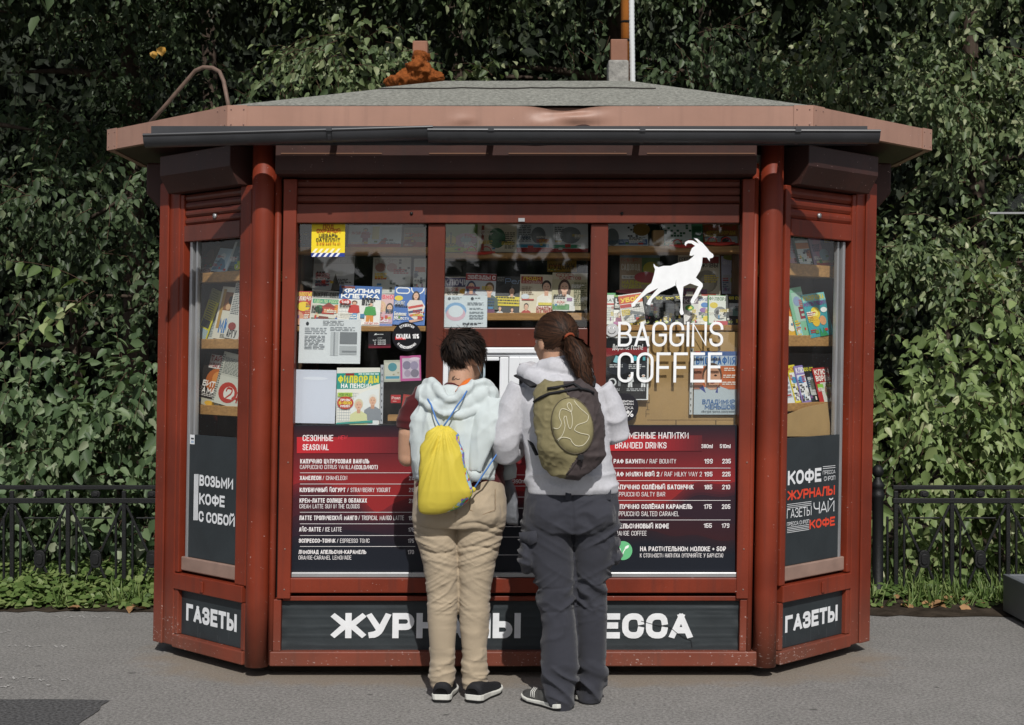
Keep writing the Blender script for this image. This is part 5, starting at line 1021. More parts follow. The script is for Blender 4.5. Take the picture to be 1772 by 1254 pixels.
for k in range(11): ubox(b, FRONT, u + .004, u + .008, v0 + .01 + k * .029, v0 + .021 + k * .029, -.0544, -.0541, ink('#45443c'))
b.build('punched_strip', label='white punched sleeve edge beside the biography magazine', cat='folder')

# left slanted window
WL = -.11
def lp(box, *a, **k): k.setdefault('group', G4); return printed(LEFT, cl(*box), k.pop('w', WL), *a, **k)
lp((140, 175, 215, 335), '#5d4a3a', [('r', 0, 0, 1, .2, '#c9b8b0'), ('t', .05, .03, .95, .17, 'Любить', '#8a3a4a', .16), ('e', .5, .6, .3, .25, '#7a5c48')], 'brown magazine at the left of the top shelf in the left slanted window', tilt=3)
lp((212, 195, 302, 330), '#a9bfca', [('e', .4, .65, .18, .14, '#d0d6d6'), ('poly', [(.05, .1), (.3, .6), (.6, .5), (.9, .1)], '#5c8298'), ('e', .5, .3, .05, .04, '#8a2a2a'), ('r', .8, .1, .95, .95, '#c9d4d8')], 'light blue magazine on the top shelf in the left slanted window', tilt=6, w=-.10)
lp((300, 150, 400, 328), '#48544a', [('r', .1, .1, .9, .8, '#5c6a70'), ('e', .6, .2, .2, .15, '#a8b83a'), ('r', 0, .1, .12, .95, '#b9c0bc'), ('g', .2, .3, .9, .8, 5, 5, '#8a9698', 3)], 'dark green magazine on the top shelf in the left slanted window', tilt=5)
lp((128, 425, 185, 716), '#cfc62c', [('r', 0, .78, 1, 1, '#8a8a52'), ('l', .2, .4, .8, .95, 12, '#6a6a2c'), ('r', .1, .25, .9, .4, '#3a3a36'), ('e', .4, .12, .35, .1, '#7a98b0'), ('r', .5, .02, .95, .22, '#9fb0b4')], 'yellow folded newspaper tilted on the middle shelf of the left slanted window', 'newspaper', 'newspaper', tilt=16)
lp((175, 440, 225, 716), '#b9c0bc', [('l', .1, .05, .9, .5, 14, '#6c7478'), ('r', .1, .55, .9, .75, '#7a5a48')], 'pale grey newspaper behind the yellow one in the left slanted window', 'newspaper', 'newspaper', tilt=8, w=-.125)
lp((220, 415, 310, 714), '#d0cbba', [('r', .2, .55, .95, .9, '#8a5c3a'), ('e', .7, .75, .16, .08, '#2f2a26'), ('e', .6, .62, .14, .06, '#c9a27a'), ('r', .12, .2, .3, .95, '#b08a4a'), ('t', .3, .12, .85, .4, 'МК', '#2f6fae', .2), ('l', .5, .02, .95, .1, 3, '#5a5a56')], 'newspaper with blue initials on the middle shelf of the left slanted window', 'newspaper', 'newspaper', tilt=5, w=-.10)
lp((290, 395, 400, 714), '#c7c4ba', [('l', .05, .42, .45, .98, 18, '#4f5458'), ('l', .5, .5, .75, .95, 12, '#3f3f40'), ('e', .85, .75, .1, .06, '#a83a3a'), ('t', .1, .02, .6, .16, 'АРГУ', '#2c2c2e', .2), ('e', .3, .22, .2, .07, '#8a3a34'), ('r', .75, .0, 1, .45, '#b98a78')], 'large grey newspaper beside the blue initials in the left slanted window', 'newspaper', 'newspaper', tilt=6, w=-.09)
lp((125, 805, 265, 1092), '#2e2723', [('r', .2, .73, 1, 1, '#d6cfc8'), ('t', .22, .87, .98, .98, 'ТАЙНЫ', '#9a2c30', .24), ('t', .22, .75, .98, .84, 'И ЗАГАДКИ', '#9a2c30', .2), ('e', .62, .5, .4, .24, '#b5632c'), ('e', .7, .55, .24, .14, '#d28a48'), ('t', .14, .36, .98, .48, 'БИТВА', '#f0ebe4', .22), ('t', .04, .23, .98, .35, 'ЗА МАРС', '#f0ebe4', .22), ('l', .04, .16, .98, .22, 2, '#d6cfc8'), ('r', 0, 0, 1, .13, '#b8b4a0'), ('e', .12, .07, .12, .06, '#4a68a0'), ('e', .6, .05, .2, .05, '#d8a83a')], 'dark newspaper with an orange planet on the lower shelf of the left window', 'newspaper', 'newspaper', tilt=6)
lp((218, 800, 372, 1093), '#c3c2b4', [('r', .08, .55, .95, .93, '#b7b6a8'), ('l', .12, .58, .92, .9, 13, '#5c5f5c'), ('e', .5, .25, .34, .2, '#b03a2e'), ('e', .55, .24, .2, .13, '#d6d4c8'), ('t', .42, .1, .95, .36, '24', '#b03a2e', .16), ('l', .0, .02, .1, .95, 22, '#6a6c68')], 'grey newspaper with a red circle on the lower shelf of the left window', 'newspaper', 'newspaper', tilt=8, w=-.095)
lp((352, 960, 400, 1096), '#c9c68a', [('l', .1, .1, .9, .9, 8, '#8a8a5a')], 'small yellowish paper at the right of the lower left shelf', 'newspaper', 'newspaper', tilt=10, w=-.12)
# right slanted window
WR = -.11
def rp(box, *a, **k): k.setdefault('group', G5); return printed(RIGHT, cr(*box), k.pop('w', WR), *a, **k)
rp((84, 90, 155, 292), '#b0a4a8', [('r', 0, 0, 1, .2, '#c99a98'), ('l', .1, .3, .9, .9, 8, '#8d8d98')], 'pinkish magazine at the left of the top shelf in the right slanted window', tilt=-3)
rp((143, 72, 225, 300), '#38503f', [('t', .05, .8, .95, .97, '1001', '#a9b8ac', .15), ('l', .1, .72, .9, .78, 1, '#9fb0a2'), ('r', .1, .0, .98, .66, '#cdd2cc'), ('r', .1, .45, .98, .6, '#c2783a'), ('g', .1, .0, .98, .44, 5, 7, '#262a2c', 6), ('r', .7, .2, .98, .4, '#a8603a')], 'dark green crossword magazine on the top shelf of the right slanted window', tilt=-4, w=-.10)
rp((235, 72, 368, 300), '#a48ea4', [('t', .05, .86, .95, .97, 'КРЕСТЫ', '#8a5a72', .2), ('e', .3, .5, .2, .25, '#c08aa0'), ('e', .65, .55, .2, .25, '#6f6a8a'), ('e', .5, .3, .2, .15, '#8fb4c0'), ('r', .1, .02, 1, .1, '#c24a3c'), ('r', .1, .1, 1, .15, '#d8cf9a')], 'lilac comic on the top shelf of the right slanted window', tilt=-4)
rp((70, 440, 155, 696), '#d6a63a', [('r', 0, .75, 1, 1, '#5f8a48'), ('e', .5, .3, .36, .2, '#efe6d0'), ('e', .6, .55, .3, .12, '#d8862c'), ('poly', [(.7, 0), (.9, .2), (1, .05), (1, 0)], '#7a4a9a')], 'yellow and orange children magazine on the middle shelf of the right window', tilt=-4)
rp((135, 418, 215, 697), '#7fb592', [('r', .2, .3, 1, .9, '#9fbfae'), ('t', .5, .35, .95, .6, 'В', '#8a2c3a', .22), ('e', .5, .72, .25, .1, '#8a9ab8'), ('r', 0, 0, .4, .25, '#8fc6cc')], 'pale green comic on the middle shelf of the right window', tilt=-7, w=-.10)
rp((212, 452, 342, 697), '#3f9aa2', [('r', 0, .82, 1, 1, '#7fc2c2'), ('t', .05, .85, .95, .97, 'РАСКРАСКА', '#d8c83a', .22), ('t', .02, .72, .98, .82, 'МУЛЬТЯШКИ', '#7a3a8a', .24), ('e', .42, .55, .2, .14, '#e2c93a'), ('e', .36, .36, .16, .12, '#dfb438'), ('e', .66, .36, .14, .11, '#d69a6a'), ('e', .42, .55, .1, .07, '#f0e27a'), ('e', .8, .6, .14, .06, '#eef0ec'), ('poly', [(.4, 0), (.45, .2), (.55, .05), (.6, .2), (.75, 0)], '#2f8a58')], 'turquoise comic with yellow flowers on the middle shelf of the right window', tilt=-6, w=-.088)
rp((70, 868, 120, 1082), '#d5d8da', [('l', .1, .1, .9, .8, 6, '#8a9096'), ('r', .2, .2, .8, .24, '#b0403a')], 'white paper at the left of the lower shelf in the right window', 'newspaper', 'newspaper', tilt=-5)
rp((124, 863, 168, 1076), '#d9c93a', [('r', .1, .05, .98, .8, '#e0e0da'), ('t', .1, .83, .95, .96, 'КН', '#b5642c', .2), ('e', .5, .6, .3, .09, '#4a8ab0'), ('g', .1, .05, .95, .5, 5, 8, '#26282a', 7)], 'yellow crossword book on the lower shelf of the right window', tilt=-4)
rp((164, 866, 214, 1076), '#8a7ab0', [('r', .1, .05, .98, .75, '#dedfe0'), ('t', .1, .8, .98, .95, 'КЛЮ', '#e6e2ea', .2), ('e', .5, .62, .36, .1, '#4f8ac0'), ('g', .1, .05, .95, .5, 5, 8, '#26282a', 8)], 'purple crossword book on the lower shelf of the right window', tilt=-4, w=-.10)
rp((206, 868, 268, 1076), '#1f1f21', [('t', .05, .86, .95, .96, '100 СТ', '#d8cf3a', .2), ('r', .25, .2, .95, .7, '#b9bcb8'), ('r', .4, .35, .75, .62, '#5a5f52'), ('grid', .25, .2, .95, .7, 4, 5, '#787c7a')], 'black puzzle book on the lower shelf of the right window', tilt=-2)
rp((266, 878, 356, 1076), '#b3302f', [('r', .25, .02, .98, .58, '#cfd0c4'), ('t', .06, .8, .96, .96, 'КЛЮЧ', '#f0eae2', .22), ('t', .06, .62, .96, .78, 'ВОРДЫ', '#f0eae2', .22), ('e', .6, .3, .16, .2, '#8a6a50'), ('g', .72, .3, .98, .58, 3, 5, '#26282a', 9), ('r', .05, .42, .4, .54, '#8ac04a'), ('r', .8, .0, 1, .12, '#d0cf3a')], 'red key word magazine at the right of the lower shelf in the right window', tilt=-2, w=-.09)
b = MB(); pl = [RIGHT.uv(1340 + x / 3.3, 370 + y / 3.3, -.06) for x, y in ((60, 1150), (170, 1105), (300, 1078), (322, 1270), (60, 1270))]
b.prism(pl, -.062, -.056, CARD, RIGHT); b.build('cardboard_piece', label='torn brown cardboard piece below the lower shelf of the right window', cat='cardboard')

# ------------------------------------------------------------------ soft solids: union, smoothing, folds
def W3(px, py, y): D = DIST + y; return Vector(((px - CX) * D / F_PX, y, EYE + (HORIZ - py) * D / F_PX))
def ring(py, pl, pr, y, ry, e=2.2):
    D = DIST + y; x0, x1 = (pl - CX) * D / F_PX, (pr - CX) * D / F_PX
    return (EYE + (HORIZ - py) * D / F_PX, (x0 + x1) / 2, y, (x1 - x0) / 2, ry, e)
def solid(mb, voxel=.006, smooth=4):
    me = bpy.data.meshes.new('tmp'); me.from_pydata([tuple(p) for p in mb.v], [], mb.f); me.update()
    o = bpy.data.objects.new('tmp', me); COL.objects.link(o)
    rm = o.modifiers.new('r', 'REMESH'); rm.mode = 'VOXEL'; rm.voxel_size = voxel; rm.adaptivity = 0
    sm = o.modifiers.new('s', 'SMOOTH'); sm.factor = .5; sm.iterations = smooth
    dg = bpy.context.evaluated_depsgraph_get(); dg.update()
    m2 = bpy.data.meshes.new_from_object(o.evaluated_get(dg))
    n = len(m2.vertices); Vv = np.empty(n * 3); m2.vertices.foreach_get('co', Vv); Vv = Vv.reshape(-1, 3)
    Nn = np.empty(n * 3); m2.vertex_normals.foreach_get('vector', Nn); Nn = Nn.reshape(-1, 3)
    F = [tuple(p.vertices) for p in m2.polygons]
    bpy.data.objects.remove(o); bpy.data.meshes.remove(me); bpy.data.meshes.remove(m2)
    return Vv, Nn, F
def _h(i, j, k, seed):
    with np.errstate(over='ignore'):
        h = (i.astype(np.uint32) * np.uint32(374761393) + j.astype(np.uint32) * np.uint32(668265263) + k.astype(np.uint32) * np.uint32(2246822519) + np.uint32(seed * 3266489917 % 4294967296))
        h = (h ^ (h >> np.uint32(13))) * np.uint32(1274126177); h = h ^ (h >> np.uint32(16))
    return h.astype(np.float64) / 4294967295.0
def vnoise(P, seed=1):
    P = np.asarray(P); I = np.floor(P).astype(np.int64); f = P - I; f = f * f * (3 - 2 * f); out = 0
    for a in (0, 1):
        for b in (0, 1):
            for c in (0, 1):
                w = (f[:, 0] if a else 1 - f[:, 0]) * (f[:, 1] if b else 1 - f[:, 1]) * (f[:, 2] if c else 1 - f[:, 2])
                out = out + w * _h(I[:, 0] + a, I[:, 1] + b, I[:, 2] + c, seed)
    return out
def ridge(P, seed=1): r_ = 1 - np.abs(2 * vnoise(P, seed) - 1); return (r_ ** 2.2) * 2 - .9
def sstep(x, a, b): t = np.clip((x - a) / (b - a), 0, 1); return t * t * (3 - 2 * t)
def band(z, a, b, s=.05): return sstep(z, a - s, a + s) * (1 - sstep(z, b - s, b + s))
def finish(V_, F, m, name, parent=None, label=None, mats=None, pick=None, **kw):
    b = MB()
    if pick is None: b.add(V_, F, m, True)
    else:
        b.v = [tuple(p) for p in V_]; ids = [b.mi(x) for x in mats]
        for f in F: b.f.append(list(f)); b.m.append(ids[pick[f[0]]]); b.s.append(True)
    return b.build(name, parent, label=label, **kw)

def fabric(name, color, rough=.9, var=.08, vscale=14, weave=900, sheen=.15, streak=(1, 1, 1), bump=.25):
    m = mat(name, color, rough=rough, spec=.15, var=var, vscale=vscale, bump=bump, bscale=weave, stretch=streak)
    m.node_tree.nodes['Principled BSDF'].inputs['Sheen Weight'].default_value = sheen
    return m
SKINM = mat('skin', '#b68e75', rough=.5, spec=.35, var=.06, vscale=25, bump=.08, bscale=300)
SKINM.node_tree.nodes['Principled BSDF'].inputs['Subsurface Weight'].default_value = .08
SKINM.node_tree.nodes['Principled BSDF'].inputs['Subsurface Radius'].default_value = (.012, .004, .002)
def hair_mat(name, c0, c1, rough):
    m = bpy.data.materials.new(name); m.use_nodes = True; n, l = m.node_tree.nodes, m.node_tree.links; p = n['Principled BSDF']
    g_ = n.new('ShaderNodeNewGeometry'); mx = n.new('ShaderNodeMixRGB'); mx.inputs[1].default_value = lin(c0); mx.inputs[2].default_value = lin(c1); l.new(g_.outputs['Random Per Island'], mx.inputs[0]); l.new(mx.outputs[0], p.inputs['Base Color'])
    p.inputs['Roughness'].default_value = rough; p.inputs['Specular IOR Level'].default_value = .2; return m
HAIR_D = hair_mat('dark_hair', '#0e0a08', '#2a1f18', .68)
HAIR_B = hair_mat('brown_hair', '#1c120c', '#4a3122', .6)
KHAKI_T = fabric('beige_cotton', '#a69781', var=.06, vscale=5)
GREY_T = fabric('slate_trouser_cloth', '#36373e', var=.08, vscale=6, rough=.8)
MINT = fabric('mint_fleece', '#c0c9c9', var=.03, vscale=8)
GREYH = fabric('heather_grey_jersey', '#bbbbc0', var=.06, vscale=90, weave=500)
MAROON = fabric('maroon_jersey', '#4a1a1d', var=.05)
SHOE_BLK = mat('black_shoe_mesh', '#1b1c20', rough=.7, bump=.3, bscale=500)
SHOE_WHT = mat('white_rubber', '#cfcfc8', rough=.55, var=.08, vscale=30)
SHOE_OUT = mat('black_outsole', '#141414', rough=.8)

def hand(b, wrist, fwd, down, side, m):
    """palm, four unequal bent fingers and a thumb; fwd along the fingers, down = palm side, side = thumb side"""
    f, d, s = Vector(fwd).normalized(), Vector(down).normalized(), Vector(side).normalized(); w = Vector(wrist)
    b.tube([w - f * .01, w + f * .02, w + f * .05, w + f * .085], [.026, .034, .039, .036], m, n=14, flat=.42) if abs(f.z) < .9 else b.tube([w, w + f * .085], .034, m, n=12)
    for k, (off, L) in enumerate(((.030, .066), (.010, .076), (-.010, .071), (-.029, .056))):
        p0 = w + f * .08 + s * off; p1 = p0 + f * L * .45 + d * .006; p2 = p1 + (f * .75 + d * .6).normalized() * L * .33; p3 = p2 + (f * .4 + d * .9).normalized() * L * .25
        b.tube([p0 - f * .02, p0, p1, p2, p3], [.009, .0092, .0086, .0078, .0062], m, n=8)
    t0 = w + f * .025 + s * .028; t1 = t0 + (f * .6 + s * .75 + d * .15).normalized() * .035; t2 = t1 + (f * .9 + s * .25 + d * .3).normalized() * .028
    b.tube([t0 - s * .012, t0, t1, t2], [.013, .0125, .0105, .0075], m, n=8)

def head(b, C, yaw, tilt, m, s=1.0):
    """skull, jaw, nose, brow, ears; yaw turns the face from +Y"""
    cy, sy = math.cos(yaw), math.sin(yaw)
    def H(x, y, z): return Vector((C[0] + (x * cy + y * sy) * s, C[1] + (-x * sy + y * cy) * s, C[2] + (z + y * tilt) * s))
    def ball(x, y, z, rx, ry, rz):
        from mathutils import Matrix
        b.ball(H(x, y, z), (rx * s, ry * s, rz * s), m, 20, 14, rot=Matrix.Rotation(-yaw, 3, 'Z'))
    ball(0, -.005, .02, .074, .092, .088); ball(0, .045, -.03, .062, .05, .075); ball(0, .035, -.075, .048, .052, .036)
    ball(0, .072, .012, .05, .024, .02); ball(0, .095, -.022, .012, .02, .022); ball(0, .1, -.034, .016, .013, .009)
    for k in (-1, 1): ball(k * .04, .066, -.03, .02, .02, .02); ball(k * .077, -.004, -.015, .010, .020, .032); ball(k * .082, -.010, -.010, .005, .012, .022)
    ball(0, .086, -.058, .022, .012, .006); ball(0, .085, -.066, .018, .012, .006); ball(0, .078, -.092, .02, .016, .014)
    return H
def face_parts(H, body, s=1.0):
    for k in (-1, 1):
        b = MB(); b.ball(H(k * .031, .083, -.002), .0105 * s, mat('eye_white', '#d9d4cc', rough=.25), 12, 8); b.ball(H(k * .031, .0905, -.002), (.0055 * s, .0045 * s, .0055 * s), mat('iris', '#2b211b', rough=.2), 10, 6); b.build('eye', body)
    b = MB(); L = mat('lips', '#a5604f', rough=.45)
    b.tube([H(-.022, .094, -.061), H(-.01, .0985, -.058), H(0, .0995, -.0595), H(.01, .0985, -.058), H(.022, .094, -.061)], [.002, .0038, .004, .0038, .002], L, n=6)
    b.tube([H(-.02, .094, -.063), H(0, .099, -.067), H(.02, .094, -.063)], [.002, .0048, .002], L, n=6); b.build('lips', body)

def strands(b, H, R3, region, flow, length, n, width, m, lift=.02, seed=1, steps=5, lo=1.0):
    g = random.Random(seed); R3 = Vector(R3)
    made = 0
    while made < n:
        d = Vector((g.gauss(0, 1), g.gauss(0, 1), g.gauss(0, 1))).normalized()
        if not region(d): continue
        made += 1; L = length(d) * g.uniform(.75, 1.2); st = L / steps; p = Vector((d.x * R3.x, d.y * R3.y, d.z * R3.z)); pts = []
        off = g.uniform(lo, lo + .06); jit = Vector((g.uniform(-1, 1), g.uniform(-1, 1), g.uniform(-1, 1))) * .22
        for k in range(steps + 1):
            q = Vector((p.x / R3.x, p.y / R3.y, p.z / R3.z)).normalized()
            e = off + lift * (k / steps) ** 1.3
            pts.append((Vector((q.x * R3.x, q.y * R3.y, q.z * R3.z)) * e, Vector((q.x / R3.x, q.y / R3.y, q.z / R3.z)).normalized()))
            fl = flow(q) + jit; nn = pts[-1][1]; fl = fl - nn * fl.dot(nn)
            if fl.length < 1e-4: break
            p = Vector((q.x * R3.x, q.y * R3.y, q.z * R3.z)) + fl.normalized() * st
        vs = []
        for k, (p_, nn) in enumerate(pts):
            t = (pts[min(k + 1, len(pts) - 1)][0] - pts[max(k - 1, 0)][0]); sd = t.cross(nn)
            if sd.length < 1e-7: sd = Vector((1, 0, 0))
            sd = sd.normalized() * width * (1 - .75 * (k / steps) ** 2)
            vs += [H(*(p_ + sd)), H(*(p_ - sd))]
        b.add(vs, [(2 * k, 2 * k + 1, 2 * k + 3, 2 * k + 2) for k in range(len(pts) - 1)], m, True)

def shoe(heel, yaw, L, wd, upper, name_parent, kind):
    """running shoe: outsole, white midsole, dark upper; heel on the ground, yaw turns the toe from +Y towards +X"""
    f, s = Vector((math.sin(yaw), math.cos(yaw), 0)), Vector((math.cos(yaw), -math.sin(yaw), 0)); O = Vector(heel)
    P = lambda a, c, z: O + f * a * L + s * c + Vector((0, 0, z))
    prof = [(0, .55), (.03, .75), (.1, .88), (.25, .84), (.42, .80), (.58, .92), (.72, 1.0), (.85, .92), (.94, .68), (.985, .38), (1, .12)]
    toe = lambda a: .012 * max(0, (a - .7) / .3) ** 2 + .004 * max(0, (.12 - a) / .12)
    def layer(b, z0, z1, g0, g1, m):
        out = [(a, c) for a, c in prof] + [(a, -c) for a, c in prof[::-1]]; vs = []
        for z, g in ((z0, g0), (z1, g1)): vs += [P(a * (1 + (g - 1) * .3) - (g - 1) * .15, c * wd * g, (z(a) if callable(z) else z)) for a, c in out]
        n = len(out); b.add(vs, [tuple(range(n))[::-1], tuple(range(n, 2 * n))] + [(i, (i + 1) % n, n + (i + 1) % n, n + i) for i in range(n)], m)
    mid = (lambda a: toe(a) + .036 - .012 * sstep(np.float64(a), .2, .7)) if kind else (lambda a: toe(a) + .030 - .008 * sstep(np.float64(a), .2, .7))
    ub = MB(); rings = []
    hh = [(.0, .62, .062), (.04, .8, .078), (.12, .86, .088), (.24, .82, .092), (.36, .78, .088), (.48, .82, .076), (.60, .9, .064), (.74, .93, .054), (.86, .82, .046), (.95, .56, .038), (.99, .2, .030)]
    n = 14; vs, fs = [], []
    for a, c, h in hh:
        base = float(mid(a)) - .004
        for k in range(n):
            t = math.pi * k / (n - 1); vs.append(P(a, c * wd * .97 * math.copysign(abs(math.cos(t)) ** .8, math.cos(t)), base + (h - base + toe(a)) * max(0.0, math.sin(t)) ** .75))
    for i in range(len(hh) - 1):
        for k in range(n - 1): fs.append((i * n + k, i * n + k + 1, (i + 1) * n + k + 1, (i + 1) * n + k))
    fs += [tuple(range(n)), tuple(range((len(hh) - 1) * n, len(hh) * n))[::-1]]
    ub.add(vs, fs, upper, True); sh = ub.build('shoe', name_parent)
    b = MB(); layer(b, lambda a: toe(a) + .010, mid, 1.0, 1.06, SHOE_WHT); b.build('midsole', sh, bevel=.003)
    b = MB(); layer(b, lambda a: toe(a) + .0005, lambda a: toe(a) + .0098, .93, .99, SHOE_OUT); b.build('outsole', sh)
    return sh, P

# ------------------------------------------------------------------ left customer: mint hoodie over the shoulders, beige trousers
YL = -.46
hc = W3(803, 616, YL + .02)
b = MB(); HY = math.radians(40)
HL = head(b, hc, HY, -.10, SKINM)
b.tube([W3(797, 690, YL + .01), W3(798, 660, YL + .005), W3(800, 635, YL + .012), W3(802, 615, YL + .02)], [.075, .060, .056, .058], SKINM, n=20)
b.loft([ring(690, 735, 860, YL, .07), ring(740, 738, 848, YL, .09), ring(800, 745, 842, YL, .09), ring(860, 735, 858, YL, .1), ring(905, 738, 852, YL, .1)], SKINM)
for (xa, xb, xc) in ((762, 766, 765), (832, 823, 821)): b.tube([W3(xa, 900, YL), W3(xb, 1030, YL + .01), W3(xc, 1195, YL + .03)], [.075, .05, .036], SKINM, n=14)
arm_l = [W3(736, 688, YL), W3(716, 715, YL - .015), W3(706, 750, YL - .02), W3(704, 786, YL), W3(712, 787, YL + .07), W3(724, 765, YL + .20), W3(730, 752, YL + .27)]
b.tube(arm_l, [.052, .046, .043, .040, .037, .030, .025], SKINM, n=16); b.ball(W3(704.5, 790, YL + .005), (.041, .041, .045), SKINM)
arm_r = [W3(846, 690, YL), W3(850, 725, YL + .01), W3(851, 785, YL + .04), W3(850, 790, YL + .1), W3(845, 765, YL + .22), W3(838, 752, YL + .28)]
b.tube(arm_r, [.05, .045, .037, .035, .029, .025], SKINM, n=16)
hand(b, arm_l[-1], (.12, 1, -.05), (0, -.1, -1), (1, 0, 0), SKINM); hand(b, arm_r[-1], (-.12, 1, -.05), (0, -.1, -1), (-1, 0, 0), SKINM)
V_, N_, F_ = solid(b, .005, 3)
person_l = finish(V_, F_, SKINM, 'person', label='shorter person with cropped dark hair, draped mint hoodie and beige trousers', cat='person')
face_parts(HL, person_l)
# tattoo: a small inked line on the nape
def on_surface(px, py, y0, V_, reach=.02):
    t = W3(px, py, y0); d = (V_[:, 0] - t.x) ** 2 + (V_[:, 2] - t.z) ** 2 + 0.02 * np.maximum(V_[:, 1] - (y0 - .3), 0); return V_[np.argmin(d)]
tp = []
for (x, y) in ((782, 656), (784, 652), (787, 650), (785, 654), (783, 657), (787, 656), (789, 654), (791, 656), (794, 656), (796, 655)):
    q = on_surface(x, y, YL, V_); tp.append((W3(x, y, q[1]).x, q[1] - .0015, W3(x, y, q[1]).z))
b = MB(); b.tube(tp, .0012, mat('tattoo_ink', '#22282c', rough=.6), n=5); b.build('tattoo', person_l)

# trousers
b = MB()
lL = [(900, 713, 791, .115), (930, 718, 791, .106), (955, 727, 792.5, .097), (990, 735, 794, .088), (1025, 739, 794, .079), (1071, 739.5, 791, .074), (1120, 744, 787.5, .069), (1148, 745, 786, .064), (1162, 742, 788, .068), (1172, 742, 788, .068), (1182, 745, 785, .064), (1189, 747, 783, .06)]
lR = [(900, 790, 876, .115), (930, 790, 869, .106), (955, 791, 861, .097), (990, 793, 855, .088), (1025, 794.5, 848, .079), (1071, 795, 847, .074), (1120, 799, 842.5, .069), (1148, 799.5, 845, .066), (1162, 799, 845.5, .068), (1175, 800, 844, .067), (1190, 800, 842, .06)]
for lg, k in ((lL, 0), (lR, 1)):
    rr = []
    for py, a, c, ry in lg: rr.append(ring(py, a, c, YL + .012 + .02 * max(0, (py - 1000) / 190), ry, 2.3))
    b.loft(rr[::-1], KHAKI_T, n=28)
b.loft([ring(py, a, c, YL, ry, 2.4) for py, a, c, ry in ((826, 717, 871, .10), (845, 716, 874, .115), (870, 714, 876, .13), (897, 712.5, 876, .135), (910, 716, 872, .12))][::-1], KHAKI_T, n=32)
for px in (752, 834): b.ball(W3(px, 884, YL - .055), (.088, .085, .095), KHAKI_T)
V_, N_, F_ = solid(b, .005, 5)
z = V_[:, 2]; pyv = HORIZ - (z - EYE) * F_PX / (DIST + YL); xl = V_[:, 0]; mid = W3(792, 950, YL).x; sd = np.sign(xl - mid)
P1 = np.stack([xl * 4 + 7, V_[:, 1] * 4, (z - sd * (xl - mid) * .35 + .012 * vnoise(V_ * 9, 5)) * 34], 1)
P2 = np.stack([xl * 9, V_[:, 1] * 6, (z + sd * (xl - mid) * .6) * 42], 1)
P3 = np.stack([xl * 7, V_[:, 1] * 5, z * 60], 1)
d = .0045 * ridge(P1, 3) * band(pyv, 905, 985, 22) + .0040 * ridge(P2, 8) * band(pyv, 985, 1055, 18) + .0022 * ridge(P3, 4) * band(pyv, 1030, 1090, 12)
d += .0014 * ridge(P1 * 1.9 + 5, 53) * band(pyv, 900, 1060, 25) + .0012 * ridge(P2 * 1.8 + 3, 54) * band(pyv, 930, 1080, 20) + .0009 * ridge(np.stack([xl * 11 + z * 9, V_[:, 1] * 8, z * 30 - xl * 20], 1), 55)
P4 = np.stack([xl * 26, V_[:, 1] * 12, z * 9], 1); d += .005 * ridge(P4, 12) * band(pyv, 1085, 1150, 15)
P5 = np.stack([xl * 8, V_[:, 1] * 8, (z + .1 * (xl - mid) * sd) * 50], 1); d += .0045 * ridge(P5, 6) * band(pyv, 1140, 1184, 7) + .004 * ridge(np.stack([xl * 14 + z * 22, V_[:, 1] * 9, z * 22 - xl * 9], 1), 56) * band(pyv, 1125, 1186, 9)
d += .003 * ridge(np.stack([xl * 14, V_[:, 1] * 9, z * 16], 1), 15) * band(pyv, 840, 905, 20)
seam = np.exp(-((xl - W3(790, 870, YL).x) / .004) ** 2) * (V_[:, 1] < YL) * band(pyv, 835, 905, 4); d -= .006 * seam
for cy_, sl in ((903, .10), (917, .05), (948, -.03)):       # deep folds under the seat
    yy = pyv - cy_ - sl * 60 * np.abs(xl - mid) / .2 + 6 * np.sin((xl - mid) * 20); d -= .007 * np.exp(-(yy / 3.0) ** 2) * (V_[:, 1] < YL + .02) * sstep(np.abs(xl - mid), .0, .03)
d *= .66 * np.where(pyv > 1120, 1.1, .25 + 1.35 * sstep(vnoise(V_ * np.array([7, 7, 9]) + 3, 77), .25, .7))
V_ = V_ + N_ * d[:, None]
tro = finish(V_, F_, KHAKI_T, 'trousers', person_l)
b = MB(); wl_ = []
for px0, px1 in ((727, 770), (813, 857)):       # stitched back pockets
    for a, c in (((px0, 845), (px0, 882)), ((px0, 882), (px0 + 20, 891)), ((px0 + 20, 891), (px1, 882)), ((px1, 882), (px1, 845))):
        pts = []
        for t in np.linspace(0, 1, 7):
            x, y = a[0] + (c[0] - a[0]) * t, a[1] + (c[1] - a[1]) * t; q = on_surface(x, y, YL, V_); pts.append((W3(x, y, q[1]).x, q[1] - .0005, W3(x, y, q[1]).z))
        b.tube(pts, .0011, mat('beige_stitch', '#8d7457', rough=.9), n=4)
b.build('pocket_stitching', tro)
# maroon T-shirt: hem below the hoodie, neckline, left sleeve
b = MB(); b.loft([ring(py, a, c, YL + .01, ry, 2.4) for py, a, c, ry in ((842, 717, 871, .112), (835, 716, 873, .118), (815, 718, 872, .12), (780, 722, 864, .115), (700, 735, 855, .09), (672, 760, 835, .07), (660, 772, 824, .062))], MAROON, n=32)
sl = [W3(748, 682, YL + .02), W3(731, 689, YL + .0), W3(716, 706, YL - .012), W3(707, 728, YL - .02), W3(705, 742, YL - .02)]; b.tube(sl, [.05, .056, .053, .050, .048], MAROON, n=18)
V_, N_, F_ = solid(b, .006, 4); d = .006 * ridge(np.stack([V_[:, 0] * 9, V_[:, 1] * 9, V_[:, 2] * 22], 1), 5); finish(V_ + N_ * d[:, None], F_, MAROON, 't_shirt', person_l)
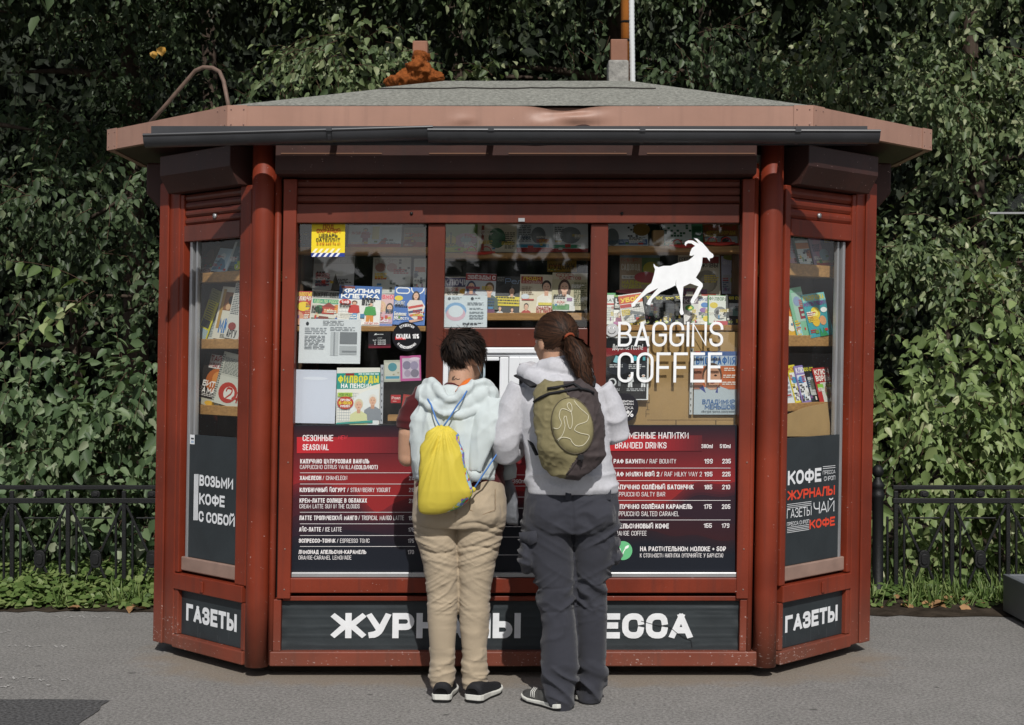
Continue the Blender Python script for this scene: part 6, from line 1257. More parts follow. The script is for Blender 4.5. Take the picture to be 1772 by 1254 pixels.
# mint hoodie draped over the shoulders, hood lying open, one sleeve hanging
b = MB()
b.loft([ring(py, a, c, y, ry, e) for py, a, c, y, ry, e in ((829, 717, 858, YL - .005, .128, 2.4), (822, 715, 861, YL - .005, .138, 2.4), (800, 712, 862, YL - .005, .14, 2.4), (760, 709, 866, YL - .005, .14, 2.4), (725, 709, 869, YL - .003, .135, 2.4), (705, 713, 868, YL, .125, 2.3), (688, 720, 864, YL, .11, 2.2), (674, 733, 853, YL, .095, 2.1), (667, 745, 842, YL, .085, 2))], MINT, n=40)
rol = [(856, 682, .0), (850, 668, -.05), (836, 660, -.085), (818, 664, -.115), (803, 676, -.135), (789, 690, -.142), (775, 692, -.14), (764, 682, -.125), (755, 668, -.10), (747, 660, -.06), (739, 664, -.01), (742, 668, .05)]
b.tube([W3(x, y, YL + dy) for x, y, dy in rol], [.018, .022, .022, .022, .021, .021, .022, .023, .024, .022, .021, .02], MINT, n=16)
for (x, y, dy, rx, ry, rz) in ((748, 684, -.07, .055, .05, .055), (772, 703, -.115, .065, .035, .04), (800, 697, -.115, .06, .035, .04), (826, 684, -.09, .06, .045, .05), (846, 682, -.05, .045, .05, .05), (735, 682, -.04, .045, .05, .05)): b.ball(W3(x, y, YL + dy), (rx, ry, rz), MINT)
rol2 = [(843, 694, -.09), (822, 708, -.125), (797, 717, -.137), (770, 716, -.137), (746, 705, -.12), (728, 690, -.08)]
b.tube([W3(x, y, YL + dy) for x, y, dy in rol2], [.012, .016, .017, .018, .017, .014], MINT, n=14)
slv = [(848, 690, -.09), (842, 720, -.125), (835, 755, -.14), (829, 785, -.145), (825, 806, -.145), (823, 815, -.142)]
b.tube([W3(x, y, YL + dy) for x, y, dy in slv], [.062, .060, .055, .046, .036, .033], MINT, n=18, flat=.55)
V_, N_, F_ = solid(b, .006, 4)
zz = V_[:, 2]; pyv = HORIZ - (zz - EYE) * F_PX / (DIST + YL)
d = .010 * ridge(np.stack([V_[:, 0] * 13 + (zz - 1.2) * 1.5, V_[:, 1] * 8, zz * 2.2], 1), 21) * band(pyv, 705, 840, 20) + .003 * ridge(np.stack([V_[:, 0] * 9 + zz * 6, V_[:, 1] * 10, zz * 10], 1), 9) * band(pyv, 640, 720, 12)
d += .004 * ridge(np.stack([V_[:, 0] * 26, V_[:, 1] * 20, zz * 9], 1), 2) + .0028 * ridge(np.stack([V_[:, 0] * 18 - zz * 16, V_[:, 1] * 12, zz * 7 + V_[:, 0] * 5], 1), 62) * band(pyv, 660, 790, 25)
hem = np.exp(-((pyv - 819) / 1.6) ** 2); d -= .003 * hem
hoodie_l = finish(V_ + N_ * d[:, None], F_, MINT, 'hoodie', person_l)
b = MB(); b.tube([W3(x, y, YL + dy) for x, y, dy in ((823, 814, -.142), (822, 822, -.141), (821, 832, -.139))], [.031, .030, .029], MINT, n=16, flat=.55); b.build('cuff', hoodie_l)
b = MB(); b.tube([W3(x, y, YL + dy) for x, y, dy in ((814, 657, -.075), (806, 662, -.09), (797, 671, -.10), (790, 679, -.105))], [.016, .019, .018, .012], fabric('orange_lining', '#cf6a28'), n=12, flat=.6); b.build('orange_lining', hoodie_l)
b = MB(); b.tube([W3(874, 800, YL + .05), W3(879, 815, YL + .05), W3(882, 829, YL + .05)], [.045, .042, .030], MINT, n=14, flat=.6); b.build('sleeve', hoodie_l)
# hair, mask, shoes
b = MB(); SC_R = (.0795, .0965, .094)
def HLs(x, y, z): return HL(x, y - .004, z + .02)
def reg_l(d):
    if d.y > .62 and d.z < .45: return False
    if d.z < -.72: return False
    if d.y > .05 and d.z < -.05: return False
    if d.z < -.25 and abs(d.x) > .78 - .5 * (-.25 - d.z): return False
    return True
crown = Vector((-.15, -.62, .77)).normalized()
vs = []; nu, nv = 40, 26; ok = {}
cap = MB()
for j in range(nv + 1):
    for i in range(nu):
        ph, th = math.pi * j / nv, 2 * math.pi * i / nu; dv = Vector((math.sin(ph) * math.cos(th), math.sin(ph) * math.sin(th), math.cos(ph)))
        k = 1.02 + .04 * float(sstep(np.float64(dv.z), -.55, .1)); ok[j * nu + i] = reg_l(dv); vs.append(HLs(dv.x * SC_R[0] * k, dv.y * SC_R[1] * k, dv.z * SC_R[2] * k))
fs = [(j * nu + i, (j + 1) * nu + i, (j + 1) * nu + (i + 1) % nu, j * nu + (i + 1) % nu) for j in range(nv) for i in range(nu)]
b.add(vs, [f for f in fs if all(ok[q] for q in f)], HAIR_D, True)
strands(b, HLs, SC_R, reg_l, lambda q: (q - crown) * 1.0 + Vector((.15, .1, -.35)), lambda q: .05 if q.z > .0 else .02, 2600, .0016, HAIR_D, lift=.06, seed=4, lo=1.03)
strands(b, HLs, SC_R, lambda d: reg_l(d) and d.z > -.1, lambda q: (q - crown) * 1.0 + Vector((.45 * math.sin(q.x * 9 + q.z * 7), .3 * math.sin(q.z * 11), -.1)), lambda q: .055, 560, .0045, HAIR_D, lift=.20, seed=5, lo=1.04)
g = random.Random(31)
for _ in range(110):
    dv = Vector((g.gauss(0, 1), g.gauss(0, 1) - .3, g.gauss(.4, .7))).normalized()
    if not reg_l(dv): continue
    p = Vector(HLs(dv.x * SC_R[0] * 1.08, dv.y * SC_R[1] * 1.08, dv.z * SC_R[2] * 1.08)); o_ = (p - Vector(HLs(0, 0, 0))).normalized(); t_ = Vector((g.uniform(-1, 1), g.uniform(-1, .3), g.uniform(-.6, .8))).normalized()
    b.tube([p, p + o_ * .008 + t_ * .012, p + o_ * .012 + t_ * .028], [.0011, .0008, .0003], HAIR_D, n=4)
b.build('hair', person_l)
b = MB(); MASK = mat('pale_blue_mask', '#bcd0d8', rough=.8)
mv = []
for j in range(6):
    for i in range(9):
        a = math.radians(-72 + 18 * i); zz_ = -.012 - .017 * j; rr = 1.12 if j in (0, 5) else 1.22
        mv.append(HL(math.sin(a) * .060 * rr, .03 + math.cos(a) * .066 * rr, zz_ - (.004 if j == 5 else 0)))
b.add(mv, [(j * 9 + i, j * 9 + i + 1, (j + 1) * 9 + i + 1, (j + 1) * 9 + i) for j in range(5) for i in range(8)], MASK, True)
o = b.build('face_mask', person_l); so_ = o.modifiers.new('t', 'SOLIDIFY'); so_.thickness = .0025
for k in (-1, 1):
    b = MB(); b.tube([HL(k * .066, .055, -.03), HL(k * .078, .025, -.012), HL(k * .085, -.006, .004), HL(k * .086, -.018, -.014), HL(k * .080, .0, -.042), HL(k * .066, .045, -.085)], .0013, MASK, n=5); b.build('ear_loop', o)
shoe((W3(763, 1217, -.53).x, -.53, 0), math.radians(6), .265, .049, SHOE_BLK, person_l, 1)
shoe((W3(817, 1217, -.53).x, -.535, 0), math.radians(24), .265, .049, SHOE_BLK, person_l, 1)

# yellow drawstring bag on the left customer's back
YEL = fabric('yellow_nylon', '#cab848', rough=.5, var=.05, vscale=6, weave=500, sheen=.0, bump=.1)
PATT = bpy.data.materials.new('patterned_nylon'); PATT.use_nodes = True
_n, _l = PATT.node_tree.nodes, PATT.node_tree.links; _v = _n.new('ShaderNodeTexVoronoi'); _v.inputs['Scale'].default_value = 60; _tc = _n.new('ShaderNodeTexCoord'); _l.new(_tc.outputs['Object'], _v.inputs['Vector'])
_r = _n.new('ShaderNodeValToRGB'); _s = _n.new('ShaderNodeSeparateColor'); _l.new(_v.outputs['Color'], _s.inputs[0]); _l.new(_s.outputs[0], _r.inputs[0]); _r.color_ramp.interpolation = 'CONSTANT'
for _p, _c in ((0, '#d8cf2c'), (.22, '#5f86c4'), (.42, '#8c5fb0'), (.55, '#c23a3a'), (.68, '#a9c8dc'), (.84, '#4a9a6a')):
    if _p == 0: _r.color_ramp.elements[0].color = lin(_c)
    else: _e = _r.color_ramp.elements.new(_p); _e.color = lin(_c)
_r.color_ramp.elements.remove(_r.color_ramp.elements[-1]); _l.new(_r.outputs[0], _n['Principled BSDF'].inputs['Base Color']); _n['Principled BSDF'].inputs['Roughness'].default_value = .6
YB = YL - .185
b = MB(); bag = [(736, 761, 773, .012), (740, 752, 780, .026), (746, 745, 786, .038), (757, 738, 792, .05), (772, 732, 797.5, .058), (790, 728, 803, .065), (810, 725.5, 809, .069), (830, 724.5, 814, .07), (848, 723.5, 819.5, .068), (858, 723, 816, .062), (868, 722, 806, .055), (878, 722, 793, .045), (886, 724, 776, .034), (891, 732, 760, .014)]
b.loft([ring(py, a, c, YB, ry, 2.3) for py, a, c, ry in bag][::-1], YEL, n=40)
V_, N_, F_ = solid(b, .005, 9); pyv = HORIZ - (V_[:, 2] - EYE) * F_PX / (DIST + YB); xc_ = W3(768, 740, YB).x; zt_ = W3(768, 730, YB).z
ang = np.arctan2(V_[:, 0] - xc_, zt_ - V_[:, 2])
d = .010 * (np.sin(ang * 26) * .5 + ridge(np.stack([ang * 7, V_[:, 1] * 3, V_[:, 2] * 2], 1), 3) * .6) * band(pyv, 735, 785, 18) + .005 * ridge(np.stack([V_[:, 0] * 7 + V_[:, 2] * 4, V_[:, 1] * 8, V_[:, 2] * 7], 1), 11)
d += .004 * ridge(np.stack([ang * 12, V_[:, 1] * 4, V_[:, 2] * 3], 1), 13) * band(pyv, 780, 850, 30)
pick = (((N_[:, 0] > .80) & (pyv > 752)) | ((N_[:, 0] > .35) & (N_[:, 2] < -.5))).astype(int)
BAG_E = empty('drawstring_bag', tuple(W3(770, 890, YB)), 'bright yellow drawstring bag on the back of the person in the mint hoodie', 'bag')
finish(V_ + N_ * d[:, None], F_, YEL, 'bag_body', BAG_E, mats=[YEL, PATT], pick=pick)
CORD = mat('blue_cord', '#4a78b8', rough=.7)
cords = (((767, 738, YB), (777, 724, YB + .012), (790, 703, YL - .178), (800, 690, YL - .172), (808, 676, YL - .150)), ((762, 739, YB), (755, 726, YB + .02), (750, 712, YL - .158), (746, 700, YL - .14), (740, 690, YL - .115)),
         ((818, 848, YB + .01), (825, 838, YB + .02), (838, 818, YL - .19), (850, 800, YL - .175), (860, 785, YL - .15), (868, 765, YL - .12)))
for cc in cords: b = MB(); b.tube([W3(*p) for p in cc], .0035, CORD, n=6); b.build('cord', BAG_E)
b = MB(); b.ball(W3(819, 847, YB), (.012, .01, .012), YEL, 10, 8); b.tube([W3(800, 851, YB - .05), W3(812, 850, YB - .03), W3(820, 846, YB)], .004, YEL, n=8); b.build('corner_tab', BAG_E)
# grey plastic bag hanging at the left customer's side
PLAST = mat('grey_plastic_film', '#7d8086', rough=.35, spec=.5, var=.2, vscale=12, translucent=.25, bump=.4, bscale=30)
b = MB(); b.loft([ring(py, a, c, YL + .12, ry, 2.2) for py, a, c, ry in ((815, 876, 882, .012), (830, 872, 886, .02), (850, 870, 891, .03), (875, 868, 897, .038), (893, 869, 899, .036), (905, 876, 896, .022), (909, 882, 893, .01))][::-1], PLAST, n=26)
V_, N_, F_ = solid(b, .006, 2); d = .007 * ridge(np.stack([V_[:, 0] * 30, V_[:, 1] * 20, V_[:, 2] * 6], 1), 6); finish(V_ + N_ * d[:, None], F_, PLAST, 'plastic_bag', label='limp grey plastic bag hanging beside the beige trousers', cat='bag')

# ------------------------------------------------------------------ right customer: grey hoodie, dark cargo trousers, ponytail
YR = -.58
hc2 = W3(961, 588, YR + .03)
b = MB(); HRr = head(b, hc2, math.radians(-36), -.06, SKINM, 1.03)
b.tube([W3(965, 680, YR + .02), W3(962, 650, YR + .015), W3(961, 620, YR + .02), W3(961, 600, YR + .02)], [.08, .064, .058, .06], SKINM, n=20)
b.loft([ring(690, 905, 1040, YR, .08), ring(750, 915, 1040, YR, .1), ring(840, 925, 1055, YR, .1), ring(905, 925, 1050, YR, .11)], SKINM)
for pts in (((955, 900, YR), (962, 1040, YR - .01), (965, 1205, YR - .02)), ((1030, 900, YR), (1022, 1040, YR + .02), (1020, 1195, YR + .09))): b.tube([W3(*p) for p in pts], [.08, .055, .04], SKINM, n=14)
arl = [W3(905, 678, YR), W3(888, 715, YR - .01), W3(876, 760, YR - .015), W3(874, 782, YR + .01), W3(884, 782, YR + .09), W3(905, 760, YR + .22), W3(915, 748, YR + .30)]
arr = [W3(1036, 680, YR), W3(1052, 712, YR), W3(1066, 742, YR - .01), W3(1068, 750, YR + .02), W3(1056, 752, YR + .12), W3(1030, 740, YR + .24), W3(1018, 735, YR + .32)]
for ar in (arl, arr): b.tube(ar, [.05, .042, .037, .034, .031, .027, .024], SKINM, n=16)
hand(b, arl[-1], (.15, 1, 0), (0, -.1, -1), (1, 0, 0), SKINM); hand(b, arr[-1], (-.15, 1, 0), (0, -.1, -1), (-1, 0, 0), SKINM)
V_, N_, F_ = solid(b, .005, 3)
person_r = finish(V_, F_, SKINM, 'person', label='taller person with a brown ponytail, pale grey hoodie and dark cargo trousers at the kiosk', cat='person')
face_parts(HRr, person_r, 1.03)
# trousers
b = MB()
rl = [(905, 904.5, 990, .125), (930, 906, 991, .115), (965, 914, 993.5, .103), (992, 922, 994.5, .095), (1015, 931, 995, .088), (1055, 933, 994, .086), (1104, 938, 998, .084), (1137, 937, 1000, .084), (1165, 936, 1000.5, .084), (1185, 938, 999.5, .086), (1205, 943, 996, .084), (1218, 947, 993, .078), (1227, 952, 990, .072)]
r2 = [(905, 990, 1071, .125), (930, 992, 1071, .115), (965, 994, 1063, .103), (1005, 995, 1049, .092), (1040, 993, 1049.5, .086), (1104, 997, 1050, .083), (1137, 1000, 1049.5, .083), (1165, 1000, 1048.5, .084), (1185, 999.5, 1048, .084), (1202, 1000, 1044, .08), (1212, 1001, 1039.5, .074)]
for lg, k in ((rl, 0), (r2, 1)):
    b.loft([ring(py, a, c, YR + .01 + (-.03 if k == 0 else .08) * max(0, (py - 960) / 260), ry, 2.4) for py, a, c, ry in lg][::-1], GREY_T, n=28)
b.loft([ring(py, a, c, YR, ry, 2.4) for py, a, c, ry in ((840, 909, 1069, .115), (870, 906, 1071, .135), (905, 904, 1071, .14), (918, 908, 1068, .125))][::-1], GREY_T, n=32)
for px in (950, 1030): b.ball(W3(px, 888, YR - .055), (.092, .088, .10), GREY_T)
# bulging cargo pockets
b.ball(W3(911, 958, YR - .01), (.038, .075, .095), GREY_T); b.ball(W3(1066, 950, YR + .01), (.022, .07, .07), GREY_T)
V_, N_, F_ = solid(b, .0055, 5)
zz = V_[:, 2]; pyv = HORIZ - (zz - EYE) * F_PX / (DIST + YR); xl = V_[:, 0]; mid = W3(993, 950, YR).x; sd = np.sign(xl - mid)
d = .0068 * ridge(np.stack([xl * 5, V_[:, 1] * 5, (zz - sd * (xl - mid) * .55 + .02 * vnoise(V_ * 8, 3)) * 24], 1), 31) * band(pyv, 895, 1010, 25)
d += .0065 * ridge(np.stack([xl * 7, V_[:, 1] * 6, (zz + sd * (xl - mid) * .8) * 26], 1), 17) * band(pyv, 985, 1050, 18) + .004 * ridge(np.stack([xl * 12, V_[:, 1] * 9, zz * 8], 1), 14) * band(pyv, 1040, 1150, 25)
d += .011 * ridge(np.stack([xl * 9 + zz * 5, V_[:, 1] * 7, (zz + (xl - mid) * .5) * 20], 1), 19) * band(pyv, 1150, 1210, 12)
d += .003 * ridge(np.stack([xl * 16, V_[:, 1] * 12, zz * 18], 1), 22) * band(pyv, 850, 910, 15)
d += .0014 * ridge(np.stack([xl * 10 + zz * 11, V_[:, 1] * 8, zz * 34 - xl * 16], 1), 57) + .0018 * ridge(np.stack([xl * 18 - zz * 14, V_[:, 1] * 10, zz * 20 + xl * 14], 1), 58) * band(pyv, 900, 1070, 25)
d *= np.where(pyv > 1140, 1.0, .3 + 1.35 * sstep(vnoise(V_ * np.array([6, 6, 8]) + 9, 78), .25, .7))
for cy_ in (1011, 1051): d -= .0035 * np.exp(-((pyv - cy_ + (xl - mid) * 30) / 1.6) ** 2)
d -= .006 * np.exp(-((xl - W3(989, 870, YR).x) / .004) ** 2) * (V_[:, 1] < YR) * band(pyv, 845, 905, 4)
V_ = V_ + N_ * d[:, None]
tro2 = finish(V_, F_, GREY_T, 'trousers', person_r)
b = MB()      # pocket flap and belt loops
fl = []
for t in np.linspace(0, 1, 6):
    x = 898 + 30 * t; q = on_surface(x, 930, YR, V_); fl.append((W3(x, 921 - 3 * t, q[1] - .006), W3(x + 1, 944 - 18 * abs(t - .62), q[1] - .010)))
b.add([p for pr in fl for p in pr], [(2 * k, 2 * k + 1, 2 * k + 3, 2 * k + 2) for k in range(5)], GREY_T, True)
o = b.build('pocket_flap', tro2); so_ = o.modifiers.new('t', 'SOLIDIFY'); so_.thickness = .004
for px in (983, 1052):
    q = on_surface(px, 856, YR, V_); p = W3(px, 856, q[1]); b = MB(); b.box(p.x - .012, p.x + .014, q[1] - .006, q[1] + .002, p.z - .022, p.z + .03, GREY_T); b.build('belt_loop', tro2, bevel=.003)
# hoodie
b = MB()
b.loft([ring(py, a, c, YR + dy, ry, e) for py, a, c, dy, ry, e in ((852, 911, 1069, 0, .128, 2.4), (843, 909, 1071, 0, .14, 2.4), (825, 910, 1067, 0, .142, 2.4), (800, 909, 1060, 0, .138, 2.4), (770, 905, 1055, 0, .136, 2.4), (735, 899, 1052, 0, .135, 2.4), (705, 892, 1052, 0, .13, 2.3), (685, 889, 1050, 0, .115, 2.2), (668, 898, 1040, 0, .1, 2.1), (656, 918, 1015, 0, .085, 2))], GREYH, n=40)
b.tube([W3(908, 672, YR), W3(893, 700, YR - .005), W3(881, 735, YR - .01), W3(875, 765, YR - .012), W3(876, 782, YR + .005), W3(888, 782, YR + .09), W3(906, 762, YR + .22), W3(913, 752, YR + .28)], [.072, .072, .068, .062, .058, .052, .043, .036], GREYH, n=20)
b.tube([W3(1034, 674, YR), W3(1050, 698, YR), W3(1062, 725, YR - .008), W3(1068, 745, YR), W3(1062, 750, YR + .09), W3(1032, 742, YR + .24), W3(1020, 738, YR + .30)], [.07, .068, .062, .057, .05, .042, .036], GREYH, n=20)
hd = [(1010, 640, .02), (1012, 655, -.05), (995, 666, -.10), (968, 668, -.125), (940, 660, -.11), (918, 650, -.07), (908, 644, -.01), (920, 636, .06)]
b.tube([W3(x, y, YR + dy) for x, y, dy in hd], [.034, .040, .044, .046, .044, .042, .036, .03], GREYH, n=16)
hd2 = [(1000, 636, -.045), (978, 640, -.085), (955, 636, -.085), (933, 636, -.06)]
b.tube([W3(x, y, YR + dy) for x, y, dy in hd2], [.036, .046, .046, .036], GREYH, n=16)
b.tube([W3(1002, 630, YR - .02), W3(980, 626, YR - .055), W3(950, 632, YR - .06), W3(925, 640, YR - .04)], [.028, .03, .03, .028], GREYH, n=14)
V_, N_, F_ = solid(b, .006, 4); zz = V_[:, 2]; pyv = HORIZ - (zz - EYE) * F_PX / (DIST + YR)
ae = np.exp(-((V_[:, 0] - W3(874, 785, YR).x) ** 2 + (zz - W3(874, 785, YR).z) ** 2) / .09 ** 2) + np.exp(-((V_[:, 0] - W3(1068, 748, YR).x) ** 2 + (zz - W3(1068, 748, YR).z) ** 2) / .07 ** 2)
d = .0062 * ridge(np.stack([V_[:, 0] * 10 + zz * 9, V_[:, 1] * 7, zz * 13 - V_[:, 0] * 6], 1), 27) * np.clip(.35 + ae, 0, 1) * band(pyv, 665, 870, 25)
d += .006 * ridge(np.stack([V_[:, 0] * 6, V_[:, 1] * 6, zz * 22], 1), 28) * band(pyv, 815, 848, 10) + .006 * ridge(np.stack([V_[:, 0] * 9 - zz * 9, V_[:, 1] * 9, zz * 9], 1), 29) * band(pyv, 620, 668, 8)
d += .0008 * ridge(V_ * np.array([22, 18, 22]), 30)
for (a, c) in (((903, 668), (897, 725)), ((1040, 668), (1052, 722))):     # shoulder seams
    pa, pc = W3(*a, YR), W3(*c, YR); t = np.clip((zz - pa.z) / (pc.z - pa.z), 0, 1); xx = pa.x + (pc.x - pa.x) * t; d -= .003 * np.exp(-((V_[:, 0] - xx) / .004) ** 2) * band(pyv, 665, 722, 3)
hoodie_r = finish(V_ + N_ * d[:, None], F_, GREYH, 'hoodie', person_r)
V_H = V_
# hair with ponytail
b = MB(); SR = (.080, .0975, .094)
def HRs(x, y, z): return HRr(x, y - .004, z + .02)
def reg_r(d):
    if d.y > .72 and d.z < .5: return False
    if d.z < -.62: return False
    if d.y > .0 and d.z < -.12: return False
    return True
vs = []; ok = {}
for j in range(nv + 1):
    for i in range(nu):
        ph, th = math.pi * j / nv, 2 * math.pi * i / nu; dv = Vector((math.sin(ph) * math.cos(th), math.sin(ph) * math.sin(th), math.cos(ph)))
        ok[j * nu + i] = reg_r(dv); vs.append(HRs(dv.x * SR[0] * 1.045, dv.y * SR[1] * 1.045, dv.z * SR[2] * 1.045))
b.add(vs, [f for f in fs if all(ok[q] for q in f)], HAIR_B, True)
iy = math.radians(36); tie_w = W3(983, 581, YR - .075)
dt = tie_w - Vector(HRs(0, 0, 0)); tie_l = Vector((dt.x * math.cos(iy) + dt.y * math.sin(iy) * 1, -dt.x * math.sin(iy) + dt.y * math.cos(iy), dt.z)) / 1.03
cyy, syy = math.cos(math.radians(-36)), math.sin(math.radians(-36)); tie_l = Vector((dt.x * cyy - dt.y * syy, dt.x * syy + dt.y * cyy, dt.z)) / 1.03
tie_d = Vector((tie_l.x / SR[0], tie_l.y / SR[1], tie_l.z / SR[2])).normalized()
strands(b, HRs, SR, reg_r, lambda q: (tie_d - q) + Vector((0, -.05, .0)), lambda q: min(.15, .085 * (tie_d - q).length + .01), 2600, .0015, HAIR_B, lift=.03, seed=9, steps=7, lo=1.05)
strands(b, HRs, SR, reg_r, lambda q: (tie_d - q) + Vector((0, -.05, .0)), lambda q: min(.17, .09 * (tie_d - q).length + .01), 420, .0042, HAIR_B, lift=.06, seed=10, steps=7, lo=1.045)
g = random.Random(12); tail = [tie_w, W3(990, 590, YR - .105), W3(996, 603, YR - .125), W3(1001, 618, YR - .14), W3(1006, 634, YR - .15), W3(1011, 648, YR - .155), W3(1015, 660, YR - .16), W3(1017, 670, YR - .165)]
wd = [.018, .040, .052, .050, .040, .032, .024, .012]
tb = MB(); tb.tube(tail, [w_ * .5 for w_ in wd], HAIR_B, n=14); b.add(tb.v, tb.f, HAIR_B, True)
for _ in range(1400):
    a = g.uniform(0, 2 * math.pi); rr = g.uniform(.35, 1.15) ** .5; end = g.randint(5, 8); ph = g.uniform(0, 6); fq = g.uniform(1.2, 2.4); am = g.uniform(.004, .016); pts = []
    for k in range(end):
        r_ = wd[k] * rr * (1.0 + g.uniform(-.06, .06)); wav = am * min(1, k / 2) * math.sin(ph + k * fq)
        pts.append(Vector(tail[k]) + Vector((math.cos(a) * r_ + wav, math.sin(a) * r_ * .8, wav * .5)))
    nn = Vector((math.cos(a), math.sin(a) * .8, 0)); vs2 = []
    for k, p in enumerate(pts):
        t = pts[min(k + 1, len(pts) - 1)] - pts[max(k - 1, 0)]; s_ = t.cross(nn).normalized() * (.0014 if _ % 4 else .0036) * (1 - .6 * k / 8); vs2 += [p + s_, p - s_]
    b.add(vs2, [(2 * k, 2 * k + 1, 2 * k + 3, 2 * k + 2) for k in range(len(pts) - 1)], HAIR_B, True)
for _ in range(26):      # loose wisps
    k = g.randint(2, 6); p = Vector(tail[k]); dr = Vector((g.uniform(-.5, 1), g.uniform(-.6, .2), g.uniform(-1.2, -.3))) * .05
    b.tube([p, p + dr * .5 + Vector((g.uniform(-.01, .02), 0, 0)), p + dr], [.0012, .001, .0005], HAIR_B, n=4)
for _ in range(120):
    dv = Vector((g.gauss(0, 1), g.gauss(0, 1) - .3, g.gauss(.5, .7))).normalized()
    if not reg_r(dv): continue
    p = Vector(HRs(dv.x * SR[0] * 1.05, dv.y * SR[1] * 1.05, dv.z * SR[2] * 1.05)); o_ = (p - Vector(HRs(0, 0, 0))).normalized(); t_ = (tie_w - p).normalized() + Vector((g.uniform(-.5, .5), 0, g.uniform(-.3, .5)))
    b.tube([p, p + o_ * .007 + t_ * .02, p + o_ * .006 + t_ * .045], [.001, .0008, .0003], HAIR_B, n=4)
b.build('hair', person_r)
b = MB(); ctr = W3(985, 584, YR - .088); ax = (Vector(tail[1]) - Vector(tail[0])).normalized(); u_ = ax.cross(Vector((0, 0, 1))).normalized(); v_ = ax.cross(u_)
b.tube([ctr + (u_ * math.cos(t) + v_ * math.sin(t)) * .020 for t in np.linspace(0, 2 * math.pi, 17)], .006, mat('rust_hair_tie', '#8a3f22', rough=.8), n=8); b.build('hair_tie', person_r)
# shoes
SHOE_GRY = mat('grey_shoe_mesh', '#4a4a48', rough=.75, var=.3, vscale=40, bump=.4, bscale=400)
s_, P_ = shoe((W3(977, 1232, -.66).x, -.665, 0), math.radians(-38), .275, .050, SHOE_GRY, person_r, 0)
b = MB()
for k in range(3): b.tube([P_(.55 + .045 * k, -.048, .036), P_(.58 + .04 * k, -.040, .058), P_(.60 + .035 * k, -.02, .072)], .0022, mat('white_lace', '#c9c9c4', rough=.7), n=5)
b.build('lace', s_)
shoe((W3(1030, 1217, -.52).x, -.53, 0), math.radians(-42), .275, .050, SHOE_GRY, person_r, 0)

# backpack
KHB = fabric('khaki_ripstop', '#7d7556', rough=.6, var=.1, vscale=7, weave=700, sheen=.05); BRB = fabric('brown_ripstop', '#443c3c', rough=.6, var=.1, vscale=7, weave=700, sheen=.05)
KHP = fabric('khaki_pocket', '#8b8360', rough=.6, var=.08, vscale=9, weave=700, sheen=.05); BLK = mat('black_webbing', '#17171b', rough=.7, bump=.2, bscale=500)
YK = YR - .195
bp = empty('backpack', tuple(W3(985, 824, YK)), 'khaki and brown backpack with a white squiggle on its oval pocket', 'backpack')
b = MB(); out = [(658, 940, 1005, .03), (663, 928, 1020, .05), (672, 924, 1030, .065), (690, 923.5, 1036, .078), (715, 925, 1040.5, .086), (745, 928, 1044, .09), (772, 931, 1045, .09), (790, 935, 1043, .086), (805, 944, 1035, .078), (816, 957, 1022, .064), (823, 970, 1006, .045), (826, 978, 996, .03)]
b.loft([ring(py, a, c, YK, ry, 2.5) for py, a, c, ry in out][::-1], KHB, n=44)
V_, N_, F_ = solid(b, .0055, 5); pyv = HORIZ - (V_[:, 2] - EYE) * F_PX / (DIST + YK - .07); pxv = CX + V_[:, 0] * F_PX / (DIST + YK - .07)
d = .007 * ridge(np.stack([V_[:, 0] * 14 + V_[:, 2] * 6, V_[:, 1] * 8, V_[:, 2] * 5], 1), 41) + .004 * ridge(np.stack([V_[:, 0] * 24 - V_[:, 2] * 14, V_[:, 1] * 14, V_[:, 2] * 12], 1), 45) + .008 * ridge(np.stack([V_[:, 0] * 6 - V_[:, 2] * 10, V_[:, 1] * 6, V_[:, 2] * 14], 1), 43) * band(pyv, 770, 830, 15) + .002 * ridge(V_ * 40, 44)
div = np.interp(pyv, [655, 672, 690, 705, 780, 800, 826], [975, 978, 990, 1012, 1006, 991, 978]); pick = (pxv > div).astype(int)
V_ = V_ + N_ * d[:, None]
finish(V_, F_, KHB, 'backpack_body', bp, mats=[KHB, BRB], pick=pick)
def bk(px, py, off=.0): q = on_surface(px, py, YK, V_[V_[:, 1] < YK]) ; p = W3(px, py, q[1]); return Vector((p.x, q[1] - off, p.z))
VB = V_[V_[:, 1] < YK - .01]
def bk(px, py, off=.0):
    y = YK - .07
    for _ in range(3): t = W3(px, py, y); i = np.argmin((VB[:, 0] - t.x) ** 2 + (VB[:, 2] - t.z) ** 2); y = VB[i, 1]
    return W3(px, py, y - off)
for sm_ in ([(976, 662), (978, 672), (983, 682), (990, 689), (1000, 696)], [(1006, 785), (1001, 793), (994, 803), (987, 813), (980, 822)]):
    b = MB(); b.tube([bk(x, y, .002) for x, y in sm_], .0042, BRB, n=6); b.build('seam', bp)
